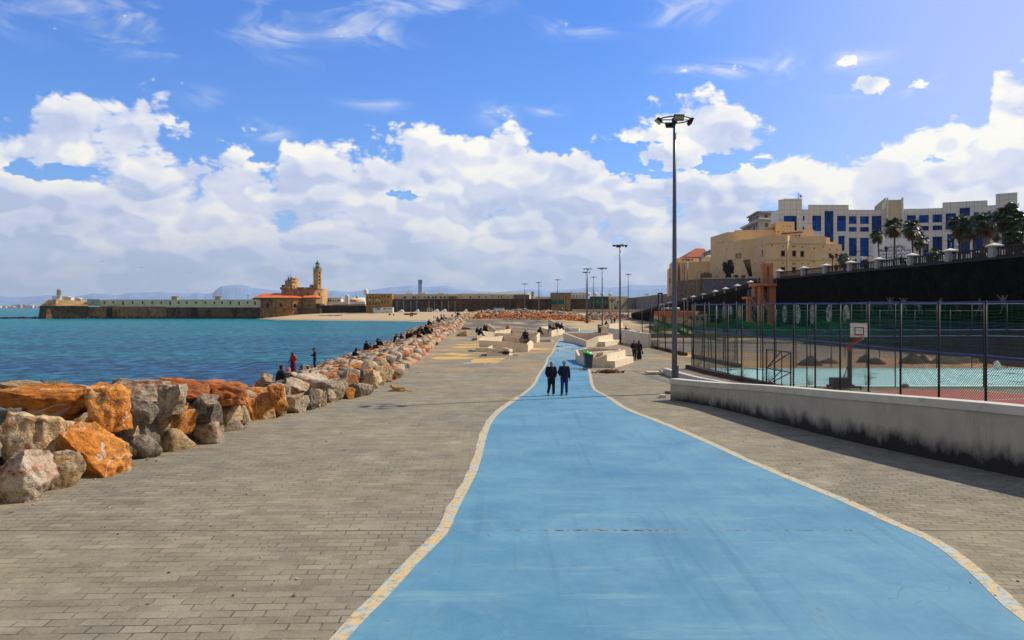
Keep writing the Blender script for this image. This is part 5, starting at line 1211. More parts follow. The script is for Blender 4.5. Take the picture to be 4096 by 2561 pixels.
def blueglass():
 m,t,b=newmat('blue_glass');P=t.n('ShaderNodeNewGeometry').outputs['Position'];X,Y,Z=t.sep(P)
 bt=t.n('ShaderNodeTexBrick');bt.offset=0;t.put(bt.inputs['Vector'],t.xyz(X,Z,0))
 for k,v in(('Scale',1),('Mortar Size',.03),('Brick Width',.98),('Row Height',1.55),('Bias',-.1)):bt.inputs[k].default_value=v
 bt.inputs['Color1'].default_value=(.003,.03,.24,1);bt.inputs['Color2'].default_value=(.004,.16,.80,1);bt.inputs['Mortar'].default_value=(.004,.02,.12,1)
 c=t.mix(t.mr(t.noise(P,.09,2,.5),.40,.62,.85,0),bt.outputs[0],(.003,.02,.13));t.put(b.inputs['Base Color'],c);b.inputs['Roughness'].default_value=.12;b.inputs['Specular IOR Level'].default_value=.10
 return m
def modern_building():
 cl=clad_mat();bg=blueglass();fr=mat('glass_frame_dark',(.01,.02,.07),.4);bgm=mat('beige_render',(.56,.50,.36),.85,.06,1)
 t=thing('office_building','long modern white panelled building with tall blue glass windows behind the palms','building',(*at_d(3400,200),9.3))
 prof=[(3085,207),(3113.5,201),(3134.7,200),(3208,200),(3232.5,200.3),(3394.6,200.6),(3486,200.6),(3544,200),(3612,199.3),(3666,198.6),(3770,196.8),(3950,192.5),(3982.7,191.8),(4069.5,189)]
 tops=[844,798.6,795,838.4,819.7,840,839.3,800,836,834.2,806,821.5,773]
 topsL=[849.7,802.5,794.8,838.4,819.4,840,839.7,None,836,836.8,810.5,822,775.5];topsR=[839.5,794.6,795,838.4,820,839.5,838.6,None,835,831.5,801.8,821,770]
 C5=[(400,583,650,865),(762,585,795,675),(762,790,795,848),(940,580,1112,875),(1172,492,1345,1085),(1408,583,1580,878),(1632,590,1783,738),(1845,592,2013,738),(1632,795,1783,885),(1845,797,2013,885),(1435,962,1556,1245),(1632,1002,1785,1350),(1845,1002,2013,1350),(1632,1410,1785,1560),(1845,1410,2013,1560)]
 C6=[(103,470,255,750),(637,460,776,690),(820,458,972,575),(1027,448,1175,570),(1227,433,1385,678),(1438,348,1598,640),(1438,750,1598,1050),(820,625,972,695),(1027,617,1175,690),(1655,413,1815,535),(885,792,972,1080),(1027,787,1175,1060),(1250,748,1360,1060),(1680,760,1800,1000),(1943,408,1970,470),(2178,395,2315,980),(2080,670,2150,985),(1945,780,1970,828),(1945,930,1970,970),(600,810,710,862),(1690,1050,1790,1130)]
 R_=[(3050+a/4.724,740+b/4.724,3050+c/4.724,740+d/4.724)for a,b,c,d in C5]+[(3460+a/3.803,740+b/3.803,3460+c/3.803,740+d/3.803)for a,b,c,d in C6]
 m=MB();pts=[at_d(*p)for p in prof];zb=9.3;back=[]
 for i in range(len(pts)-1):
  if i==7:continue
  pl=Plane2(pts[i],pts[i+1]);zt=(zof(topsL[i],prof[i][1])+zof(topsR[i],prof[i+1][1]))/2
  rr=[]
  for r in R_:
   uc=(r[0]+r[2])/2
   if prof[i][0]<=uc<prof[i+1][0]:
    q=pl.rect(*r);q=(max(.06,q[0]),min(pl.L-.06,q[1]),q[2],min(q[3],zt-.3));rr.append(q)
  facade(m,pl,zb,zt,rr,.35)
  D=14
  a,b=pl.P0,pl.P1;ka=1+D/a.y*(1 if i else .6);kb=1+D/b.y;A2,B2=a*ka,b*kb
  m.add([(a.x,a.y,zt),(b.x,b.y,zt),(B2.x,B2.y,zt),(A2.x,A2.y,zt)],[(0,1,2,3)])
  m.add([(a.x,a.y,zb),(a.x,a.y,zt),(A2.x,A2.y,zt),(A2.x,A2.y,zb)],[(0,1,2,3)]);m.add([(b.x,b.y,zb),(b.x,b.y,zt),(B2.x,B2.y,zt),(B2.x,B2.y,zb)],[(3,2,1,0)])
  m.add([(A2.x,A2.y,zb),(A2.x,A2.y,zt),(B2.x,B2.y,zt),(B2.x,B2.y,zb)],[(3,2,1,0)])
  for q in rr:
   w_,h_=q[1]-q[0],q[3]-q[2]
   pane(t,pl,q,bg,.35,'window',(max(2,round(w_/1.2)),max(1,round(h_/1.6))),fr,None,.07)
 m.build('wall',cl,t)
 pl=Plane2(at_d(3544,199.0),at_d(3612,198.3));zt=zof(791.5,198.6);m=MB();L=pl.L
 facade(m,pl,zb,zt-.5,[],.3);a,b=pl.P0,pl.P1
 m.add([(a.x,a.y,zb),(a.x,a.y,zt-.5),(a.x+3.2,a.y+9,zt-.5),(a.x+3.2,a.y+9,zb),(b.x,b.y,zb),(b.x,b.y,zt-.5),(b.x+4.5,b.y+9,zt-.5),(b.x+4.5,b.y+9,zb)],[(0,1,2,3),(7,6,5,4),(1,5,6,2)]);m.build('stair_tower',bgm,t)
 for s0,s1 in((0,.45),(L-.5,L)):
  m=MB();p=[pl.pt(s0,0,.35),pl.pt(s1,0,.35),pl.pt(s1+.8,0,-2),pl.pt(s0+.8,0,-2)];m.prism([(x[0],x[1])for x in p],zb,zt);m.build('pilaster',cl,t)
 m=MB();x,y=at_d(3195,203);zt=zof(795,200)
 for dx,dy in((-.3,-.2),(.3,-.2),(0,.3)):m.bar((x+dx,y+dy,zt),(x+dx*.7,y+dy*.7,zt+1.9),.05)
 for k in range(5):m.bar((x-.3,y-.2,zt+.35*k),(x+.3,y-.2,zt+.35*k+.2),.04)
 m.build('aerial_mast',fr,t);m=MB();m.smooth=True;m.sph((x+.35,y-.4,zt+1.0),.3,10,8,(1,.4,1));m.build('dish',mat('dish_brown',(.15,.1,.1)),t)
 t=thing('apartment_block','narrow beige block rising behind the white building, left of its stair tower','building',(*at_d(3532,216),9.3))
 m=MB();pl=Plane2(at_d(3520,222),at_d(3543,212));facade(m,pl,9.3,zof(800,217),[pl.rect(3533,815,3537,828),pl.rect(3524,822,3527,834)]);m.prism([(pl.P0.x,pl.P0.y),(pl.P1.x,pl.P1.y),(pl.P1.x+3,pl.P1.y+10),(pl.P0.x+3,pl.P0.y+10)],9.3,zof(800,217)-.02);m.build('wall',mat('beige_render2',(.5,.42,.28),.85,.06,1),t)
 for r in((3533,815,3537,828),(3524,822,3527,834)):pane(t,pl,pl.rect(*r),glassblack)
 t=thing('billboard','big white sign board with dark Arabic and French lettering in front of the office building','sign',(*at_d(3590,165),9.3))
 bp=Plane2(at_d(3495,166),at_d(3648,164));d=165;zt,z0=zof(954,165),9.4
 m=MB();facade(m,bp,z0,zt,[]);a,b=bp.pt(0,0,-.3),bp.pt(bp.L,0,-.3)
 m.add([bp.pt(0,z0),bp.pt(0,zt),bp.pt(0,zt,-.3),bp.pt(0,z0,-.3),bp.pt(bp.L,z0),bp.pt(bp.L,zt),bp.pt(bp.L,zt,-.3),bp.pt(bp.L,z0,-.3)],[(0,3,2,1),(4,5,6,7),(1,2,6,5),(3,7,6,2)]);m.build('board',mat('board_white_lilac',(.80,.78,.84),.6,.03,1),t)
 ink=mat('sign_ink',(.02,.02,.10),.6,0)
 AR1=shape_ar('وزارة الثقافة و الفنون');AR2=shape_ar('المعهد الوطني العالي للموسيقى');AR3=shape_ar('محمد فوزي')
 for(s,v,h,u0,u1)in((AR1,988.5,.9,3545,3620),('Ministère de la Culture et des Arts',1001,.62,3519,3643),(AR2,1017.5,.9,3521,3642),('Institut National Supérieur de Musique',1031,.62,3515,3648.5),('Mohamed Fawzi',1045.5,.62,3524,3577),(AR3,1045.5,.8,3600,3636)):
  write_on(t,s,bp,u0,u1,v,h,ink)
FORMS={'ا':'ﺍﺎ','أ':'ﺃﺄ','ة':'ﺓﺔ','د':'ﺩﺪ','ذ':'ﺫﺬ','ر':'ﺭﺮ','ز':'ﺯﺰ','و':'ﻭﻮ','ى':'ﻯﻰ','ب':'ﺏﺐﺑﺒ','ت':'ﺕﺖﺗﺘ','ث':'ﺙﺚﺛﺜ','ج':'ﺝﺞﺟﺠ','ح':'ﺡﺢﺣﺤ','س':'ﺱﺲﺳﺴ','ص':'ﺹﺺﺻﺼ','ط':'ﻁﻂﻃﻄ','ع':'ﻉﻊﻋﻌ','ف':'ﻑﻒﻓﻔ','ق':'ﻕﻖﻗﻘ','ك':'ﻙﻚﻛﻜ','ل':'ﻝﻞﻟﻠ','م':'ﻡﻢﻣﻤ','ن':'ﻥﻦﻧﻨ','ه':'ﻩﻪﻫﻬ','ي':'ﻱﻲﻳﻴ','ض':'ﺽﺾﺿﻀ'}
def shape_ar(s):
 out=[]
 for i,c in enumerate(s):
  if c not in FORMS:out.append(c);continue
  f=FORMS[c];pj=i>0 and s[i-1]in FORMS and len(FORMS[s[i-1]])==4;nj=i+1<len(s)and s[i+1]in FORMS and len(f)==4
  out.append(f[3]if pj and nj else f[1]if pj else f[2]if nj else f[0])
 return ''.join(reversed(out))
def write_on(par,s,pl,u0,u1,v,h,mt,name='lettering',off=.03):
 cu=bpy.data.curves.new('txt','FONT');cu.body=s;cu.size=1;cu.offset=.012
 o=bpy.data.objects.new('txt',cu);COL.objects.link(o);dg=bpy.context.evaluated_depsgraph_get();dg.update()
 me=bpy.data.meshes.new_from_object(o.evaluated_get(dg));COL.objects.unlink(o);bpy.data.objects.remove(o)
 if not len(me.vertices):return
 xs=[q.co.x for q in me.vertices];ys=[q.co.y for q in me.vertices];w_=max(xs)-min(xs);hh=max(ys)-min(ys)
 a=pl.px(u0,v);b=pl.px(u1,v);W_=b[0]-a[0];z=(a[1]+b[1])/2
 m=MB();m.add([pl.pt(a[0]+(q.co.x-min(xs))/w_*W_,z+((q.co.y-min(ys))/hh-.5)*h,off)for q in me.vertices],[tuple(p.vertices)for p in me.polygons]);bpy.data.meshes.remove(me)
 m.build(name,mt,par)
modern_building()
def citadel():
 bm_=mat('beige_plaster',(.76,.54,.30),.9,.06,.5,dirt=((.64,.44,.25),.35,.52,.75));trim=mat('beige_trim',(.60,.40,.22),.9,.05,1);wb=mat('wooden_screen',(.02,.014,.01),.8,.2,4)
 t=thing('citadel_building','large flat-roofed beige plastered citadel building with small dark windows','building',(55.8,175,9.3))
 b1=lambda x,y:(2600+x/2.52,700+y/2.52)
 C=at_d(3064,175);Rr=at_d(3367,177);zb=2.5;zt=zof(943.5,175)
 m=MB()
 N1=at_d(3150,174.2);N2=at_d(3160,175.4);E1=at_d(3305,176)
 wins=[(1230,712,5.5,9),(1343,720,5.5,9),(1440,722,5,9),(1453,722,5,9),(1466,722,5,9),(1536,728,5.5,9),(1657,740,5.5,10),(1744,724,5.5,9),(1341,793,20,28),(1454,793,20,28),(1535,797,19,28),(1341,958,20,28),(1453,958,20,28),(1536,958,20,24),(1339,890,5.5,9),(1438,897,5,9),(1452,897,5,9),(1466,897,5,9),(1538,895,5.5,9),(1594,898,5.5,9),(1652,875,5.5,9),(1744,851,5.5,9),(1761,897,5.5,9),(1233,888,5.5,6),(1810,753,5,8),(1887,755,5,8),(1818,816,15,22),(1881,816,15,22)]
 px=[(2600+(x-w_)/2.52,700+(y-h_)/2.52,2600+(x+w_)/2.52,700+(y+h_)/2.52,w_>12)for x,y,w_,h_ in wins]
 segs=[(3064,C,3150,N1,zt),(3160,N2,3305,E1,zof(946,176)),(3305,E1,3367,Rr,zof(978,177))]
 def bay(pl,z1,rects,cornice=True):
  rr=[(pl.rect(*r[:4]),r[4])for r in rects];rr=[(q,b)for q,b in rr if q[0]>.05 and q[1]<pl.L-.05 and q[3]<z1-.1]
  facade(m,pl,zb,z1,[q for q,_ in rr],.35)
  for q,b in rr:pane(t,pl,q,wb if b else glassblack,.35,'window',(4,5)if b else None,fpost,trim if b else None,.05)
 for(ua,a,ub,b,z1)in segs:
  pl=Plane2(a,b);bay(pl,z1,[r for r in px if ua<(r[0]+r[2])/2<ub])
  for v0 in(1115,1425):
   if v0==1115 and ub==3367:continue
   z=zof(740+v0/4.724,175.5);k=MB();q=[pl.pt(0,0,.12),pl.pt(pl.L,0,.12),pl.pt(pl.L,0,-.1),pl.pt(0,0,-.1)];k.prism([(p[0],p[1])for p in q],z-.12,z+.12,True,True);k.build('string_course',trim,t)
 pl=Plane2(N1,N2);facade(m,pl,zb,zt,[])
 K1=(55.5,183);K2=(53.4,185.6);K3=(53.2,196.5);K4=(52.6,211)
 left=[(3055-0,983,2,4,0)]
 pl=Plane2(K1,C);w2=[(1134,716,4,8),(1132,787,8,28),(1064,728,3.5,8),(1062,897,4,9),(1125,882,2,8),(1132,882,2,8),(1139,882,2,8)]
 bay(pl,zt,[(2600+(x-w_)/2.52,700+(y-h_)/2.52,2600+(x+w_)/2.52,700+(y+h_)/2.52,h_>12)for x,y,w_,h_ in w2])
 pl=Plane2(K2,K1);facade(m,pl,zb,zt,[])
 zt2=zof(962,187);pl=Plane2(K3,K2);w2=[(995,740,2,7),(1001,740,2,7),(1007,740,2,7),(1040,817,6,10),(868,817,7,22),(885,817,7,22),(908,815,8,22),(930,812,8,24),(864,907,3,8),(893,905,3,8),(978,907,3,8)]
 bay(pl,zt2,[(2600+(x-w_)/2.52,700+(y-h_)/2.52,2600+(x+w_)/2.52,700+(y+h_)/2.52,h_>12)for x,y,w_,h_ in w2])
 zt3=zof(931,198);pl=Plane2(K4,K3);w2=[(711,689,2.5,7),(733,679,2,8),(739,679,2,8),(745,679,2,8),(786,671,2.5,7),(803,669,2.5,7),(770,752,4,8),(757,836,2.5,7),(676,793,2.5,7),(738,883,3,12),(676,943,3,7),(706,980,4,17),(730,976,4,17),(676,683,2.5,7)]
 bay(pl,zt3,[(2600+(x-w_)/2.52,700+(y-h_)/2.52,2600+(x+w_)/2.52,700+(y+h_)/2.52,False)for x,y,w_,h_ in w2])
 m.add([(C[0],C[1],zt),(N1[0],N1[1],zt),(N2[0],N2[1],zt),(E1[0],E1[1],zt-.2),(E1[0]+2,205,zt-.2),(55,205,zt),(K1[0],K1[1],zt)],[tuple(range(7))])
 m.add([(E1[0],E1[1],zof(978,177)),(Rr[0],Rr[1],zof(978,177)),(Rr[0]+2,205,zof(978,177)),(E1[0]+2,205,zof(978,177))],[(0,1,2,3)])
 m.add([(Rr[0],Rr[1],zb),(Rr[0],Rr[1],zof(978,177)),(Rr[0]+2,205,zof(978,177)),(Rr[0]+2,205,zb)],[(3,2,1,0)])
 m.add([(K3[0],K3[1],zt3),(K4[0],K4[1],zt3),(70,214,zt3),(70,197,zt3),(K3[0],K3[1],10),(70,197,10)],[(0,3,2,1),(0,4,5,3)])
 m.add([(E1[0],E1[1],zof(978,177)),(E1[0],E1[1],zt-.2),(E1[0]+2,205,zt-.2),(E1[0]+2,205,zof(978,177))],[(3,2,1,0)])
 m.build('wall',bm_,t)
 def blk(u0,u1,vt,d,dep,z0,mt=bm_,wl=(),name='roof_block',par=t,dr=0):
  a,b=at_d(u0,d),at_d(u1,d+dr);pl=Plane2(a,b);k=MB();z1=zof(vt,d);rr=[pl.rect(*w_)for w_ in wl];facade(k,pl,z0,z1,rr,.3)
  ra,rb=.72*dep*a[0]/a[1],.9*dep*b[0]/b[1];k.add([(a[0],a[1],z1),(b[0],b[1],z1),(b[0]+rb,b[1]+dep,z1),(a[0]+ra,a[1]+dep,z1),(a[0],a[1],z0),(b[0],b[1],z0),(b[0]+rb,b[1]+dep,z0),(a[0]+ra,a[1]+dep,z0)],[(0,1,2,3),(0,3,7,4),(1,5,6,2)])
  k.build(name,mt,par)
  for q in rr:pane(par,pl,q,glassblack,.3)
 blk(2940,3104,921,197,9,15,wl=[])
 blk(3058,3108,910,199,8,15)
 blk(3103,3178,887,196,8,15,wl=[(3132,902,3135,908),(3147,903,3150,909),(3160,903,3163,908),(3112,924.5,3116,932),(3131,925,3135,931)])
 blk(3084,3104,893,198,8,15,wl=[(3091,907,3095,921)])
 a,b=at_d(3128,188),at_d(3207,184);pl=Plane2(a,b);k=MB();z1=zof(924,186);
 aw=[(3168,943,3176,952),(3180,941,3188,952),(3193,939,3201,952)];rr=[pl.rect(*w_)for w_ in aw];facade(k,pl,18,z1,rr,.3);k.add([pl.pt(0,z1),pl.pt(pl.L,z1),(b[0],b[1]+8,z1),(a[0],a[1]+8,z1)],[(0,1,2,3)]);k.build('arcade_pavilion',bm_,t)
 for q in rr:pane(t,pl,q,glassblack,.3,'arch_window')
 k=MB();q=[pl.pt(-.2,0,.25),pl.pt(pl.L+.2,0,.25),pl.pt(pl.L+.2,0,-.1),pl.pt(-.2,0,-.1)];k.prism([(p[0],p[1])for p in q],z1-.6,z1-.42,True,True);k.build('eaves',mat('dark_eaves',(.05,.03,.02)),t)
 blk(3207,3256,921,184,7,18);blk(3233,3252,918,186,3,18,name='chimney')
 k=MB()
 for i in range(5):x,y=at_d(3236+3.4*i,186);k=MB();k.lathe([(.16,0),(.16,.7),(.0,1.0)],(x,y+.5,zof(918,186)),8);k.build('chimney_pot',bm_,t)
 blk(3308,3320,950,182,3,15,name='chimney');blk(3318,3345,968,183,3,15)
 pl=Plane2(K3,K2);k=MB();a=pl.px(2600+985/2.52,700+868/2.52);b=pl.px(2600+1045/2.52,700+868/2.52)
 for i in range(7):
  s=lerp(a[0],b[0],i/6);p=Vector(pl.pt(s,a[1],.9));q=Vector(pl.pt(lerp(a[0],b[0],.3+.08*i),a[1]-3.6,.05));k.bar(p,q,.12)
 k.bar(pl.pt(a[0],a[1],.9),pl.pt(b[0],a[1],.9),.2);k.build('wooden_brackets',wb,t)
 t2=thing('citadel_wing','lower beige wing of the citadel standing on the rough stone rampart','building',(*at_d(2760,222),9.5));t_=t2
 blk(2746,2861,1048,214,16,9,par=t2,name='wall',wl=[(2817,1089,2822,1095),(2828,1089,2833,1095),(2843,1089,2852,1101)],dr=-2)
 blk(2703,2796,1033,226,12,9,par=t2,name='wall',wl=[(2727,1090,2732,1106)]);blk(2686,2712,1049,224,12,2,par=t2,name='wall');blk(2676,2690,1074,228,10,2,par=t2,name='wall',wl=[(2677,1116,2682,1132)])
 blk(2724,2738,1050,220,6,9,par=t2,name='wall',wl=[(2729,1078,2731,1092)]);blk(2740,2752,1048,219,6,9,par=t2,name='wall')
 k=MB();k.smooth=True;x,y=at_d(2842,222);k.lathe([(2.6,0),(2.5,1.0),(1.9,1.9),(1.0,2.4),(0,2.6)],(x,y,zof(1048,214)-.2),16);k.build('dome',bm_,t2)
 st=mat('rampart_stone',(.22,.15,.09),.95,.35,.7,col2=(.13,.10,.08),thr=(.42,.6),dirt=((.06,.04,.03),.5,.6,.75),bump=.08,bscale=1.5)
 bs=mat('rampart_blue_stone',(.13,.12,.14),.95,.35,1.2,dirt=((.26,.14,.05),.25,.56,.66),bump=.08,bscale=2)
 t3=thing('rampart','rough brown and bluish stone rampart under the beige citadel wing','wall',(*at_d(2800,208),1))
 a,b,c,d_=at_d(2690,221),at_d(2805,207),at_d(2806,205),at_d(3030,172)
 for(p,q,v0,v1,mt)in((a,b,1127,1117,st),(c,d_,1114,1112,bs)):
  z0_,z1_=zof(v0,p[1]),zof(v1,q[1]);k=MB();off=1.6
  k.add([(p[0]-off*.4,p[1]-off,1.0),(q[0]-off*.4,q[1]-off,1.0),(q[0],q[1],z1_),(p[0],p[1],z0_),(q[0]+10,q[1]+6,z1_),(p[0]+10,p[1]+6,z0_)],[(0,1,2,3),(3,2,4,5),(0,3,5)]);k.build('wall',mt,t3)
 k=MB();k.bar((c[0],c[1],zof(1114,205)),(d_[0],d_[1],zof(1112,172)),.5,.25);k.build('coping',trim,t3)
 k=MB();p=at_d(2805,206);k.prism([(p[0]-.6,p[1]-1.8),(p[0]+2.2,p[1]-2.2),(p[0]+2.4,p[1]+1),(p[0],p[1]+1)],1,zof(1095,206),True);k.build('corner_buttress',st,t3)
 p=at_d(2655,226);q=at_d(2690,222);k=MB();k.add([(p[0],p[1],1.5),(q[0],q[1],1.5),(q[0],q[1],zof(1183,222)),(p[0],p[1],zof(1190,226)),(q[0]+8,q[1]+8,zof(1183,222)),(p[0]+8,p[1]+8,zof(1190,226))],[(0,1,2,3),(3,2,4,5)]);k.build('lower_bastion',mat('pale_bastion',(.26,.22,.18),.95,.2,.6),t3)
 for(u0,u1,vt,vb,d,lab)in((2940,2952,1102,1110,180,'dark container on the rampart top, right of the pruned tree'),(2972,2981,1104,1110,178,'small dark box on the rampart top before the citadel')):
  k=MB();a=at_d(u0,d);b=at_d(u1,d);k.box(a[0],b[0],d,d+1.2,zof(vb,d),zof(vt,d));k.box(a[0]-.1,b[0]+.1,d-.1,d+1.3,zof(vt,d),zof(vt,d)+.12);tag(k.build('container',blackm),lab,'container')
 return blk
blk=citadel()
def hill_houses():
 w_=mat('white_wall',(.58,.56,.55),.85,.08,1);tile=mat('red_roof_tiles',(.42,.10,.045),.8,.2,2)
 t=thing('house','white villa with red tiled hip roof behind the low beige wing','house',(*at_d(2800,262),12));d=262
 blk(2742,2835,1028,d,14,11,w_,[(2772+9*i,1018+2,2777+9*i,1034)for i in range(0)],'wall',t)
 k=MB();Z=lambda v:zof(v,d);X=lambda u:at_d(u,d)[0]
 k.add([(X(2738),d-1,Z(1030)),(X(2838),d-1,Z(1028)),(X(2838),d+15,Z(1028)),(X(2738),d+15,Z(1030)),(X(2802),d+6,Z(988)),(X(2836),d+6,Z(990)),(X(2784),d+3,Z(1009)),(X(2862),d+3,Z(996))],[(0,1,5,4),(0,4,3),(3,4,5,2),(1,2,5)]);k.build('roof',tile,t)
 pl=Plane2(at_d(2742,d-.02),at_d(2835,d-.02))
 t=thing('house','blue and white balconied house between the red roof and the beige citadel','house',(*at_d(2840,240),12));d=240
 lb=mat('pale_blue_wall',(.40,.48,.60),.85,.1,1);blk(2811,2840,1012,d,8,11,lb,[(2816,1020,2820,1030),(2826,1016,2829,1028)],'wall',t);blk(2840,2861,1002,d+1,8,11,w_,[(2843,1004,2847,1014),(2851,1003,2856,1016)],'wall',t)
 k=MB();x0,x1=at_d(2809,d)[0],at_d(2862,d)[0];k.add([(x0,d-1,zof(1015,d)),(x1,d-1,zof(997,d)),(x1,d+6,zof(992,d)),(x0+1.5,d+6,zof(1008,d)),(x0,d-1,zof(1018,d)),(x1,d-1,zof(1000,d))],[(0,1,2,3),(4,5,1,0)]);k.build('roof',mat('dark_roof',(.05,.04,.04)),t)
 k=MB();
 for i in range(5):k.bar((at_d(2812+6*i,d-1)[0],d-1,zof(1044,d)),(at_d(2812+6*i,d-1)[0],d-1,zof(1036,d)),.06)
 k.bar((at_d(2811,d-1)[0],d-1,zof(1036,d)),(at_d(2838,d-1)[0],d-1,zof(1034,d)),.08);k.build('balcony_rail',w_,t)
 t=thing('apartment_block','old cream apartment house with attic storey and cornice between the citadel and the white building','building',(*at_d(3030,245),12));d=245;s=mat('cream_plaster',(.56,.51,.42),.85,.08,1);g=mat('grey_plaster',(.36,.35,.34),.85,.1,1);sh=mat('grey_shutter',(.18,.17,.18),.6,.1,3)
 A_,B_,C_=at_d(2972,262),at_d(3034,240),at_d(3087,243)
 for(P0,P1,mt,rs,v0)in((A_,B_,g,[(2975,910,2981,921),(2986,907,2992,921),(2995,903,3001,921),(3006,902,3009,913),(3013,897,3020,921),(3024,893,3028,910)],890),(B_,C_,s,[(3060,893,3074,909)],880)):
  pl=Plane2(P0,P1);k=MB();zt=zof(v0,243);rr=[pl.rect(*r)for r in rs];facade(k,pl,11,zt,rr,.4);k.build('wall',mt,t)
  for q in rr:pane(t,pl,q,sh,.4)
  k=MB();q=[pl.pt(-.6,0,.9),pl.pt(pl.L+.6,0,.9),pl.pt(pl.L,0,-.2),pl.pt(0,0,-.2)];k.prism([(p[0],p[1])for p in q],zt-.15,zt+.35,True,True);k.build('cornice',s,t)
 A2,B2,C2=at_d(2996,262),at_d(3036,246),at_d(3087,249)
 for(P0,P1,rs)in((A2,B2,[(3002,872,3008,882),(3012,869,3017,878),(3024,864,3035,873)]),(B2,C2,[(3058,860,3071,873)])):
  pl=Plane2(P0,P1);k=MB();zt=zof(850,247);rr=[pl.rect(*r)for r in rs];facade(k,pl,zof(890,243),zt,rr,.4);k.build('attic_wall',g,t)
  for q in rr:pane(t,pl,q,sh,.4)
  k=MB();q=[pl.pt(-.4,0,.8),pl.pt(pl.L+.3,0,.8),pl.pt(pl.L,0,-.2),pl.pt(0,0,-.2)];k.prism([(p[0],p[1])for p in q],zt-.1,zt+.25,True,True);k.build('roof_edge',g,t)
  k=MB();z=zof(876,245);k.bar(pl.pt(0,z,.7),pl.pt(pl.L,z,.7),.1);
  for i in range(12):s_=pl.L*i/11;k.bar(pl.pt(s_,z-1.1,.7),pl.pt(s_,z,.7),.06)
  k.build('balcony_rail',g,t)
 k=MB();P=[A2,B2,C2,(C2[0]+2,C2[1]+14),(A2[0]+3,A2[1]+12)];k.add([(p[0],p[1],zof(850,247)+.1)for p in P],[tuple(range(5))]);P=[A_,B_,C_,(C_[0]+2,C_[1]+18),(A_[0]+3,A_[1]+14)];k.add([(p[0],p[1],zof(888,243)+.1)for p in P],[tuple(range(5))]);k.build('roof',g,t)
 k=MB();x,y=at_d(3081,250);k.box(x-2,x+2,y,y+2,zof(850,250),zof(844,250));k.build('chimney',g,t)
hill_houses()
def stair_tower():
 om=mat('orange_render',(.50,.20,.10),.9,.12,1,dirt=((.32,.14,.08),.7,.55,.75));rm=mat('steel_rail',(.34,.34,.36),.5,.05,2,metal=.3)
 t=thing('stair_tower','orange concrete stair tower with an open square frame on top against the black wall','tower',(44,140,0));d=139
 b1=lambda x,y,dd=d:A(2600+x/2.52,700+y/2.52,dd)
 def bx(x0,x1,y0,y1,dd,dep,name='column',mt=om):
  a,b=b1(x0,y1,dd),b1(x1,y0,dd);m=MB();m.box(a.x,b.x,dd,dd+dep,a.z,b.z);return m.build(name,mt,t)
 bx(1134,1180,915,1095,d,1.2);bx(1200,1241,915,1095,d,1.2);bx(1134,1241,893,925,d-.02,1.24,'crossbeam')
 bx(1078,1278,1092,1120,d-.5,4.5,'platform');bx(1108,1146,1120,1520,d,1.2);bx(1208,1272,1120,1520,d,1.4)
 bx(1054,1110,1118,1226,d+2,1.5,'wall_panel');bx(985,1030,1228,1250,d-2,3.5,'landing');bx(985,1022,1250,1520,d-1,1.0)
 for(p0,p1,dd,nm)in((b1(1022,1232,d-1),b1(1085,1335,d-1),d-1,'stair_flight'),(b1(1146,1232,d+1),b1(1200,1330,d+1),d+1,'stair_flight'),(b1(1010,1420,d),b1(1060,1510,d),d,'stair_flight')):
  m=MB();n=12
  for i in range(n):a=p0.lerp(p1,i/n);b=p0.lerp(p1,(i+1)/n);m.box(a.x,b.x,dd,dd+1.6,b.z-.35,a.z)
  m.build(nm,om,t)
  m=MB();m.bar(p0+Vector((0,0,1.4)),p1+Vector((0,0,1.4)),.07);m.bar(p0+Vector((0,0,.9)),p1+Vector((0,0,.9)),.04)
  for i in range(7):a=p0.lerp(p1,i/6);m.bar(a,a+Vector((0,0,1.4)),.04)
  m.build('handrail',rm,t)
 for(xa,xb,ya,yb,dd)in((1086,1278,1020,1092,d-.4),(988,1050,1162,1228,d-1.8)):
  a,b=b1(xa,yb,dd),b1(xb,ya,dd);m=MB()
  for f in(0,.3,.6,1):z=lerp(a.z,b.z,f);m.bar((a.x,dd,z),(b.x,dd,z),.05)
  n=int((b.x-a.x)/.8)+1
  for i in range(n+1):x=lerp(a.x,b.x,i/n);m.bar((x,dd,a.z),(x,dd,b.z),.07 if i in(0,n)else .04)
  m.build('platform_railing',rm,t)
 t=thing('service_building','low flat service building with orange fascia and cream pillars before the ramp','building',(*at_d(2720,168),0));d=168
 cr_=mat('cream_plaster_dirty',(.50,.42,.30),.9,.12,1.5,dirt=((.24,.13,.08),.6,.5,.62));fo=mat('orange_fascia',(.40,.13,.06),.9,.1,1)
 a,b=at_d(2637,d),at_d(2778,d-4);pl=Plane2(a,b);k=MB();z1=zof(1263,d);rr=[pl.rect(2654,1268,2663,1302),pl.rect(2760,1269,2772,1278)]
 facade(k,pl,-.1,z1,rr,.4);k.add([(a[0],a[1],-.1),(a[0],a[1],z1),(a[0]+1,a[1]+12,z1),(a[0]+1,a[1]+12,-.1)],[(0,1,2,3)]);k.build('wall',cr_,t)
 pane(t,pl,rr[0],fpost,.4,'door');pane(t,pl,rr[1],glassblack,.4)
 k=MB();q=[pl.pt(-.8,0,.9),pl.pt(pl.L+.3,0,.9),pl.pt(pl.L+.3,0,-13),pl.pt(-.8,0,-13)];k.prism([(p[0],p[1])for p in q],z1,zof(1245,d),True,True);k.build('fascia_roof',fo,t)
 for u in(2640,2676):p=pl.px(u,1280);k=MB();q=[pl.pt(p[0],0,.7),pl.pt(p[0]+.7,0,.7),pl.pt(p[0]+.7,0,.1),pl.pt(p[0],0,.1)];k.prism([(x[0],x[1])for x in q],-.1,z1);k.build('pillar',mat('fascia_pillar',(.42,.25,.13),.9,.1,1),t)
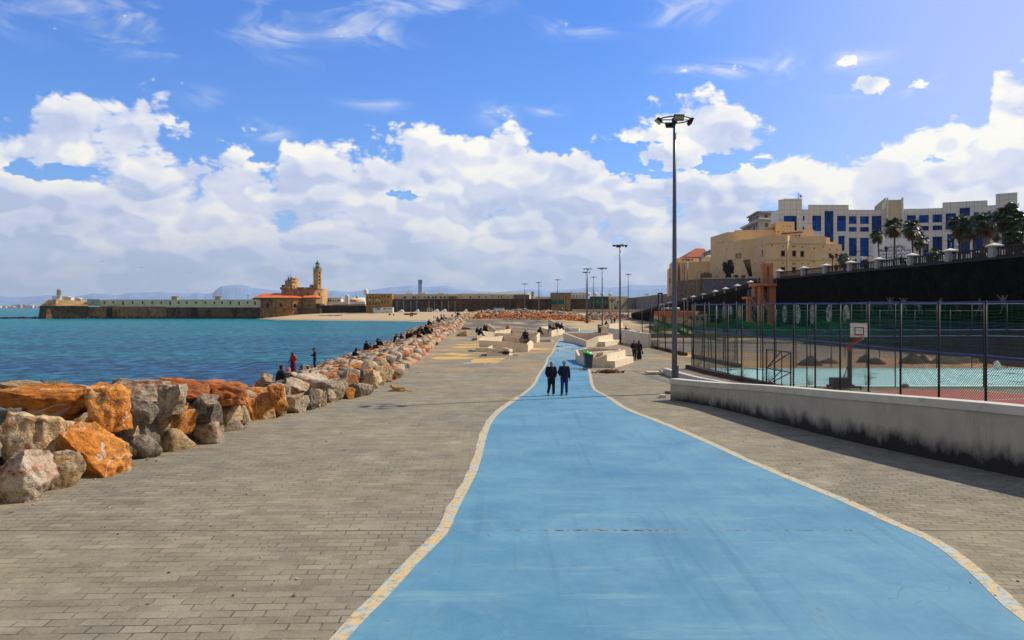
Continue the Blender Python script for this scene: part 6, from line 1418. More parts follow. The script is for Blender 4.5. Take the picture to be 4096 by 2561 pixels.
 for i,u in enumerate((2660,2673,2690,2703)):
  x,y=at_d(u,d+3);k=MB();k.smooth=True;k.tube([(x-.8,y,zof(1245,d)+.4),(x+.8,y,zof(1245,d)+.4)],.42,10);tag(k.build('water_tank',mat('tank_grey',(.28,.31,.35),.5,.1,2)),'grey water tank on the low orange-edged roof, '+['leftmost','second from left','third from left','rightmost'][i],'water tank','roof water tanks')
 t=thing('service_building','grey plastered building with dark shop openings behind the netting, under the ramp','building',(*at_d(2800,160),0));d=150
 a,b=at_d(2778,160),at_d(2828,155);pl=Plane2(a,b);k=MB();rr=[pl.rect(2784,1268,2796,1282),pl.rect(2803,1268,2815,1281)];facade(k,pl,-.1,zof(1258,158),rr,.3);k.add([pl.pt(0,zof(1258,158)),pl.pt(pl.L,zof(1258,158)),pl.pt(pl.L,zof(1258,158),-8),pl.pt(0,zof(1258,158),-8)],[(0,1,2,3)]);k.build('wall',mat('grey_dirty_plaster',(.16,.15,.13),.9,.2,1),t)
 for q in rr:pane(t,pl,q,glassblack,.3)
stair_tower()
def street_lamps():
 dm=mat('lamp_iron',(.012,.013,.02),.5,.1,3)
 def lantern(u,vt,d,lab,heads=1):
  x,y=at_d(u,d);z0=9.33;zt=zof(vt,d);t=thing('street_lantern',lab,'street lamp',(x,y,z0),group='old-style lanterns of the upper street')
  m=MB();m.smooth=True;m.lathe([(.22,0),(.2,.7),(.1,.9),(.075,2),(.06,zt-z0-1.0),(.12,zt-z0-.95),(.05,zt-z0-.85)],(x,y,z0),10);m.build('post',dm,t)
  m=MB();m.lathe([(.1,-.85),(.28,-.35),(.34,-.32),(.2,-.1),(.06,-.02),(.0,.05)],(x,y,zt),6);m.build('lantern_head',dm,t)
 lantern(3330,1019,135,'black lantern with speaker box before the beige citadel')
 lantern(3545,984,118,'black lantern standing before the left part of the billboard')
 lantern(3796,955,112,'black lantern right of the low palm bush')
 def crozier(u,vt,d,lab,sgn=1):
  x,y=at_d(u,d);z0=9.33;zt=zof(vt,d);t=thing('street_lantern',lab,'street lamp',(x,y,z0),group='hooked lanterns of the upper street')
  m=MB();m.smooth=True;m.tube([(x,y,z0),(x,y,zt-.7)],[.09,.06],8);N=14
  m.tube([(x+sgn*(.5-.5*math.cos(math.pi*1.25*k/N)),y,zt-.6+.6*math.sin(math.pi*1.25*k/N))for k in range(N+1)],.05,6);m.build('post',dm,t)
  m=MB();m.smooth=True;xe=x+sgn*.9;m.lathe([(.03,-.75),(.12,-1.0),(.3,-1.15),(.26,-1.3),(.1,-1.5),(0,-1.55)],(xe,y,zt),10);m.build('lamp_shade',mat('lantern_white',(.5,.5,.52),.4,.05,4),t)
 crozier(3424,1005,125,'hooked lantern before the dark windows right of the citadel palm')
 crozier(3470,1023,135,'small hooked lantern at the left edge of the billboard',1)
 crozier(3587,981,128,'hooked lantern in front of the middle of the billboard')
 crozier(3803,950,110,'hooked lantern with white shade beside the tall palms')
 pk=mat('pinkish_pole',(.38,.27,.24),.6,.05,2);wl=mat('lamp_white',(.62,.62,.64),.4,.03)
 for(u,vt,d,lab,sgn,tip)in((3690,912,132,'tall pinkish street lamp with curved arm between the palms right of the billboard',-1,17),(3147,966,168,'slim street lamp in front of the beige citadel corner, arm to the right',1,34),(2787,1085,190,'slim street lamp before the low beige wing',1,26)):
  x,y=at_d(u,d);z0=9.3 if u>3000 else 3.0;zt=zof(vt,d);L=tip*d/FP;t=thing('street_lamp',lab,'street lamp',(x,y,z0))
  m=MB();m.smooth=True;m.tube([(x,y,z0),(x,y,zt-.6),(x+sgn*L*.15,y,zt-.15),(x+sgn*L*.5,y,zt),(x+sgn*L,y,zt+.12)],[.13,.1,.07,.06,.05],8);m.build('post',pk,t)
  m=MB();m.obox((x+sgn*(L+.3),y,zt+.16),(.45,0,sgn*.05),(0,.12,0),(0,0,.06));m.build('lamp_head',wl,t)
street_lamps()
# ======== far shore: fort, lighthouse, sea wall
def fort_stone(name,c1,c2,c3,k=.35,zs=1.0):
 m,t,b=newmat(name);P=t.n('ShaderNodeNewGeometry').outputs['Position'];X,Y,Z=t.sep(P)
 bt=t.n('ShaderNodeTexBrick');t.put(bt.inputs['Vector'],t.xyz(t.m('ADD',X,t.m('MULTIPLY',Y,.6)),Z,0))
 for a,v in(('Scale',1),('Mortar Size',.06),('Brick Width',1.6),('Row Height',.7),('Bias',0)):bt.inputs[a].default_value=v
 bt.inputs['Color1'].default_value=(.75,.75,.75,1);bt.inputs['Color2'].default_value=(1.25,1.2,1.15,1);bt.inputs['Mortar'].default_value=(.6,.6,.6,1)
 n=t.noise(P,.12*k/.35,4,.65);n2=t.noise(t.vm('MULTIPLY',P,(1,1,.3)),.5,5,.7)
 c=t.mix(t.mr(n,.42,.56),c1,c2);c=t.mix(t.mr(n2,.52,.64),c,c3);c=t.vm('MULTIPLY',c,bt.outputs[0])
 t.put(b.inputs['Base Color'],c);b.inputs['Roughness'].default_value=.95;b.inputs['Specular IOR Level'].default_value=.1
 return m
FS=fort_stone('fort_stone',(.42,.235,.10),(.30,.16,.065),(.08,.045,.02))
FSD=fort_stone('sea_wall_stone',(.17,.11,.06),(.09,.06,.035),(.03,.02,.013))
LH=fort_stone('lighthouse_stone',(.62,.40,.19),(.50,.31,.14),(.34,.20,.09))
def solid(m,P,z0,z1):
 """closed prism from a footprint, any winding"""
 ar=sum(P[i][0]*P[(i+1)%len(P)][1]-P[(i+1)%len(P)][0]*P[i][1]for i in range(len(P)))
 m.prism(P if ar>0 else list(reversed(P)),z0,z1)
def block(par,name,mt,P0,P1,z0,z1,dep,rects=(),gl=None,depth=.35,wname='window',sides=True):
 pl=Plane2(P0,P1);m=MB();rr=[pl.rect(*r)for r in rects];rr=[(max(.05,q[0]),min(pl.L-.05,q[1]),max(z0+.02,q[2]),min(z1-.05,q[3]))for q in rr]
 facade(m,pl,z0,z1,rr,depth);a,b=pl.P0,pl.P1
 m.add([(a.x,a.y,z1),(b.x,b.y,z1),(b.x,b.y+dep,z1),(a.x,a.y+dep,z1),(a.x,a.y,z0),(b.x,b.y,z0),(b.x,b.y+dep,z0),(a.x,a.y+dep,z0)],[(0,1,2,3),(0,3,7,4),(1,5,6,2),(3,2,6,7)])
 o=m.build(name,mt,par)
 for q in rr:pane(par,pl,q,gl or glassblack,depth,wname)
 return pl
def fort():
 D=455;a1=lambda x,y:(x/2.199,1000+y/2.199);d1=lambda x,y:(1000+x/5.376,1030+y/5.376)
 pt=lambda u,d=D:at_d(u,d)
 cream_w=mat('pale_fort_render',(.76,.64,.44),.9,.08,.4,dirt=((.42,.36,.26),.3,.55,.75));gold=mat('rust_stain',(.3,.12,.05))
 t=thing('sea_wall','long brown stone breakwater wall rising from the dark rocks','wall',(*pt(700),-2))
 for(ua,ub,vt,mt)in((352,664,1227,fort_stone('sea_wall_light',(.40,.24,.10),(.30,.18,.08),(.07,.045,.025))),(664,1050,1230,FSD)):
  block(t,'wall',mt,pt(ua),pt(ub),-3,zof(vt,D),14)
 for u,w_ in((436,1.5),(776,1.6)):m=MB();x,y=pt(u,D-.6);m.prism([(x-w_,y),(x+w_,y),(x+w_,y+2),(x-w_,y+2)],-3,zof(1232,D));m.build('drain_channel',mat('wet_black',(.012,.01,.008)),t)
 t=thing('bastion','sloping stone bastion at the left tip of the breakwater','bastion',(*pt(250),-2));st=FS
 def zz(v):return zof(v,D)
 m=MB();A0,A1,A2,A3=pt(152,470),pt(212,451),pt(352,453),pt(352,472);B0,B1,B2,B3=pt(160,472),pt(222,453.5),pt(352,454),pt(352,474)
 zb,zm=-3,zz(1224);m.add([(*A0,zb),(*A1,zb),(*A2,zb),(*B0,zm),(*B1,zm),(*B2,zm),(*A3,zb),(*B3,zm)],[(0,1,4,3),(1,2,5,4),(2,6,7,5),(6,0,3,7),(3,4,5,7)]);m.build('base',FSD,t)
 zt=zz(1197.5);C0,C1,C2,C3=pt(195,476),pt(225,460),pt(345,460),pt(345,478)
 m=MB();zl=zm+.02;m.add([(*B0,zl),(*B1,zl),(*B2,zl),(*C0,zt),(*C1,zt),(*C2,zz(1204)),(*B3,zl),(*C3,zz(1204))],[(0,1,4,3),(1,2,5,4),(2,6,7,5),(6,0,3,7),(3,4,5,7)]);m.build('parapet',LH,t)
 m=MB();x0,y=pt(195,451);x1,_=pt(225,451);m.add([(x0,y-3,-3),(x1,y-3,-3),(pt(212)[0],y+1,zz(1237)),(pt(200)[0],y+1,zz(1237))],[(0,1,2,3)]);m.build('buttress',st,t)
 wh=mat('white_paint_tower',(.66,.66,.64),.7,.12,1,dirt=((.3,.25,.2),.8,.6,.7))
 t=thing('beacon_tower','small white harbour beacon tower with rounded cap on the bastion','tower',(*pt(237,462),zz(1202)));x,y=pt(237,462)
 m=MB();m.smooth=True;h=zof(1163,462)-zof(1202,462);m.lathe([(1.25,0),(1.15,h),(1.35,h),(1.35,h+.25)],(x,y,zof(1202,462)),14);m.build('shaft',wh,t)
 m=MB();m.smooth=True;m.lathe([(1.35,0),(1.0,.5),(.3,.85),(0,1.1)],(x,y,zof(1163,462)+.25),14);m.build('cap',mat('cap_grey',(.3,.3,.28)),t)
 m=MB();
 for v in(1168,1176):m.box(x-1.9,x-1.2,y-.2,y+.2,zof(v,462)-.15,zof(v,462)+.15)
 m.build('bracket',mat('rust_red',(.2,.06,.04)),t)
 t=thing('cage_railing','rusty lattice railing left of the white beacon tower','railing',(*pt(218,462),zz(1198)))
 for i in range(6):m=MB();u=209+3.4*i;m.bar((*pt(u,462),zz(1198)),(*pt(u,462),zz(1184)),.12);m.build('upright',mat('rail_rust',(.12,.08,.06)),t)
 m=MB();
 for v in(1184,1189,1194):m.bar((*pt(209,462),zz(v)),(*pt(226,462),zz(v)),.1)
 m.build('rail',MATS['rail_rust'],t)
 for(u0,u1,vt,lab,mt_)in((250,272,1188,'tan shed on the bastion right of the beacon',cream_w),(273,284,1190,'small pale tank on the bastion',wh),(303,327,1192,'pale horizontal tank on the bastion roof',cream_w)):
  m=MB();x0,y=pt(u0,463);x1,_=pt(u1,463)
  if 'horizontal' in lab:m.smooth=True;m.tube([(x0,y,zz(1196)),(x1,y,zz(1196))],.65,12);m.box(x0,x1,y-.3,y+.3,zz(1204),zz(1199));nm='tank'
  else:m.box(x0,x1,y,y+3,zz(1206),zz(vt));m.box(x0-.2,x1+.2,y-.2,y+3.2,zz(vt),zz(vt)+.25);nm='shed' if 'shed' in lab else 'tank'
  tag(m.build(nm,mt_),lab,nm,None)
 t=thing('fort_barracks','long pale flat building with a row of small windows on top of the breakwater','building',(*pt(700),4.5));d=456.5
 wins=[]
 for x in(918,994,1082,1166,1254,1338,1417,1497,1569,1643,1724,1805,1885,1953,2026,2102,2177,2243):
  u,v=a1(x,463);tall=x in(1082,1497,2102,2243);wins.append((u-3.6,v-4.2,u+3.6,v+(10 if tall else 5)))
 block(t,'wall',cream_w,pt(400,d),pt(1046,d-2),zz(1230),zz(1198.5),9,wins,depth=.4)
 block(t,'wall',mat('pale_fort_render2',(.46,.43,.36),.9,.1,.4),pt(348,d),pt(400,d),zz(1224),zz(1197.5),9,[(370,1206,374.5,1215)])
 for x in(880,957,1033,1129,1212,1302,1386,1459,1533,1604,1700,1774,1855,1921,1987,2070,2145,2210,2283):
  u=a1(x,0)[0];m=MB();X,Y=pt(u,d-.35);m.box(X-.13,X+.13,Y,Y+.3,zz(1229),zz(1199));m.build('downpipe',cream_w,t)
 m=MB();x0,y=pt(425,d-1.2);x1,_=pt(459,d-1.2);m.box(x0,x1,y,y+1.3,zz(1224),zz(1214));m.build('balcony',cream_w,t)
 for u in(697,871):
  m=MB();x,y=pt(u,460);m.box(x-1.6,x+1.6,y,y+3,zz(1199),zz(1187));m.box(x-2,x+2,y-.3,y+3.3,zz(1187),zz(1185));m.build('roof_hut',mat('hut_plaster',(.3,.25,.18),.9,.1,1),t)
 m=MB();x,y=pt(992,460);m.tube([(x,y,zz(1200)),(x,y,zz(1176))],.08,5);
 for v in(1182,1188):m.bar((x-1,y,zz(v)),(x+1,y,zz(v)),.1)
 m.build('roof_aerial',blackm,t)
 t=thing('round_hall','curved brown stone hall with low orange tiled roof and arched windows','building',(*pt(1110),-2))
 ring=[(1010,470),(1024,459),(1050,452.5),(1090,449),(1130,448),(1170,449.5),(1196,453),(1212,457)]
 zb,ze=-3,zof(1191,451)
 archs=[(1063,1072+142,1076,1224),(1120,1213,1139,1226),(1174,1213.5,1188,1231)]
 archs=[(1063.5,1213.5,1075.5,1231),(1119,1213,1139,1226),(1173.5,1215,1187.5,1231)]
 m=MB();pls=[]
 for(a,b)in zip(ring,ring[1:]):
  pl=Plane2(pt(*a),pt(*b));rr=[]
  for r in archs:
   uc=(r[0]+r[2])/2
   if a[0]<=uc<b[0]:q=pl.rect(*r);q=(max(.1,q[0]),min(pl.L-.1,q[1]),q[2],q[3]);rr.append(q)
  facade(m,pl,zb,ze,rr,.8);pls.append((pl,rr))
 m.add([(*pt(*p),ze)for p in ring]+[(pt(1212,480)[0],480,ze),(pt(1010,482)[0],482,ze)],[tuple(range(len(ring)+2))]);m.build('wall',FS,t)
 for pl,rr in pls:
  for q in rr:
   w_=q[1]-q[0];c=(q[0]+q[1])/2;zs=q[3]-w_*.45
   k=MB();k.add([pl.pt(q[0],q[2],-.75),pl.pt(q[1],q[2],-.75),pl.pt(q[1],q[3],-.75),pl.pt(q[0],q[3],-.75)],[(0,1,2,3)]);o=k.build('arched_window',glassblack,t)
   N=10;arc=[(c+w_/2*math.cos(math.pi*i/N),zs+w_*.45*math.sin(math.pi*i/N))for i in range(N+1)];k=MB()
   for(s0,z0),(s1,z1)in zip(arc,arc[1:]):k.add([pl.pt(s0,z0,-.05),pl.pt(s0,q[3]+.02,-.05),pl.pt(s1,q[3]+.02,-.05),pl.pt(s1,z1,-.05)],[(0,1,2,3)])
   k.build('arch',FS,o)
 tile=mat('orange_roof_tiles',(.72,.15,.025),.85,.14,.8,dirt=((.45,.20,.09),.5,.52,.7))
 m=MB();eave=[(pt(u,d-.8)[0],d-.8,ze-.05)for u,d in ring];ridge=[(*pt(1052,478),zof(1173.5,478)),(*pt(1100,472),zof(1173,472)),(*pt(1160,472),zof(1173,472)),(*pt(1205,474),zof(1174,474))]
 V=eave+ridge+[(*pt(1214,482),ze),(*pt(1008,484),ze)];n=len(eave);m.add(V,[(0,1,n),(1,2,n),(2,3,n+1,n),(3,4,n+1),(4,5,n+2,n+1),(5,6,n+3,n+2),(6,7,n+3),(7,n+4,n+3),(n+5,0,n),(n+3,n+4,n+5,n),(n,n+1,n+2,n+3)])
 m.build('roof',tile,t)
 m=MB()
 for a,b in zip(eave,eave[1:]):m.bar((a[0],a[1]-.1,a[2]-.3),(b[0],b[1]-.1,b[2]-.3),.4,.35)
 m.build('eaves',FSD,t)
 m=MB()
 for(a,b)in zip(ring,ring[1:]):pa_,pb_=pt(a[0],a[1]-.5),pt(b[0],b[1]-.5);m.bar((*pa_,zz(1234)),(*pb_,zz(1234)),.5,.35)
 m.build('string_course',FS,t)
 t2=thing('fort_annex','plain brown annex with its own orange roof between the round hall and the lighthouse keep','building',(*pt(1240),-2))
 block(t2,'wall',mat('brown_plaster',(.27,.17,.08),.95,.25,.4,dirt=((.12,.08,.05),.3,.5,.65)),pt(1212,456),pt(1263,455),zb,zz(1190.5),12,[(1218,1198,1223,1207),(1233.5,1218,1238,1225)])
 block(t2,'wall',FSD,pt(1263,455),pt(1279,455),zb,zz(1215),12)
 m=MB();x0,y=pt(1209,453.5);x1,_=pt(1266,453.5);m.add([(x0,y,zz(1190.5)),(x1,y,zz(1190.5)),(x1-1.3,y+6,zz(1181)),(x0,y+6,zz(1181)),(x1,y+13,zz(1190.5)),(x0,y+13,zz(1190.5))],[(0,1,2,3),(3,2,4,5),(1,4,2)]);m.build('roof',tile,t2)
 block(t2,'base_wall',FSD,pt(1200,452),pt(1282,452),-3,zz(1234),6)
 t=thing('keep','tall brown square keep of the fort carrying the lighthouse','building',(*pt(1200,462),-2));d=463
 a,b,c=pt(1125.6,464),pt(1255,461),pt(1290,466);zt=zof(1154,462)
 block(t,'wall',fort_stone('keep_stone',(.52,.33,.17),(.44,.24,.13),(.26,.15,.08)),a,b,0,zt,18,[(1227.5,1170.5,1235,1181),(1220,1177,1222,1181),(1240,1177,1242,1181)],depth=.5)
 pl=Plane2(b,c);m=MB();rr=[pl.rect(1275.5,1171,1281,1182)];facade(m,pl,0,zt,rr,.5);m.add([(b[0],b[1],zt),(c[0],c[1],zt),(c[0],c[1]+14,zt),(b[0],b[1]+16,zt),(c[0],c[1]+14,0),(c[0],c[1],0)],[(0,1,2,3),(1,5,4,2)]);m.build('wall',LH,t)
 for q in rr:pane(t,pl,q,glassblack,.5)
 m=MB();z1=zof(1206,463);m.add([(b[0]-1.2,b[1]-1.5,0),(c[0]+1.4,c[1]-1,0),(c[0],c[1]-.02,z1),(b[0],b[1]-.02,z1),(c[0]+1.4,c[1]+8,0),(c[0],c[1]+8,z1)],[(0,1,2,3),(1,4,5,2)]);m.build('battered_base',LH,t)
 m=MB();m.bar((a[0],a[1]-.15,zt-.5),(b[0],b[1]-.15,zt-.5),.35,.3);m.bar((b[0],b[1]-.15,zt-.5),(c[0],c[1]-.15,zt-.5),.35,.3);m.build('string_course',FS,t)
 block(t,'parapet',FS,pt(1186,463),pt(1216,463),zt-.01,zof(1149.5,463),1.2);block(t,'parapet',FS,pt(1220,463),pt(1240,463),zt-.01,zof(1149.8,463),1.2)
 block(t,'lamp_room',mat('dark_fort_plaster',(.28,.20,.11),.9,.2,1),pt(1238.5,460.5),pt(1270,460.5),zt-.01,zof(1139,461),5,[(1248.5,1144,1252.5,1152)],mat('blue_door',(.02,.04,.22)),.3,'door')
 block(t,'bartizan',FSD,pt(1119.6,466),pt(1128,466),zof(1157,466),zof(1150,466),2);m=MB();m.smooth=True;m.tube([(*pt(1127,465),zt-1.0),(*pt(1127,465),zt+.6),(*pt(1155,464),zt+.6),(*pt(1158,464),zt-1)],.6,8);m.build('pipe_arch',mat('pinkish_plaster',(.4,.26,.18)),t)
 tw=mat('tower_plaster',(.46,.33,.19),.9,.15,1,dirt=((.25,.15,.08),.5,.55,.7))
 block(t,'turret',FSD,pt(1126,468),pt(1155,468),zt-.01,zof(1140,468),8)
 block(t,'turret',tw,pt(1139.5,467),pt(1170,466.5),zt-.01,zof(1122.5,467),8)
 pl=Plane2(pt(1169,464.5),pt(1183.5,467));block(t,'turret',LH,pt(1169,464.5),pt(1183.5,467),zt-.01,zof(1112,465),7,[(1175,1142,1178,1152.5),(1175.5,1113.5,1178,1117),(1175.5,1120,1178,1122.5)])
 block(t,'turret',tw,pt(1160,466),pt(1171.5,465),zt,zof(1109.5,465),7)
 m=MB();m.bar((*pt(1168.5,464),zof(1127,464)),(*pt(1184,466.5),zof(1127,466)),.4,.3);m.bar((*pt(1168.5,464),zof(1115,464)),(*pt(1184,466.5),zof(1115,466)),.4,.3);m.build('string_course',FS,t)
 m=MB();
 for v,w_ in((1113,1.1),(1118,1.0),(1121,1.3)):x,y=pt(1153,466);m.box(x-w_,x+w_,y-.6,y+.6,zof(v+1.2,466),zof(v,466))
 x,y=pt(1155,466);m.box(x-.3,x+.3,y-.3,y+.3,zof(1123,466),zof(1110,466));m.bar((x,y,zof(1110,466)),(x,y,zof(1104.5,466)),.15);m.bar((x-1.1,y,zof(1104.5,466)),(x+1.1,y,zof(1105,466)),.22);x,y=pt(1163,466);m.tube([(x,y,zof(1110,466)),(x,y,zof(1084,466))],.06,5);m.build('antenna',blackm,t)
 t=thing('lighthouse','octagonal tan stone lighthouse with green domed lantern and railing','lighthouse',(*pt(1270,466),zt));x,y=pt(1270,466);r=2.32;zr=zof(1076.5,466)
 oc=lambda rr,k0=.5:[(x+rr*math.cos(math.pi*(k+k0)/4),y+rr*math.sin(math.pi*(k+k0)/4))for k in range(8)]
 m=MB();m.prism(oc(2.42),zt-1,zr);m.build('shaft',LH,t)
 m=MB();z=zof(1084.5,466);m.prism(oc(2.46),z-.35,z+.35,True,True);m.build('painted_band',mat('grey_green_band',(.22,.26,.24),.9,.1,2),t)
 m=MB();m.prism(oc(2.62),zr-.15,zr+.25,True,True);m.build('gallery',LH,t)
 for i,v in enumerate((1092,1106,1120,1134)):m=MB();m.obox((x+2.24*math.cos(-math.pi/4*1),y+2.24*math.sin(-math.pi/4),zof(v,466)),(.25,.25,0),(.06,-.06,0),(0,0,.5));m.build('window',glassblack,t)
 gr=mat('lantern_green',(.02,.09,.08),.5,.15,2)
 m=MB();
 for k in range(16):a=2*math.pi*k/16;m.bar((x+2.5*math.cos(a),y+2.5*math.sin(a),zr+.25),(x+2.5*math.cos(a),y+2.5*math.sin(a),zr+1.15),.07)
 for h in(.7,1.15):m.tube([(x+2.5*math.cos(2*math.pi*k/16),y+2.5*math.sin(2*math.pi*k/16),zr+h)for k in range(17)],.05,4,False)
 m.build('railing',mat('railing_grey',(.2,.28,.3)),t)
 m=MB();m.smooth=True;m.lathe([(1.15,0),(1.15,1.1),(1.25,1.15),(1.2,1.25)],(x,y,zr+.25),16);m.build('lantern_base',gr,t)
 m=MB();m.lathe([(1.1,1.25),(1.1,2.55)],(x,y,zr+.25),12);m.build('lantern_glass',mat('lantern_panes',(.45,.5,.52),.1,.1,3,spec=.7),t)
 m=MB();
 for k in range(12):a=2*math.pi*k/12;m.bar((x+1.13*math.cos(a),y+1.13*math.sin(a),zr+1.45),(x+1.13*math.cos(a),y+1.13*math.sin(a),zr+2.85),.07)
 m.build('glazing_bars',gr,t)
 m=MB();m.smooth=True;m.lathe([(1.35,2.5),(1.3,2.75),(.95,3.35),(.5,3.8),(.2,4.1),(.15,4.5),(.05,4.9),(0,5.3)],(x,y,zr+.3),16);m.build('dome',gr,t)
 t=thing('causeway_wall','dark purple-black stone wall behind the beach between fort and yellow building','wall',(*pt(1400),0));
 block(t,'wall',fort_stone('causeway_stone',(.04,.03,.03),(.025,.02,.025),(.09,.05,.03)),pt(1275,456),pt(1465,452),-2,zof(1222,455),8);m=MB();m.bar((*pt(1330,453),zof(1220,455)),(*pt(1465,451),zof(1219,452)),.6,.5);m.build('parapet',FS,t)
fort()
def harbour():
 pt=lambda u,d=470:at_d(u,d);D=450
 wh=mat('harbour_white',(.66,.66,.66),.8,.08,1);cr_=mat('harbour_cream',(.72,.62,.44),.85,.08,.7,dirt=((.4,.34,.25),.4,.55,.7));ol=mat('harbour_ochre',(.33,.19,.05),.9,.15,.5,dirt=((.12,.06,.03),.4,.55,.7));redt=mat('harbour_red',(.5,.06,.04))
 a2=lambda x,y:(900+x/2.688,1000+y/2.688);a3=lambda x,y:(1400+x/3.024,1050+y/3.024);a4=lambda x,y:(2000+x/3.456,1050+y/3.456)
 W_=lambda f,L:[(*f(a,b),*f(c,d))for a,b,c,d in L]
 t=thing('harbour_house','white two-storey harbour house with balcony right of the lighthouse keep','building',(*pt(1330,480),2));block(t,'wall',wh,pt(1300,480),pt(1364,480),0,zof(1193,480),10,W_(a2,[(1100,536,1122,552),(1124,536,1146,552),(1158,537,1168,560),(1184,540,1194,560),(1208,538,1220,562),(1222,538,1242,552)]));m=MB();x0,y=pt(1298,479);x1,_=pt(1366,479);m.box(x0,x1,y,y+11,zof(1193,480),zof(1191,480));m.build('roof_slab',wh,t);m=MB();m.box(pt(1308,478)[0],pt(1362,478)[0],478.5,479.9,zof(1222,478),zof(1212,478));m.build('terrace',wh,t)
 t=thing('minaret_tower','small square white tower with domed cap among the harbour houses','tower',(*pt(1388,470),2));x,y=pt(1388,470);m=MB();m.box(x-.95,x+.95,y,y+1.9,0,zof(1186,470));m.build('shaft',wh,t);m=MB();m.smooth=True;m.lathe([(1.1,0),(.9,.5),(.3,.9),(0,1.2)],(x,y+1,zof(1186,470)),10);m.build('cap',cr_,t)
 t=thing('harbour_house','low cream sheds with a white radome behind the causeway wall','building',(*pt(1420,485),2));block(t,'wall',wh,pt(1364,476),pt(1384,476),0,zof(1208,476),6);block(t,'wall',mat('red_strip',(.45,.07,.05)),pt(1394,474),pt(1425,474),0,zof(1201,474),4);block(t,'wall',wh,pt(1392,472),pt(1460,472),0,zof(1207,472),4)
 m=MB();m.smooth=True;x0,x1=pt(1374,490)[0],pt(1458,490)[0];z=zof(1206,490);m.tube([(x0,490,z-.6),(x1,490,z-.6)],[3.0,3.0],14);m.build('vaulted_roof',cr_,t)
 m=MB();m.smooth=True;m.sph((*pt(1428,484),zof(1187.5,484)),.95,14,10);m.build('radome',mat('radome',(.45,.45,.42)),t)
 t=thing('ochre_building','three-storey ochre building with rows of narrow dark windows at the beach end','building',(*pt(1520,447),1))
 wl=[]
 for x in(208,242,278,314,350):wl+=[(x-6,412,x+6,446),(x-6,478,x+6,516)]
 wl+=[(384,396,396,424),(412,396,424,424),(455,404,476,430),(380,464,392,504),(418,454,428,498),(454,454,466,498),(384,466,394,506)]
 block(t,'wall',ol,pt(1464,447),pt(1568,447),-1,zof(1175.5,447),16,W_(a3,wl[:-1]),depth=.3)
 m=MB();x,y=pt(1464,449);m.smooth=True;m.lathe([(1.3,0),(1.3,2.6),(.8,3.2),(0,3.5)],(x,y,zof(1180,449)),12);m.build('corner_turret',wh,t)
 for k,x in enumerate((322,350,236)):m=MB();p=Plane2(pt(1464,446.8),pt(1568,446.8)).px(*a3(x,452));q=Plane2(pt(1464,446.8),pt(1568,446.8)).pt(p[0],p[1],.1);m.obox(q,(.35,0,0),(0,.3,0),(0,0,.3));m.build('air_conditioner',wh,t)
 t=thing('beach_cabin','low white and blue beach cabins at the foot of the ochre building','cabin',(*pt(1510,440),1.5));block(t,'wall',wh,pt(1493,440),pt(1528,440),0,zof(1233,440),4,W_(a3,[(300,562,316,574),(330,562,344,574),(352,562,364,574)]));block(t,'wall',wh,pt(1526,441),pt(1571,441),0,zof(1230,441),4,W_(a3,[(400,556,440,568),(450,558,508,566)]))
 m=MB();m.bar((*pt(1507,439.8),zof(1237,440)),(*pt(1520,439.8),zof(1237,440)),.2,.9);m.build('blue_sign',mat('cabin_blue',(.03,.2,.5)),t)
 t=thing('harbour_wall','long high brown stone harbour wall behind the beach and rubble','wall',(*pt(1900,450),1))
 g1=fort_stone('wall_grey_part',(.10,.095,.09),(.07,.065,.065),(.03,.028,.026));g2=fort_stone('wall_brown_part',(.13,.075,.035),(.09,.05,.028),(.03,.02,.014))
 w1=[(540,498,552,532),(612,498,626,532),(686,498,702,536),(762,498,774,534),(826,498,838,532),(548,560,558,594),(686,562,698,592),(762,560,774,590),(836,562,848,594)]
 block(t,'wall',g1,pt(1568,449),pt(1693,449),-1,zof(1200,449),14,W_(a3,w1),depth=.4)
 w2=[(908,496,922,528),(966,512,976,528),(996,512,1010,530),(1066,494,1082,530),(1166,508,1182,534),(1306,500,1318,520),(1386,500,1396,520),(1466,490,1484,526),(1552,492,1568,528),(1630,490,1644,524),(1710,490,1724,526),(1888,490,1900,522),(1464,560,1478,582),(1630,560,1642,584),(1308,562,1318,580)]
 pl=block(t,'wall',g2,pt(1693,449),pt(2440,445),-1,zof(1196,448),16,W_(a3,w2)+W_(a4,[(486,546,506,588),(586,552,618,594),(1008,548,1046,586),(86,556,104,592)]),depth=.4)
 m=MB();m.bar((*pt(1568,448.6),zof(1200,448)),(*pt(2440,444.6),zof(1199,445)),.5,.7);m.build('string_course',mat('course_dark',(.05,.035,.025)),t)
 for x in(568+0,660-10,735,808,956,1021,1110,1193,1271,1434,1594,1763,1933):m=MB();u=a3(x,0)[0];X,Y=pt(u,448.2);m.box(X-.2,X+.2,Y,Y+.35,1,zof(1203,448));m.build('downpipe',mat('pipe_grey',(.26,.25,.24)),t)
 for u in(2040,2117,2282):m=MB();X,Y=pt(u,446.5);m.box(X-.35 if u!=2117 else X-.9,X+.35 if u!=2117 else X+.9,Y,Y+.8,1,zof(1199,446));m.build('pier',g1 if u!=2117 else mat('wet_black',(.012,.01,.008)),t)
 t=thing('upper_storey','cream upper storey with air conditioners and roof vents above the stone harbour wall','building',(*pt(1700,452),8))
 w3=[(650,412,676,436),(752,412,776,436),(778,412,796,436),(826,412,840,436),(896,412,906,434),(936,412,960,436),(990,412,1012,436),(1024,412,1046,436),(1086,410,1108,434),(1132,412,1156,434),(1346,414,1356,430),(1446,410,1466,432),(1552,408,1570,432),(1638,408,1650,430),(1500,424,1506,430)]
 block(t,'wall',cr_,pt(1566,455),pt(1990,452),7,zof(1177,453),14,W_(a3,w3),depth=.3)
 block(t,'wall',cr_,pt(1826,462),pt(1990,460),7,zof(1173.5,461),12)
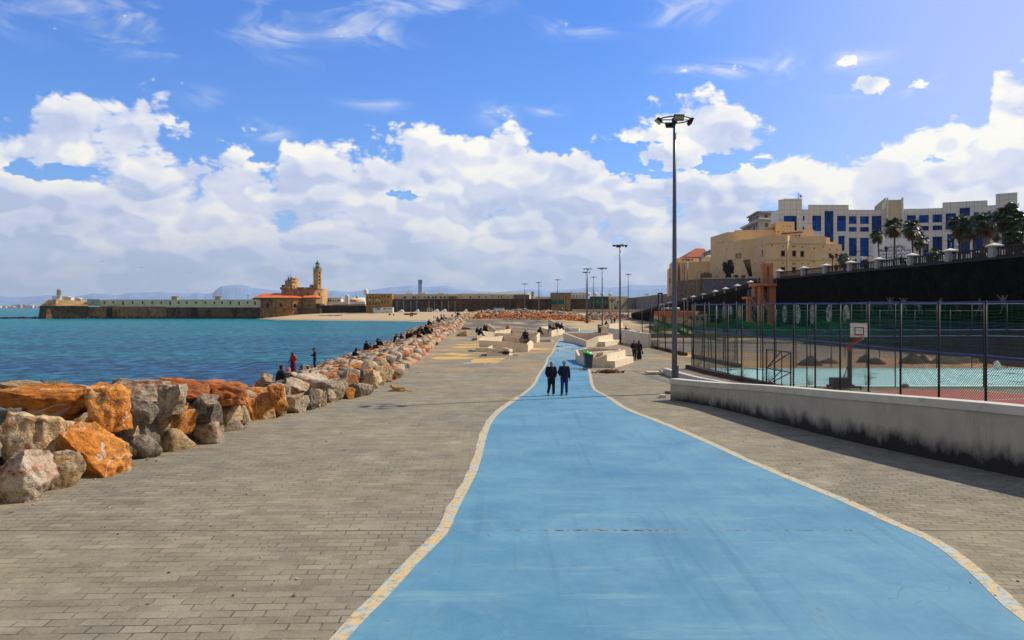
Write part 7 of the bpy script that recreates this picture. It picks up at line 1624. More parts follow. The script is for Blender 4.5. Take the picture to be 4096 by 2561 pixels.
 for x,w_ in((722,5),(880,5),(1102,5)):m=MB();u,v=a3(x,372);X,Y=pt(u,458);m.box(X-1.6,X+1.6,Y,Y+2,zof(v+5,458),zof(v,458));m.box(X-2.2,X+2.2,Y-.4,Y+2.4,zof(v,458),zof(v-2,458));m.build('roof_vent',cr_,t)
 for x in(692,742,896,1020,928):m=MB();u,v=a3(x,406);X,Y=pt(u,454.5);m.box(X-.45,X+.45,Y,Y+.4,zof(v+3,454),zof(v-3,454));m.build('air_conditioner',wh,t)
 block(t,'kiosk',ol,pt(1793,451),pt(1829,451),7.5,zof(1185,451),4,W_(a3,[(1214,416,1224,428),(1236,416,1246,428),(1258,416,1266,428)]))
 t=thing('hangar','cream warehouse with grey gabled roof on top of the harbour wall','building',(*pt(2050,455),8));block(t,'wall',cr_,pt(1945,454),pt(2106,454),7,zof(1178,454),14,W_(a3,[(1790,404,1802,428),(1828,402,1842,428),(1690,400,1700,410)]))
 m=MB();z0,z1=zof(1178,454),zof(1168.5,460);X=lambda u,d:pt(u,d)[0];m.add([(X(1945,453.5),453.5,z0),(X(2108,453.5),453.5,z0),(X(2127,468),468,z0),(X(1960,468),468,z0),(X(1995,461),461,z1),(X(2112,461),461,z1)],[(0,1,5,4),(1,2,5),(2,3,4,5),(0,4,3)]);m.build('roof',mat('hangar_roof',(.30,.30,.27),.7,.06,1),t)
 block(t,'gable_wall',cr_,pt(2106,454),pt(2124,460),7,zof(1180,457),8);block(t,'front_block',mat('olive_block',(.16,.14,.10),.9,.1,1),pt(2056,450),pt(2117,450),7.8,zof(1180,450),4);block(t,'front_block',cr_,pt(2027,451),pt(2055,451),7.8,zof(1184,451),4)
 t=thing('watch_turret','small cream hexagonal watch turret with tiled cap at the end of the hangar','turret',(*pt(2131,450),8));x,y=pt(2131,450);m=MB();m.lathe([(.95,0),(.95,zof(1173,450)-7.5),(1.15,zof(1173,450)-7.5)],(x,y,7.5),8);m.build('shaft',cr_,t);m=MB();m.lathe([(1.2,0),(.5,.8),(0,1.1)],(x,y,zof(1173,450)),8);m.build('cap',mat('turret_tile',(.2,.08,.05)),t);m=MB();m.box(x-.2,x+.2,y-1.0,y-.9,zof(1186,450),zof(1179,450));m.build('window',glassblack,t)
 t=thing('low_wall_building','thin pale strip of wall and sheds beyond the turret','building',(*pt(2170,470),7));block(t,'wall',cr_,pt(2138,470),pt(2205,470),6,zof(1187,470),6)
 t=thing('ochre_blockhouse','square stained ochre blockhouse above green netting','building',(*pt(2245,443),6));block(t,'wall',fort_stone('blockhouse',(.26,.20,.12),(.32,.19,.09),(.10,.08,.05)),pt(2206,443),pt(2284,443),0,zof(1171,443),12,W_(a4,[(904,474,918,486)]))
 t=thing('white_annex','long white annex with slit windows and antennas right of the blockhouse','building',(*pt(2315,450),7));block(t,'wall',wh,pt(2284,448),pt(2352,448),7,zof(1171,448),8,W_(a4,[(1012,452,1020,488),(1058,452,1068,488),(1102,454,1110,488),(1152,454,1160,488)]));m=MB();m.tube([(*pt(2286,450),zof(1171,450)),(*pt(2286,450),zof(1164,450))],.08,5);m.build('aerial',blackm,t)
 for u in(2354,2382,2409,2441):
  m=MB();m.smooth=True;x,y=pt(u,440);m.lathe([(.95,0),(.95,.9),(1.3,.95),(1.3,1.2),(.5,2.0),(0,2.2)],(x,y,zof(1185,440)),10);o=m.build('roof_vent',wh);tag(o,'white domed roof vent above the far wall, '+{2354:'beside the white annex',2382:'between the lamp posts',2409:'behind the third lamp post',2441:'over the lettered gatehouse'}[u],'roof vent','domed roof vents')
 t=thing('gatehouse','cream gatehouse with dark Arabic lettering and arched door at the end of the harbour wall','building',(*pt(2470,400),2));
 gw=mat('gatehouse_cream',(.74,.62,.38),.85,.08,.6)
 block(t,'side_wall',fort_stone('gate_side',(.10,.10,.09),(.07,.07,.06),(.05,.04,.03)),pt(2366,405),pt(2435,404),1,zof(1186,404),10)
 pl=block(t,'wall',gw,pt(2435,403),pt(2509,401),1,zof(1186,402),12,[(2459,1228,2465,1236.5),(2443,1207,2446.5,1211),(2449,1207,2452.5,1211),(2469,1205,2475,1214)])
 ink=mat('sign_ink_far',(.02,.03,.05),.7,0)
 for(s,u0,u1,v,h)in((shape_ar('الديوان الوطني'.replace('إ','ا')),2439,2463,1195,1.2),(shape_ar('للفنون الثقافية'),2439,2461,1200,1.2)):write_on(t,s,pl,u0,u1,v,h,ink)
 m=MB();m.bar(pl.pt(pl.px(2439,1204)[0],pl.px(2439,1204)[1],.06),pl.pt(pl.px(2461,1204)[0],pl.px(2461,1204)[1],.06),.1,.25);m.build('lettering',ink,t)
 m=MB();m.bar((*pt(2484,399),zof(1234,399)),(*pt(2506,397),zof(1206,397)),1.0,.5);m.build('outer_stair',mat('stair_grey',(.22,.22,.2)),t)
 block(t,'canopy',mat('canopy_white',(.5,.55,.55)),pt(2458,399),pt(2472,399),zof(1226,399),zof(1220,399),2)
 t=thing('ruined_shed','row of grey roofless sheds right of the gatehouse','building',(*pt(2530,395),2));cg=mat('shed_grey',(.22,.21,.18),.9,.2,.6)
 block(t,'wall',cg,pt(2510,398),pt(2548,396),1,zof(1191,397),10);block(t,'wall',mat('shed_dark',(.08,.09,.08),.9,.2,.6),pt(2548,385),pt(2562,380),1,zof(1196,382),8,[(2549,1212,2553,1222),(2556,1210,2560,1220)])
 gn=mat('far_green_net',(.012,.10,.05),.9,.35,.5,col2=(.02,.20,.09),thr=(.5,.62));dkn=mat('dark_green_screen',(.008,.018,.010),.95,.4,.3)
 for(u0,u1,v0,v1,d,mt,lab)in((2204,2261,1199,1219,436,gn,'bright green netting hung on the long wall left of the lone lamp post'),(2366,2425,1203,1218,398,gn,'darker green netting on the wall behind the third lamp post'),(2562,2645,1196,1237,378,dkn,'tall dark green netting screen behind the parked cars')):
  m=MB();x0,x1=pt(u0,d)[0],pt(u1,d)[0];N=24;vs=[]
  for i in range(N+1):
   for j in range(5):vs.append((lerp(x0,x1,i/N),d+.35*math.sin(i*1.9)+.1*j,lerp(zof(v1,d),zof(v0,d),j/4)+(.3*math.sin(i*2.7)if j in(0,4)else 0)))
  m.add(vs,[(i*5+j,(i+1)*5+j,(i+1)*5+j+1,i*5+j+1)for i in range(N)for j in range(4)]);tag(m.build('netting_screen',mt),lab,'netting')
 t=thing('far_fence','thin dark fence with tall posts before the far harbour wall','fence',(*pt(2400,390),2));z0=1.9
 for u in(2205,2262,2282,2306,2334,2346,2383,2400,2414,2424,2436,2448,2459,2468,2478,2530,2539,2557):x,y=pt(u,385);m=MB();m.bar((x,y,z0),(x,y,zof(1198 if u<2450 else 1212,385)),.22);m.build('post',fpost,t)
 for v in(1199,1225):m=MB();m.bar((*pt(2205,385),zof(v,385)),(*pt(2436,385),zof(v,385)),.12);m.build('rail',fpost,t)
 t=thing('road_parapet','long low cream parapet along the road below the far wall','wall',(*pt(2500,330),2));block(t,'wall',mat('parapet_cream',(.52,.44,.34),.9,.08,1),pt(2290,340),pt(2630,320),1,zof(1238,330),.8)
 for i,(x,lab)in enumerate(((612,'white tent-like boat cover at the wall foot, first from the ochre building'),(420,'white boat cover beside the beach cabins'),(810,'small white boat cover under the grey wall part'),(1036,'white boat cover, pointed, right of the steel frame'),(1130,'white boat cover next to the pointed one'),(1395,'small white cover far right on the beach'),(1660,'grey-white cover behind the far sitters'))):
  u,v=a3(x,598);x0,y=pt(u,443);w_=4.2 if i not in(2,5)else 2.6;zb=hgt(x0,y);m=MB();m.add([(x0-w_/2,y,zb),(x0+w_/2,y,zb),(x0+w_/2,y+3,zb),(x0-w_/2,y+3,zb),(x0+w_*.1,y+1,zb+1.6),(x0+w_*.25,y+2,zb+1.5)],[(0,1,4),(1,2,5,4),(2,3,5),(3,0,4,5)]);tag(m.build('boat_cover',mat('cover_white',(.55,.57,.6),.6,.1,2)),lab,'cover','white covers along the wall foot')
 t=thing('site_container','white and blue site container behind the boulders','container',(*pt(1997,440),2));block(t,'wall',mat('container_white',(.62,.68,.72),.5,.05,2),pt(1976,440),pt(2017,440),1.0,zof(1232.5,440),3);
 for x in(1764,1790,1818,1838):u=a3(x,0)[0];m=MB();X,Y=pt(u,439.8);m.box(X-.6,X+.6,Y,Y+.1,zof(1236.5,440),zof(1234,440));m.build('window',mat('pane_blue',(.08,.3,.5)),t)
 t=thing('steel_frame','white steel goal-like frame against the wall behind the beach','frame',(*pt(1719,443),2));
 for(ua,va,ub,vb)in((1709,1248,1709,1236),(1729,1248,1729,1236),(1709,1236,1729,1236),(1709,1242,1729,1242),(1709,1236,1718,1231)):m=MB();m.bar((*pt(ua,443),zof(va,443)),(*pt(ub,443),zof(vb,443)),.25);m.build('bar',wh,t)
 x,y=pt(1310,425);m=MB();q=random.Random(4)
 for i in range(9):a=Vector((x+q.uniform(-4,6),y+q.uniform(-1,2),hgt(x,y)+q.uniform(.1,.5)));m.bar(a,a+Vector((q.uniform(-4,4),q.uniform(-1,1),q.uniform(-.2,.5))),.3)
 tag(m.build('driftwood',mat('driftwood_brown',(.14,.09,.05),.9,.2,2)),'pile of broken driftwood beams on the sand before the fort','driftwood')
 m=MB();x,y=pt(2595,360);m.tube([(x,y,4),(x,y,zof(1174,360))],.1,5);m.quad((x,y,zof(1174,360)),(x-2,y,zof(1177,360)),(x-2,y,zof(1181,360)),(x,y,zof(1182,360)));tag(m.build('flag_pole',wh),'pale flag on a thin pole over the dark green screen','flag')
harbour()
def very_far():
 D=3000;wt=mat('far_tower_white',(.55,.56,.60),.6,0);wb_=mat('far_tower_blue',(.10,.22,.38),.4,0)
 t=thing('minaret','tall slender square minaret far behind the harbour, blue-grey top and striped shaft','tower',(*at_d(1680.5,D),0));x,y=at_d(1680.5,D);w_=7.2
 m=MB();m.box(x-w_,x+w_,y,y+2*w_,0,zof(1137,D));m.build('shaft',wt,t);m=MB();m.box(x-w_-.3,x+w_+.3,y-.3,y+2*w_,zof(1137,D),zof(1119.5,D));m.build('crown',wb_,t)
 for k in(-.45,.45):m=MB();m.box(x+k*w_-1.6,x+k*w_+1.6,y-.6,y-.2,10,zof(1139,D));m.build('recess_strip',mat('far_strip',(.25,.30,.42)),t)
 q=random.Random(8);m=MB()
 for i in range(260):
  u=q.uniform(-90,172);d=q.uniform(5200,5900);x,y=at_d(u,d);h=q.uniform(4,16)*(1.5 if 60<u<130 else 1);m.cur=q.choice([0,0,1,2]);m.box(x-q.uniform(6,20),x+q.uniform(6,20),y,y+20,-3,h)
 o=struct(m.build('far_town',[mat('town_white',(.6,.58,.55)),mat('town_tan',(.5,.36,.25)),mat('town_pink',(.5,.32,.28))]),'stuff')
 m=MB();m.quad((-3600,5150,-1),(-2300,5150,-1),(-2300,9000,4),(-9000,9000,4));struct(m.build('far_coast',mat('far_coast',(.12,.12,.09),.95)))
 R1=[(-200,1188),(0,1184),(40,1189),(100,1189),(180,1182),(230,1181),(300,1187),(370,1174),(420,1176),(470,1181),(520,1172),(570,1171),(640,1168),(700,1173),(760,1175),(790,1170),(815,1176),(850,1172),(870,1155),(890,1144),(930,1142),(955,1140),(985,1144),(1010,1152),(1060,1157),(1140,1165),(1260,1172),(1330,1163),(1400,1169),(1450,1162),(1500,1158),(1560,1150),(1600,1147),(1640,1142),(1670,1146),(1720,1149),(1760,1145),(1790,1146),(1830,1156),(1870,1161),(1910,1166),(1980,1168),(2050,1164),(2120,1158),(2170,1160),(2200,1166),(2280,1158),(2340,1152),(2385,1146),(2430,1152),(2480,1148),(2530,1139),(2600,1142),(2680,1140),(2750,1144),(2900,1150),(3200,1160),(3800,1170)]
 R2=[(u,v+14+6*math.sin(u*.013))for u,v in R1]
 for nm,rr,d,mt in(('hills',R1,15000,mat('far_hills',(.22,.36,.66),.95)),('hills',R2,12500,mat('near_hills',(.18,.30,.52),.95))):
  m=MB();m.smooth=False;vs=[]
  us=rng(-200,3790,10)
  for i,u in enumerate(us):
   v=interp(rr,u)+1.2*mnoise.noise((u*.03,d,0));x,y=at_d(u,d);z=zof(v,d);vs+=[(x*.80,d*.80,-10),(x*.93,d*.93,z*.45*(1+.3*mnoise.noise((u*.02,3,d)))),(x,y,z),(x*1.1,d*1.1,-10)]
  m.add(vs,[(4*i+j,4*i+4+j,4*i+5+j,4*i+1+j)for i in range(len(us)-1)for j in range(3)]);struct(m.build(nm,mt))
 GL=['above the white beacon tower, the topmost one','high between the beacon and the first roof hut','high over the pale barracks, darkest of all','farther right and lower than the darkest one','highest of the right-hand few over the second roof hut','over the barracks just right of the darkest pair','low to the right of the beacon','level with the darkest, slightly lower left','in the middle of the flock, lower','just above the mountains left of the first roof hut','left of the flock, half way down','almost touching the distant mountain ridge','left of the lighthouse, high up','high up left of the keep towers','right of the lighthouse lantern','by the flat mountain top','low over the sea left of the bastion']
 gm_=mat('gull_grey',(.25,.25,.27),.8);k=0
 for(u,v,s)in((245,1020,.9),(412,1047,1.1),(565,1071,1.3),(636,1090,1.0),(760,1090,1.2),(503,1101,1.0),(349,1146,.8),(494,1119,.8),(583,1102,.8),(463,1167,.8),(389,1132,.7),(525,1182,.8),(1169,1031,.8),(1095,1050,.7),(1325,1110,1.1),(829,1160,.7),(120,1212,.8)):
  d=330;x,y=at_d(u,d);z=zof(v,d);m=MB();a=(k*37%10-5)*.12;m.smooth=True
  m.sph((x,y,z),.09*s,8,5,(1,2.6,.9));
  for sg in(-1,1):m.add([(x,y-.12*s,z),(x,y+.12*s,z),(x+sg*.35*s,y+.1*s,z+.2*s+a*.1),(x+sg*.35*s,y-.12*s,z+.2*s+a*.1),(x+sg*.75*s,y+.1*s,z+.05*s+a*sg*.3)],[(0,1,2,3),(3,2,4)])
  tag(m.build('gull',gm_),'tiny gull '+GL[k],'bird','gulls over the breakwater');k+=1
very_far()
HAZE=True
def haze():
 m=MB();m.box(-16000,13000,-700,18000,-12,900);mt=bpy.data.materials.new('haze_air');mt.use_nodes=True;nt=mt.node_tree;nt.nodes.clear()
 o=nt.nodes.new('ShaderNodeOutputMaterial');v=nt.nodes.new('ShaderNodeVolumePrincipled');v.inputs['Color'].default_value=(.66,.82,1.0,1);v.inputs['Density'].default_value=1.0/17000;v.inputs['Anisotropy'].default_value=.2
 nt.links.new(v.outputs[0],o.inputs['Volume']);struct(m.build('haze',mt),'stuff')
if HAZE:haze()
# ======== people
CLOTH={}
def cm(name,c,rough=.9):return mat('cloth_'+name,c,rough,.12,6,coords='O',bump=.006,bscale=18)
skin=mat('skin',(.27,.13,.08),.55,.06,8,coords='O',spec=.35)
BLACK=cm('black',(.009,.009,.011));NAVY=cm('navy',(.012,.018,.045));JEAN=cm('jeans',(.018,.035,.16));RED=cm('red',(.50,.012,.018));GREY=cm('grey',(.16,.16,.18));WHITE=cm('white',(.62,.60,.56))
BROWN=cm('brown',(.15,.07,.03));BEIGE=cm('beige',(.45,.28,.16));PINK=cm('pink',(.42,.16,.20));MAROON=cm('maroon',(.07,.012,.025));BLUE=cm('blue',(.02,.06,.45));OCHRE=cm('ochre',(.40,.15,.04));PALEJ=cm('pale_jeans',(.16,.18,.30))
HAIR=mat('hair_dark',(.012,.009,.008),.6,.1,20,coords='O');SHOE=mat('shoe_dark',(.015,.015,.02),.5,.1,8,coords='O');SOLE=mat('shoe_pale',(.45,.48,.50),.6,.1,8,coords='O')
def fuse(m,vox):
 """union of overlapping volumes as one continuous skin"""
 me=m.mesh('tmp',[]);o=bpy.data.objects.new('tmp',me);COL.objects.link(o)
 r=o.modifiers.new('r','REMESH');r.mode='VOXEL';r.voxel_size=vox;r.use_smooth_shade=True
 s=o.modifiers.new('s','SMOOTH');s.factor=.5;s.iterations=3
 dg=bpy.context.evaluated_depsgraph_get();dg.update();out=bpy.data.meshes.new_from_object(o.evaluated_get(dg))
 COL.objects.unlink(o);bpy.data.objects.remove(o);bpy.data.meshes.remove(me);return out
def part(name,m,mt,par,vox=.02):
 me=fuse(m,vox);me.name=name;me.materials.clear();me.materials.append(mt)
 for p in me.polygons:p.use_smooth=True
 o=bpy.data.objects.new(name,me);COL.objects.link(o);o.parent=par;return o
V=Vector
def pose(kind):
 """joint positions for a 1.75 m figure facing -Y (towards the camera); L is +X"""
 J=dict(pel=V((0,0,.95)),wai=V((0,0,1.08)),che=V((0,0,1.30)),nek=V((0,-.01,1.50)),hed=V((0,-.03,1.63)),shL=V((.19,0,1.42)),shR=V((-.19,0,1.42)),elL=V((.26,.03,1.14)),elR=V((-.26,.03,1.14)),wrL=V((.24,-.08,.90)),wrR=V((-.24,-.08,.90)),hiL=V((.095,0,.90)),hiR=V((-.095,0,.90)),knL=V((.11,-.03,.50)),knR=V((-.11,-.03,.50)),anL=V((.12,.03,.09)),anR=V((-.12,.03,.09)),toL=V((.14,-.15,.03)),toR=V((-.14,-.15,.03)))
 if kind in('walk','walkpocket'):
  J.update(knL=V((.10,-.10,.51)),anL=V((.11,-.04,.09)),toL=V((.12,-.22,.04)),knR=V((-.10,-.02,.50)),anR=V((-.13,.16,.13)),toR=V((-.14,.0,.03)))
  if kind=='walkpocket':J.update(hed=V((.0,-.08,1.60)),nek=V((0,-.03,1.49)),elL=V((.265,.05,1.15)),elR=V((-.265,.05,1.15)),wrL=V((.20,-.10,.96)),wrR=V((-.20,-.10,.96)))
  else:J.update(elL=V((.25,.07,1.14)),elR=V((-.29,.01,1.17)),wrL=V((.27,.01,.89)),wrR=V((-.19,-.20,1.02)),knL=V((.11,.0,.5)),anL=V((.11,.14,.12)),toL=V((.11,-.02,.03)),knR=V((-.09,-.14,.52)),anR=V((-.11,-.16,.09)),toR=V((-.12,-.34,.05)))
 if kind=='walkaway':
  J.update(knL=V((.10,-.06,.5)),anL=V((.1,-.02,.09)),toL=V((.1,.12,.03)),knR=V((-.1,.05,.5)),anR=V((-.1,-.12,.14)),toR=V((-.1,.02,.03)),hed=V((0,.03,1.63)))
  J.update(anL=V((.1,.06,.09)),toL=V((.1,.22,.03)))
 if kind=='phone':J.update(elR=V((-.24,-.06,1.16)),wrR=V((-.10,-.28,1.16)),elL=V((.24,-.02,1.16)),wrL=V((.06,-.26,1.14)),hed=V((0,-.07,1.62)))
 if kind=='rod':J.update(elR=V((-.25,-.05,1.16)),wrR=V((-.24,-.22,.98)),elL=V((.25,.04,1.14)),wrL=V((.2,-.12,.96)),nek=V((-.01,-.06,1.49)),hed=V((-.01,-.11,1.60)))
 if kind in('sit','sitlean','sithug'):
  J.update(pel=V((0,0,.13)),wai=V((0,-.01,.27)),che=V((0,-.05,.48)),nek=V((0,-.10,.68)),hed=V((0,-.14,.81)),shL=V((.18,-.08,.61)),shR=V((-.18,-.08,.61)),hiL=V((.1,-.02,.12)),hiR=V((-.1,-.02,.12)),knL=V((.15,-.38,.38)),knR=V((-.13,-.40,.36)),anL=V((.14,-.58,.02)),anR=V((-.12,-.60,-.0)),toL=V((.15,-.74,-.03)),toR=V((-.13,-.76,-.05)),elL=V((.26,-.20,.40)),elR=V((-.26,-.20,.40)),wrL=V((.10,-.42,.46)),wrR=V((-.08,-.43,.46)))
  if kind=='sitlean':J.update(che=V((.03,-.12,.46)),nek=V((.05,-.22,.64)),hed=V((.06,-.29,.75)),shL=V((.21,-.19,.57)),shR=V((-.14,-.19,.58)),elL=V((.28,-.3,.38)),elR=V((-.2,-.32,.38)))
  if kind=='sithug':J.update(knL=V((.1,-.34,.42)),knR=V((-.1,-.34,.42)),anL=V((.1,-.42,.03)),anR=V((-.1,-.42,.03)),toL=V((.1,-.57,.0)),toR=V((-.1,-.57,.0)),wrL=V((.03,-.46,.36)),wrR=V((-.03,-.46,.34)))
 return J
def head_volume(m,h,nk):
 m.sph(h+V((0,.01,.035)),.106,14,10,(.86,1.0,1.02));m.sph(h+V((0,-.035,-.05)),.068,12,8,(.9,.95,1.05));m.sph(h+V((0,-.07,-.085)),.03,8,6)
 m.capsule(h+V((0,-.095,.02)),h+V((0,-.115,-.02)),.011,.018,8)
 for s in(-1,1):m.sph(h+V((s*.084,.01,-.005)),.028,8,6,(.4,.8,1.1));m.sph(h+V((s*.034,-.088,.028)),.014,8,5)
 m.capsule(h+V((-.022,-.097,-.045)),h+V((.022,-.097,-.045)),.009,.009,6);m.capsule(h+V((0,.02,-.05)),nk,.055,.06)
def hand_volume(m,w_,fwd,up,s):
 """palm, four unequal curled fingers and a thumb leaving the side of the palm"""
 fwd=fwd.normalized();side=fwd.cross(up).normalized()*s;up=side.cross(fwd).normalized()*(-s if s<0 else s)
 m.capsule(w_,w_+fwd*.05,.026,.034,8);pc=w_+fwd*.055
 for k,(o,L)in enumerate(((-.030,.062),(-.010,.074),(.010,.070),(.029,.055))):
  a=pc+side*o+fwd*.03;b=a+fwd*L*.5-up*.012;c=b+fwd*L*.28-up*.028;m.capsule(a,b,.0115,.0105,6);m.capsule(b,c,.0105,.009,6)
 a=w_+fwd*.02+side*.026;b=a+side*.03+fwd*.028;m.capsule(a,b,.014,.012,6);m.capsule(b,b+fwd*.028-side*.006,.012,.010,6)
def figure(label,kind,top=BLACK,legs=BLACK,hair='short',topmat2=None,skirt=False,hood=None,shoes=SHOE,vox=.022,jacket=1.0,scarf=None,group=None,bag=False):
 J=pose(kind);t=thing('person',label,'person',(0,0,0),0,group);sit=kind.startswith('sit');Z=V((0,0,1))
 m=MB();head_volume(m,J['hed'],J['nek'])
 m.capsule(J['nek'],J['che'],.055,.10);m.capsule(J['che'],J['wai'],.10,.10);m.capsule(J['wai'],J['pel'],.10,.11)
 for s,q in((1,'L'),(-1,'R')):
  m.capsule(J['che']+V((0,0,.08)),J['sh'+q],.07,.05);m.capsule(J['sh'+q],J['el'+q],.045,.036);m.capsule(J['el'+q],J['wr'+q],.036,.026)
  m.capsule(J['hi'+q],J['kn'+q],.075,.052);m.capsule(J['kn'+q],J['an'+q],.050,.036);m.capsule(J['an'+q],J['to'+q],.036,.028)
  hand_volume(m,J['wr'+q],(J['wr'+q]-J['el'+q]),V((0,0,1))if abs((J['wr'+q]-J['el'+q]).normalized().z)<.8 else V((0,-1,0)),s)
 b=part('body',m,skin,t,min(vox,.017))
 w_=jacket
 m=MB();m.capsule(J['che']+V((0,0,.02)),J['wai'],.145*w_,.135*w_);m.capsule(J['wai'],J['pel']+V((0,0,-.07 if not sit else .03)),.135*w_,.155*w_)
 for s in(-1,1):m.capsule(J['che']+V((s*.07,0,.03)),J['pel']+V((s*.065,0,-.09 if not sit else .05)),.12*w_,.125*w_)
 m.capsule(J['che']+V((0,.0,.08)),J['nek']+V((0,0,-.03)),.11,.075)
 for s,q in((1,'L'),(-1,'R')):
  m.capsule(J['che']+V((s*.05,0,.08)),J['sh'+q],.10,.078*w_);m.capsule(J['sh'+q],J['el'+q],.080*w_,.066*w_);m.capsule(J['el'+q],J['wr'+q].lerp(J['el'+q],.08),.066*w_,.052*w_)
 part('jacket',m,top,t,vox)
 m=MB()
 if skirt:
  if sit:
   m.capsule(J['pel'],J['knL'],.17,.13);m.capsule(J['pel'],J['knR'],.17,.13);m.capsule(J['knL'],J['anL'],.13,.12);m.capsule(J['knR'],J['anR'],.13,.12);m.capsule(J['knL'],J['knR'],.13,.13)
  else:m.smooth=True;m.tube([J['wai'],J['pel'],V((0,0,.55)),V((.01,-.01,.2)),V((.01,0,.10))],[.16,.20,.22,.24,.25],18)
  part('long_skirt',m,legs,t,vox)
 else:
  m.capsule(J['pel']+V((-.06,0,0)),J['pel']+V((.06,0,0)),.125,.125)
  for q in 'LR':m.capsule(J['hi'+q],J['kn'+q],.112,.084);m.capsule(J['kn'+q],J['an'+q]+V((0,0,.02)),.082,.072)
  part('trousers',m,legs,t,vox)
 for q in 'LR':
  m=MB();a,c=J['an'+q],J['to'+q];m.capsule(a+(a-c).normalized()*.03-Z*.03,c,.056,.050,8);m.capsule(a,a-Z*.03,.055,.056,8);part('shoe',m,shoes,t,.014)
 m=MB();h=J['hed']
 if hair=='hijab':
  m.sph(h+V((0,.02,.03)),.125,14,10,(.9,1,1.02));m.capsule(h+V((0,.03,-.03)),J['nek']+V((0,.03,-.08)),.115,.15);m.capsule(J['nek']+V((0,.06,-.05)),J['che']+V((0,.10,-.06)),.12,.10);m.capsule(J['nek']+V((0,-.05,-.1)),J['che']+V((0,-.09,0)),.09,.08)
  part('headscarf',m,scarf or BLACK,t,.02)
 elif hair=='cap':
  m.sph(h+V((0,.012,.055)),.108,14,8,(.9,1.05,.85));m.obox(h+V((0,-.125,.055)),(.068,0,0),(0,.055,.012),(0,0,.008));part('cap',m,topmat2 or BLACK,t,.013)
 elif hair=='hood':
  m.sph(h+V((0,.02,.04)),.122,14,10,(.92,1,1.1));m.capsule(h+V((0,.03,-.02)),J['nek']+V((0,.03,0)),.11,.11);m.sph(h+V((0,.06,.12)),.05,8,6);part('hood',m,hood or top,t,.018)
 elif hair=='bald':
  m.sph(h+V((0,.03,.02)),.098,14,8,(.9,.98,.95));part('cropped_hair',m,HAIR,t,.014)
 else:
  m.sph(h+V((0,.022,.052)),.106,14,8,(.88,1.02,.92));m.sph(h+V((0,.05,-.01)),.085,10,8,(.95,.8,1));part('hair',m,HAIR,t,.014)
 if bag:
  m=MB();c=J['wrL']+V((.05,-.02,-.22));m.obox(c,(.06,0,0),(0,.16,0),(0,0,.13));m.bar(c+V((0,-.08,.12)),J['wrL'],.02);m.bar(c+V((0,.08,.12)),J['wrL'],.02);part('handbag',m,BLACK,t,.015)
 return t
def put(t,loc,rz=0.0,s=1.0):t.location=loc;t.rotation_euler=(0,0,rz);t.scale=(s,s,s);return t
def recolour(t,d):
 for c in t.children:
  k=c.name.split('.')[0]
  if k in d:setmat(c,d[k])
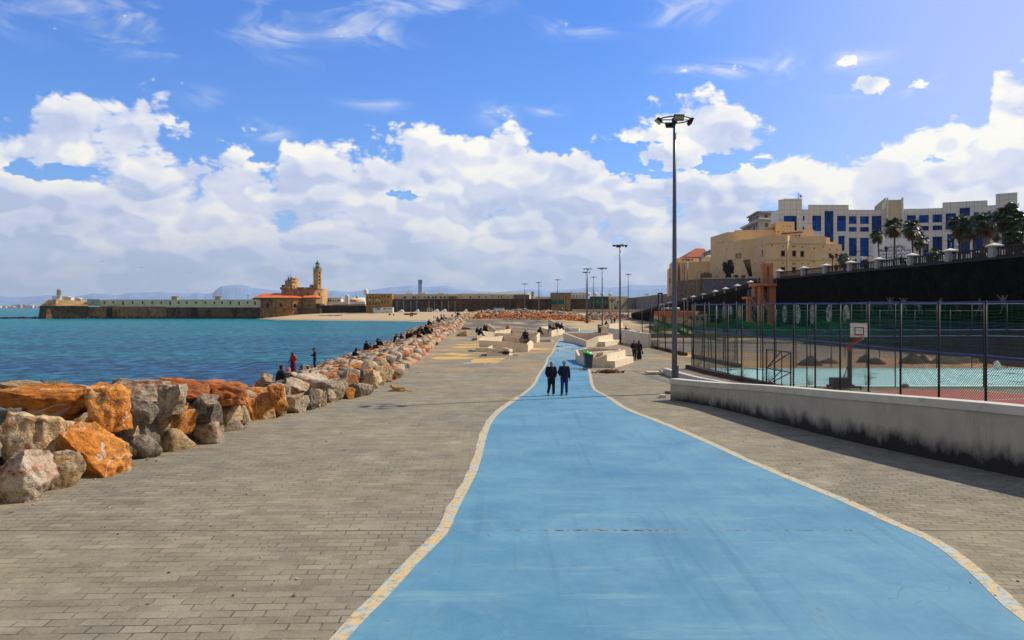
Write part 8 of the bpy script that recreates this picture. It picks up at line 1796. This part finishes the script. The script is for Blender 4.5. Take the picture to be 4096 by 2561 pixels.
def people():
 a=figure('man in all black with bare forehead and pale trainers, walking on the blue path','walkpocket',BLACK,BLACK,'bald',shoes=SOLE,vox=.018,jacket=1.0);g=G(2205,1583);put(a,g,.12,1.0)
 b=figure('man in dark jacket, blue jeans and cap, walking on the blue path','walk',NAVY,JEAN,'cap',topmat2=GREY,vox=.018,jacket=1.02);g=G(2257,1581);put(b,g,-.16,1.0)
 m=MB();m.obox((0,-.135,1.69-.035),(.055,0,0),(0,.008,0),(0,0,.018));o=m.build('sunglasses',mat('dark_lens',(.01,.01,.01),.1),b,False)
 c=figure('man in dark padded jacket walking with a woman right of the large planter','walk',NAVY,NAVY,'short',vox=.025,jacket=1.08);g=G(2537,1443);put(c,g,.05,.99)
 c2=figure('woman in long black robe and headscarf with a dark bag beside the man','walk',BLACK,BLACK,'hijab',skirt=True,scarf=MAROON,vox=.025,bag=True);g=G(2556,1440);put(c2,g,-.1,.93)
 pw=figure('person in black walking alone behind the white wall by the farther lamp posts','walk',BLACK,BLACK,'short',vox=.03);d=116;x,y=at_d(2504,d);put(pw,(x,y,0),-1.0,1.0)
 aw=figure('x','walkaway',BLACK,BLACK,'short',vox=.03);aw['label']='person in dark clothes pushing a bicycle before the orange rubble, left of three'
 gr='people far off on the promenade'
 def far(src,u,v,lab,rz,cols=None,hpx=None):
  g=GT(u,v);s=1.0
  if hpx:s=max(.86,min(1.18,hpx*g.y/FP/1.74))
  o=dup(src,g,rz,lab,gr,s)
  if cols:recolour(o,cols)
  return o
 g=GT(2177,1275);put(aw,g,.8,1.05);aw['group']=gr
 far(aw,2187,1275,'middle person of three before the orange rubble, in lighter jacket',.4,{'jacket':GREY},27)
 far(aw,2202,1276,'right-hand person of three before the orange rubble, tallest, all dark',-.5,None,31)
 far(c2,2446,1295,'woman in pale headscarf and grey coat walking on the sand beyond the white wall',.1,{'headscarf':WHITE,'jacket':GREY,'long_skirt':GREY},24)
 far(aw,2458,1296,'man in black walking beside the woman in grey coat',0,None,24)
 far(aw,2502,1279,'person in white top near the parked cars, left of the one in red',.2,{'jacket':WHITE},20)
 far(c2,2510,1279,'person in long red-brown coat near the parked cars',0,{'jacket':OCHRE,'long_skirt':OCHRE,'headscarf':BROWN},21)
 far(aw,2389,1264,'dark person among the rubble right of the close lamp posts, left of two',.3,None,20)
 far(aw,2397,1264,'dark person among the rubble right of the close lamp posts, right of two',-.2,None,18)
 far(aw,2252,1247,'dark person standing behind the orange rubble, left one',.3,None,13);far(aw,2267,1246,'dark person standing behind the orange rubble, right one',.9,None,14)
 far(aw,2250,1241,'person in white top behind the orange rubble',.9,{'jacket':WHITE},12)
 far(aw,1735,1276,'taller dark walker at the water edge of the beach',1.2,None,13);far(aw,1742,1276,'smaller dark walker at the water edge of the beach',1.4,None,11)
 far(aw,2508+0,1252,'dark person by the cars behind the thin far lamp post',1.0,None,14)
 fz=lambda u,v,d:A(u,v,d)
 f=figure('fisherman in red hooded jacket standing on the seaward boulders with a long rod','rod',RED,MAROON,'hood',hood=BLACK,vox=.025,jacket=1.15,skirt=True);p=fz(1172,1495,66);put(f,p,-.5,1.0)
 m=MB();m.box(-.30,-.02,-.175,-.165,.95,1.45);
 m=MB();w0=p+V((-.35,-.25,.98));pts=[w0+V((.6,.1,-.05)),w0,w0+V((-2.5,-.2,.0)),A(900+150/3.024,1300+515/3.024,66),A(895,1478.5,66)];m.smooth=True;m.tube(pts,[.028,.026,.02,.012,.007],6)
 tag(m.build('fishing_rod',mat('rod_black',(.01,.01,.012),.4)),'long dark rod held out level over the water by the red fisherman','fishing rod')
 m=MB();m.smooth=True;m.tube([A(1213,1466,64),A(1168,1418,64),A(1140,1383,64),A(1115,1352,64)],[.016,.012,.008,.004],5);tag(m.build('fishing_rod',MATS['rod_black']),'thin rod slanting up to the left behind the red fisherman','fishing rod')
 s_=figure('slim man in dark tracksuit with white stripe and cap standing on the boulders','phone',NAVY,NAVY,'cap',topmat2=BLACK,vox=.02,jacket=.92);p=fz(1259,1480,64);put(s_,p,-1.15,1.0)
 for z0,z1,x in((.15,.9,.175),(1.0,1.38,.215)):
  m=MB();m.box(x,x+.008,-.02,.005,z0,z1);m.build('white_stripe',WHITE,s_,False)
 P1=figure('man in black puffer jacket sitting on the boulders beside a woman in pink headscarf','sit',BLACK,BLACK,'short',vox=.02,jacket=1.28)
 P2=figure('woman in long pink headscarf sitting close against the man in black puffer jacket','sitlean',BLACK,BLACK,'hijab',skirt=True,scarf=PINK,vox=.022,jacket=1.05)
 put(P1,fz(1116,1541,42.2),2.2,1.12);put(P2,fz(1140,1543,42.6),2.5,1.05)
 m=MB();Jc=pose('sit')['che']
 for i in range(7):z=.14+.065*i;m.bar((-.06,.158-.02*i*.3,z),(.13,.150-.02*i*.3,z),.012)
 G_='people sitting on the boulders'
 P1['group']=G_;P2['group']=G_
 H1=figure('man in black hooded jacket hunched over his phone with blue jeans, alone on the boulders','sitlean',BLACK,JEAN,'hood',hood=BLACK,vox=.026,jacket=1.2,group=G_);put(H1,fz(1412,1437,72),1.9,1.08)
 def sit(src,u,v,d,rz,lab,cols=None,s=1.05):
  o=dup(src,fz(u,v,d),rz,lab,G_,s)
  if cols:recolour(o,cols)
 sit(P1,1200,1519,56,2.3,'person in dark jacket hunched beside the one in cream top, below the fishermen',{'jacket':NAVY})
 sit(P1,1226,1517,55,2.6,'person in cream top and brown trousers seen from behind, below the standing tracksuit man',{'jacket':WHITE,'trousers':BROWN},.95)
 sit(P1,1461,1403,81,2.3,'person in black sitting with back turned, left of the tan headscarf',None,1.1)
 sit(P2,1496,1405,80,2.6,'woman in tan headscarf, first hijab beyond the lone phone watcher',{'headscarf':BEIGE,'jacket':BLACK},1.0)
 sit(H1,1503,1386,86,2.2,'person in dark clothes sitting higher, right of the tan headscarf, left of two',{'trousers':BLACK},.95)
 sit(P1,1518,1390,85,2.6,'person in dark jacket and grey cap, right of two behind the tan headscarf',{'jacket':BLACK},.95)
 sit(P1,1478,1401,82,2.3,'person in grey top between the black back and the tan headscarf',{'jacket':GREY},.8)
 sit(P2,1579,1372,90,2.4,'tall figure in brown head covering, left of the blue-hooded one',{'headscarf':BROWN},1.2)
 sit(H1,1598,1368,91,2.2,'person with bright blue hood and red collar',{'hood':BLUE,'trousers':BLACK},1.1)
 sit(P2,1582,1376,88,2.0,'child in white headscarf before the brown one',{'headscarf':WHITE,'jacket':BEIGE},.8)
 sit(P1,1607,1378,88,2.6,'person in pale jacket with back to us under the blue hood',{'jacket':WHITE},.85)
 sit(P1,1593,1374,89,2.4,'person in beige between the white headscarf and pale jacket',{'jacket':BEIGE},.8)
 sit(P1,1627,1356,97,2.4,'dark seated person, leftmost of the next crowded group',None,.95);sit(P1,1641,1353,97,2.1,'seated person with red trousers in the crowded group',{'trousers':RED},.95)
 sit(H1,1652,1352,99,2.3,'dark seated person in the crowded group, right of the red trousers',{'trousers':BLACK},1.0)
 sit(P2,1671,1365,92,2.5,'large seated figure in brown robe nearest the paving in the crowded group',{'headscarf':BROWN,'jacket':BLACK},1.2)
 sit(H1,1668,1342,104,2.3,'dark sitter above the brown robe, left of two',{'trousers':BLACK});sit(P1,1681,1338,105,2.3,'dark sitter above the brown robe, right of two',None,1.1);sit(P1,1688,1345,103,2.3,'dark crouched sitter low beside two others in the dense group')
 sit(P1,1700,1332,108,2.3,'tall dark sitter at the dense far group, beside the orange-brown coat',None,1.25);sit(P2,1715,1330,108,2.6,'sitter in orange-brown coat at the dense far group',{'headscarf':OCHRE,'jacket':OCHRE},1.2)
 sit(P1,1710,1340,104,2.2,'dark sitter leaning below the orange-brown coat',None,1.0);sit(P1,1713,1301,128,2.2,'dark sitter above the dense far group',None,1.0)
 sit(P2,1748,1286,165,2.6,'sitter in reddish coat at the far boulders',{'headscarf':RED,'jacket':BROWN},1.15);sit(P1,1764,1280,175,2.2,'dark sitter right of the reddish coat',None,1.0);sit(P1,1775,1277,182,2.2,'sitter in pale jacket at the far boulders',{'jacket':WHITE},1.1)
 sit(P1,1807,1272,195,2.4,'sitter in dark red at the far boulders',{'jacket':RED},1.0);sit(P1,1829,1263,215,2.4,'dark sitter on top of the far boulders, left of two');sit(P1,1834,1263,215,2.0,'dark sitter on top of the far boulders, right of two');sit(H1,1922,1257,235,2.0,'dark sitter at the start of the rubble heap',{'trousers':BLACK},1.4)
 G2='people sitting on the planters'
 def sp(src,u,v,z,rz,lab,cols=None,s=1.0):
  g=G(u,v,z);o=dup(src,g,rz,lab,G2,s)
  if cols:recolour(o,cols)
 sp(P1,1906,1331,.7,1.4,'person sitting at the left end of the leftmost planter, rear one');sp(H1,1915,1342,.75,1.2,'person sitting at the left end of the leftmost planter, front one, blue trousers',None,1.1)
 sp(P1,1935,1322,.9,1.0,'head of a sitter behind the leftmost planters');sp(H1,1947,1328,.9,-1.3,'dark sitter inside the curved planter on the left',{'trousers':BLACK},1.1)
 sp(H1,2092,1359,.8,.6,'person in dark clothes with blue legs on the rock-topped planter, left of two',None,1.05);sp(P1,2101,1357,1.2,.2,'person in black on the rock-topped planter, right of two',None,1.05)
 sp(H1,2153,1336,.7,1.1,'dark sitter at the left end of the planter with the grey bin',{'trousers':BLACK},1.1)
 sp(P1,2198,1319,.8,.4,'dark sitter behind the planter with the grey bin');sp(P1,2216,1320,.8,-.3,'sitter in pale brown top behind the planter with the grey bin',{'jacket':BEIGE});sp(P2,2225,1322,.7,-.3,'small figure with white collar beside the pale brown top',{'headscarf':BLACK},.8)
 sp(P1,2226,1309,1.3,.2,'farthest sitter on the curved planter, left of two',None,.9);sp(P1,2232,1309,1.3,.2,'farthest sitter on the curved planter, right of two',None,.9);sp(H1,2240,1317,1.0,.9,'dark sitter leaning on the curved planter wall',{'trousers':BLACK},1.1)
 for(x,y,lab)in((472,638,'dark sitter on the sand, left of two at the left'),(480,638,'dark sitter on the sand, right of two at the left'),(522,642,'lone small sitter on the sand'),(730,655,'dark sitter in front of the beached boat, left'),(750,653,'dark sitter in front of the beached boat, right'),(738,624,'person in red in the beached boat, left'),(750,624,'person in red in the beached boat, right'),(1132,652,'dark sitter on the sand above the boulders'),(1276,620,'tall dark sitter far on the sand'),(1098,646,'small sitter in red on the sand')):
  u,v=1400+x/3.024,1050+y/3.024;g=GT(u,v);o=dup(P1,g,2.2,lab,'people on the beach',1.15)
  if 'red' in lab:recolour(o,{'jacket':RED})
 g=GT(1642,1260);m=MB();m.add([(g.x-3.2,g.y,g.z),(g.x+3,g.y,g.z),(g.x+3.4,g.y-.2,g.z+.9),(g.x-3.6,g.y-.2,g.z+.8),(g.x-3.2,g.y+1.6,g.z),(g.x+3,g.y+1.6,g.z),(g.x+3.4,g.y+1.9,g.z+.9),(g.x-3.6,g.y+1.9,g.z+.8)],[(0,1,2,3),(5,4,7,6),(1,5,6,2),(4,0,3,7),(0,4,5,1)]);tag(m.build('rowing_boat',mat('boat_brown',(.12,.06,.04),.7)),'brown rowing boat drawn up on the sand','boat')
 G3='people leaning on the upper street balustrade'
 for(u,dlt,lab,cols,ky)in((3321,.9,'two-headed dark silhouette at the balustrade before the beige citadel',None,1),(3436,.9,'person in dark leaning at the balustrade left of the billboard',None,1),(3443,.9,'person in dark green beside another, left of the billboard',None,1),(3580,.9,'dark person leaning before the billboard',None,1),(3594,.9,'person in white top before the billboard',{'jacket':WHITE},1),(3048,.3,'person in black standing on the platform of the orange stair tower',None,0)):
  k=(u-U0)/FP
  if ky:
   for a_,b_ in zip(RW,RW[1:]):
    den=(b_[0]-a_[0])-k*(b_[1]-a_[1]);f_=(k*a_[1]-a_[0])/den
    if 0<=f_<=1:x,y=lerp(a_[0],b_[0],f_)+1.1,lerp(a_[1],b_[1],f_)+.6
   z=9.34
  else:d=140.5;x,y=at_d(u,d);z=zof(1134,d)
  o=dup(pw,(x,y,z),0.3,lab,G3,1.0)
  if cols:recolour(o,cols)
 q=A(1223,1475,62.5);m=MB();m.lathe([(.16,0),(.2,.38),(.21,.4)],(q.x,q.y,q.z-.1),14);tag(m.build('bucket',mat('white_bucket',(.6,.62,.6),.5)),'white bucket between the seated pair and the yellow crate','bucket')
 q=A(1230,1471,63.5);m=MB();m.box(q.x-.16,q.x+.16,q.y,q.y+.25,q.z-.02,q.z+.16);m.box(q.x-.19,q.x+.19,q.y-.03,q.y+.28,q.z+.13,q.z+.17);tag(m.build('crate',mat('yellow_crate',(.75,.34,.01),.5)),'small bright yellow crate on the boulders by the bucket','crate')
 q=A(1258,1494,57);m=MB();m.smooth=True;m.sph((q.x,q.y,q.z),.22,12,8,(1,.7,1.2));m.sph((q.x,q.y-.12,q.z-.05),.14,10,6,(1,.6,1));tag(m.build('rucksack',mat('rucksack_blue',(.012,.015,.03),.8)),'dark rucksack on the rocks below the standing tracksuit man','rucksack')
 q=A(1173,1543,40.5);m=MB();m.smooth=True;m.tube([q,q+V((.28,.05,.03))],[.045,.045],8);m.tube([q+V((.28,.05,.03)),q+V((.36,.06,.04))],[.03,.018],8);tag(m.build('bottle',mat('bottle_teal',(.02,.16,.14),.2)),'small teal bottle lying on the boulders right of the couple','bottle')
people()
def vehicles():
 tyre=mat('tyre',(.012,.012,.012),.8);gl=mat('car_glass',(.02,.03,.04),.08,0,spec=.7);lampm=mat('car_lamp',(.5,.5,.5),.2);rim=mat('car_rim',(.3,.3,.32),.3,metal=.8)
 def car(label,loc,rz,paint):
  t=thing('parked_car',label,'car',loc,rz,'parked cars')
  prof=[(-2.1,.35),(-2.15,.62),(-2.0,.80),(-1.15,.95),(-.55,1.38),(.75,1.42),(1.55,1.0),(2.05,.92),(2.12,.55),(2.05,.33)]
  m=MB();m.smooth=False;n=len(prof);W_=.86;vs=[]
  for sx in(-1,1):
   for(y,z)in prof:w_=W_ if z<1.02 else W_*.76;vs.append((sx*w_,y,z))
  m.add(vs,[(i,(i+1)%n,n+(i+1)%n,n+i)for i in range(n)]+[tuple(range(n)),tuple(reversed(range(n,2*n)))]);o=m.build('body',paint,t,False);bv=o.modifiers.new('b','BEVEL');bv.width=.06;bv.segments=2
  m=MB();m.quad((-.66,-1.12,1.0),(.66,-1.12,1.0),(.60,-.62,1.36),(-.60,-.62,1.36));m.build('windscreen',gl,t,False).location=(0,-.03,.02)
  m=MB();m.quad((.66,1.5,1.05),(-.66,1.5,1.05),(-.60,.85,1.38),(.60,.85,1.38));m.build('rear_window',gl,t,False).location=(0,.03,.02)
  for sx in(-1,1):
   m=MB();pts=[(sx*.80,-.95,1.0),(sx*.80,1.35,1.02),(sx*.69,.75,1.35),(sx*.69,-.5,1.33)];m.add(pts,[(0,1,2,3)]);m.build('side_window',gl,t,False).location=(sx*.035,0,0)
   m=MB();m.sph((sx*.62,-2.07,.66),.13,8,6,(1.3,.5,.7));m.build('headlight',lampm,t,False)
   for y in(-1.35,1.3):
    m=MB();m.tube([(sx*.70,y,.31),(sx*.88,y,.31)],.31,16);w_=m.build('wheel',tyre,t,False);m=MB();m.tube([(sx*.86,y,.31),(sx*.895,y,.31)],.17,12);m.build('rim',rim,w_,False)
  return t
 silver=mat('paint_silver',(.40,.44,.50),.25,0,metal=.6);dark=mat('paint_dark',(.02,.025,.04),.2,0);white=mat('paint_white',(.62,.64,.66),.25,0);navy=mat('paint_navy',(.03,.05,.12),.2,0);green=mat('paint_green',(.04,.16,.03),.4,0)
 for(u,v,mt,lab,rz)in((2632,1262,white,'pale silver parked car, nearest of the row before the rampart',-.5),(2622,1258,silver,'grey parked car second in the row before the rampart',-.5),(2612,1254,dark,'dark parked car third in the row before the rampart',-.5),(2604,1251,silver,'silver parked car at the far end of the row before the rampart',-.5),(2466,1250,navy,'dark blue parked car left of the green and white one',1.2)):
  g=GT(u,v);car(lab,g,rz,mt)
 g=GT(2487,1251);c=car('green and white patrol car standing by the rubble',g,.7,white);m=MB();m.box(-.88,.88,-.6,.9,.45,.85);m.build('green_stripe',green,c,False);m=MB();m.box(-.5,.5,-.1,.1,1.42,1.54);m.build('light_bar',mat('bar_blue',(.02,.1,.4)),c,False)
 g=GT(2486,1263);m=MB();m.smooth=True;q=random.Random(6)
 for i in range(6):m.sph((g.x+q.uniform(-1,1),g.y+q.uniform(-.4,.4),g.z+.25),q.uniform(.3,.55),10,6,(1.2,1,.7))
 tag(m.build('tarpaulin',mat('tarp_blue',(.01,.06,.5),.5)),'bright blue tarpaulin heap beside the patrol car','tarpaulin')
 for(x,lab)in((815+2600*0,'white van roof seen above the ramp parapet, left'),(870,'white car roof seen above the ramp parapet, right')):
  u=2600+x/2.52;d=168;X,Y=at_d(u,d);c=car(lab,(X+1.5,Y+1,zof(1163 if x<850 else 1157,d)-.9),.25,white)
 g=G(2421,1317);t=thing('motor_scooter','red motor scooter parked behind the bins with a rider','scooter',g,1.2);red=mat('scooter_red',(.4,.02,.02),.3)
 for y in(-.6,.6):m=MB();m.tube([(-.05,y,.24),(.05,y,.24)],.24,16);m.build('wheel',tyre,t,False)
 m=MB();m.smooth=True;m.capsule((0,-.3,.38),(0,.55,.55),.12,.17);m.capsule((0,.1,.72),(0,.6,.75),.12,.13);m.tube([(0,-.62,.26),(0,-.5,.8),(0,-.42,1.0)],[.05,.06,.04],8);m.capsule((0,-.45,.5),(0,-.42,.85),.14,.1);part('body',m,red,t,.03)
 m=MB();m.bar((-.32,-.40,1.0),(.32,-.40,1.0),.035);m.build('handlebar',tyre,t,False)
 src=[o for o in COL.objects if o.get('label','').startswith('man in black hooded jacket')][0]
 o=dup(src,(g.x+.0,g.y,.85),1.2,'rider in dark clothes sitting on the red scooter',None,1.0);o['group']='';del o['group'];recolour(o,{'trousers':BLACK,'jacket':BLACK})
 for i,u in enumerate((2178,2193)):
  g=GT(u,1275.5);t=thing('bicycle',('left' if i==0 else 'right')+' bicycle pushed along before the orange rubble','bicycle',g,1.2)
  for y in(-.5,.5):m=MB();m.tube([(0,y+.33*math.cos(2*math.pi*k/16),.35+.33*math.sin(2*math.pi*k/16))for k in range(17)],.03,5,False);m.build('wheel',tyre,t,False)
  m=MB();
  for a_,b_ in(((0,-.5,.35),(0,-.4,.9)),((0,-.42,.8),(0,.15,.78)),((0,-.42,.75),(0,0,.35)),((0,0,.35),(0,.2,.85)),((0,0,.35),(0,.5,.35)),((0,.5,.35),(0,.15,.78)),((-.25,-.4,.95),(.25,-.4,.95))):m.bar(a_,b_,.035)
  m.build('frame',tyre,t,False);m=MB();m.sph((0,.22,.9),.09,8,5,(.8,1.4,.5));m.build('saddle',tyre,t,False)
vehicles()
# ======== palms and other plants of the upper street
def frond_mat(name,c1,c2):
 m,t,b=newmat(name);P=t.n('ShaderNodeTexCoord').outputs['Object'];oi=t.n('ShaderNodeObjectInfo')
 c=t.mix(t.mr(t.noise(P,1.4,3,.6),.35,.65),c1,c2);t.put(b.inputs['Base Color'],c);b.inputs['Roughness'].default_value=.42;b.inputs['Specular IOR Level'].default_value=.6
 tr=b.inputs.get('Transmission Weight');return m
LEAF=frond_mat('palm_leaf',(.040,.075,.020),(.08,.12,.035));DEAD=frond_mat('palm_dead',(.16,.075,.025),(.10,.05,.02))
BARK=mat('palm_bark',(.09,.065,.05),.95,.35,3,coords='O',bump=.03,bscale=9);BARKP=mat('palm_bark_pale',(.24,.19,.15),.95,.3,3,coords='O',bump=.04,bscale=9)
def crown(seed,n=46,wind=.35,skirt=.5,R0=1.7,dead=False):
 q=random.Random(seed);m=MB()
 for i in range(n):
  a=q.uniform(0,2*math.pi);
  el=q.uniform(-1.35,-.35)if dead else q.triangular(-1.0,1.35,.35)
  L=R0*q.uniform(.75,1.1)*(.8 if dead else 1);d=V((math.cos(a)*math.cos(el)-wind*.7,math.sin(a)*math.cos(el),math.sin(el))).normalized()
  st=q.uniform(.35,.55)*L;p0=V((0,0,0))if not dead else V((math.cos(a)*.1,math.sin(a)*.1,-.15*i/n));p1=p0+d*st-V((0,0,.06));m.tube([p0,p1],[.03,.018],4,False)
  side=d.cross(V((0,0,1))).normalized();up=side.cross(d).normalized();nb=15
  for k in range(nb):
   th=math.radians(lerp(-78,78,k/(nb-1)))*(.6 if dead else 1);bl=(L-st)*(1.05-.3*abs(th))*q.uniform(.85,1.1)
   dir_=(d*math.cos(th)+side*math.sin(th)+up*q.uniform(-.08,.12)).normalized();w_=side*math.cos(th)-d*math.sin(th)
   mid=p1+dir_*bl*.6;tip=p1+dir_*bl+V((-wind*.25*bl,0,-bl*q.uniform(.22,.5)))
   m.add([p1,mid-w_*.045*L,tip,mid+w_*.045*L],[(0,1,2,3)])
 return m
def palm(label,u,v_crown,v_base,d,r,trunk_w,bark,seed,lean=0,skirt=True,nfr=46,wind=.35,z0=9.33,group='palm trees of the upper street'):
 x,y=at_d(u,d);zc=zof(v_crown,d);t=thing('palm_tree',label,'palm tree',(x,y,z0),0,group);H=zc-z0
 m=MB();m.smooth=True;xb=lean;pts=[V((xb*(1-f)**1.5,0,H*f))for f in(0,.25,.5,.75,1)]
 m.tube(pts,[trunk_w*1.25,trunk_w,trunk_w*.92,trunk_w*.9,trunk_w*.95],10);m.build('trunk',bark,t,False)
 o=crown(seed,nfr,wind,R0=r).build('crown',LEAF,t,False);o.location=(0,0,H+.1)
 if skirt:o=crown(seed+50,int(nfr*.55),wind*.6,R0=r*.95,dead=True).build('dead_fronds',DEAD,t,False);o.location=(0,0,H-.1)
 return t
def plants():
 palm('short round palm right of the beige citadel',3378,1042,0,150,1.9,.28,BARK,1,skirt=True,nfr=40,wind=.1)
 palm('thin palm crossing the left edge of the billboard',3512,944,0,118,1.35,.11,BARK,2,wind=.35,lean=.4)
 palm('thin palm with wide crown in front of the billboard',3578,907,0,112,1.75,.13,BARK,3,wind=.6,nfr=38)
 palm('thin palm at the right edge of the billboard',3648,915,0,110,1.75,.13,BARK,4,wind=.3,lean=.25)
 palm('lower palm just right of the billboard',3679,962,0,116,1.6,.17,BARK,5,wind=.2)
 palm('first of the tall windblown palms, beyond the low palm bush',3838,903,0,100,1.9,.14,BARK,6,wind=.5,nfr=56)
 palm('leaning palm behind the first tall windblown palm',3856,930,0,104,1.7,.11,BARK,7,wind=.1,nfr=50)
 palm('tall palm with dark shaggy trunk in the middle of the clump',3897,905,0,98,1.75,.2,BARK,8,wind=.35,nfr=56)
 palm('palm with thick pale trunk in the middle of the clump',3945,893,0,94,2.0,.42,BARKP,9,wind=.35,nfr=60)
 palm('slim palm with grey trunk right of the thick pale one',3987,930,0,100,1.2,.13,BARKP,10,wind=.1,nfr=34)
 palm('tallest palm at the right, crown before the last glass panel',4035,870,0,88,2.1,.34,BARK,11,wind=.5,nfr=66)
 palm('palm cut by the right edge of the photo, upper one',4082,895,0,86,1.9,.22,BARK,12,wind=.3,nfr=60)
 palm('bushy palm low at the right edge of the photo',4066,955,0,84,1.6,.2,BARK,13,wind=.2,nfr=60)
 palm('low trunkless palm bush between billboard and tall palms',3745,1030,0,108,1.7,.2,BARK,14,skirt=False,nfr=44,wind=.2,z0=9.3)
 palm('small green palm tuft behind the large balustrade pillar',3928,1012,0,92,1.0,.2,BARK,15,skirt=False,nfr=24,wind=0)
 d=176;b1=lambda x,y:A(2600+x/2.52,700+y/2.52,d);t=thing('pollarded_tree','dark pollarded tree with knobbly bare limbs against the beige citadel','tree',(b1(792,1030).x,d,b1(792,1030).z-.5));bk=mat('dark_bark',(.022,.015,.012),.95,.3,2)
 m=MB();m.smooth=True;m.tube([b1(790,1035),b1(790,990),b1(795,940)],[.75,.5,.55],10);m.build('trunk',bk,t)
 for pts,r in(([(795,945),(775,940),(760,920),(750,905)],.5),([(760,925),(755,950),(765,975),(772,985)],.35),([(795,945),(797,910),(803,880)],.5),([(797,940),(815,935),(822,920),(820,895)],.45),([(822,925),(830,950),(825,975)],.35)):
  m=MB();m.smooth=True;P=[b1(*p)+V((0,R.uniform(-.8,.8),0))for p in pts];m.tube(P,[r*(1-.12*i)for i in range(len(P))],8)
  for p in P:m.sph(p,r*R.uniform(1.0,1.4),8,6)
  m.build('limb',bk,t)
  m=MB();q=random.Random(int(r*100)+len(pts));e=P[-1]
  for k in range(26):dv=V((q.uniform(-1,1),q.uniform(-1,1),q.uniform(-.6,1))).normalized()*q.uniform(.4,1.2);m.tube([e,e+dv],[.07,.02],4,False)
  m.build('twigs',bk,t)
 q=random.Random(77);
 def shrub(label,c,rx,ry,rz_,n,mt,leaf=.12):
  m=MB()
  for i in range(n):
   a=V((q.gauss(0,1),q.gauss(0,1),q.gauss(0,1))).normalized()*(q.random()**.4);p=V((c[0]+a.x*rx,c[1]+a.y*ry,c[2]+abs(a.z)*rz_));u=V((q.gauss(0,1),q.gauss(0,1),q.gauss(0,1))).normalized();w_=u.orthogonal().normalized();s=leaf*q.uniform(.6,1.4)
   m.add([p-u*s,p+w_*s*.5,p+u*s,p-w_*s*.5],[(0,1,2,3)])
  return tag(m.build('shrub',mt),label,'shrub')
 gl=mat('shrub_green',(.03,.055,.02),.6,.3,2);x,y=at_d(2620,362);shrub('low green shrubs above the far dark green screen',(x,y,zof(1200,362)),4.5,1.5,2.2,1400,gl,.35)
 x,y=at_d(3045,137);shrub('dark shrub at the foot of the orange stair tower',(x,y,0),1.2,.8,1.5,500,gl,.18)
 x,y=at_d(2660,150);shrub('dusty shrub before the low service building',(x,y,0),2.5,1.0,1.3,600,mat('shrub_dusty',(.07,.075,.045),.8,.3,2),.14)
plants()
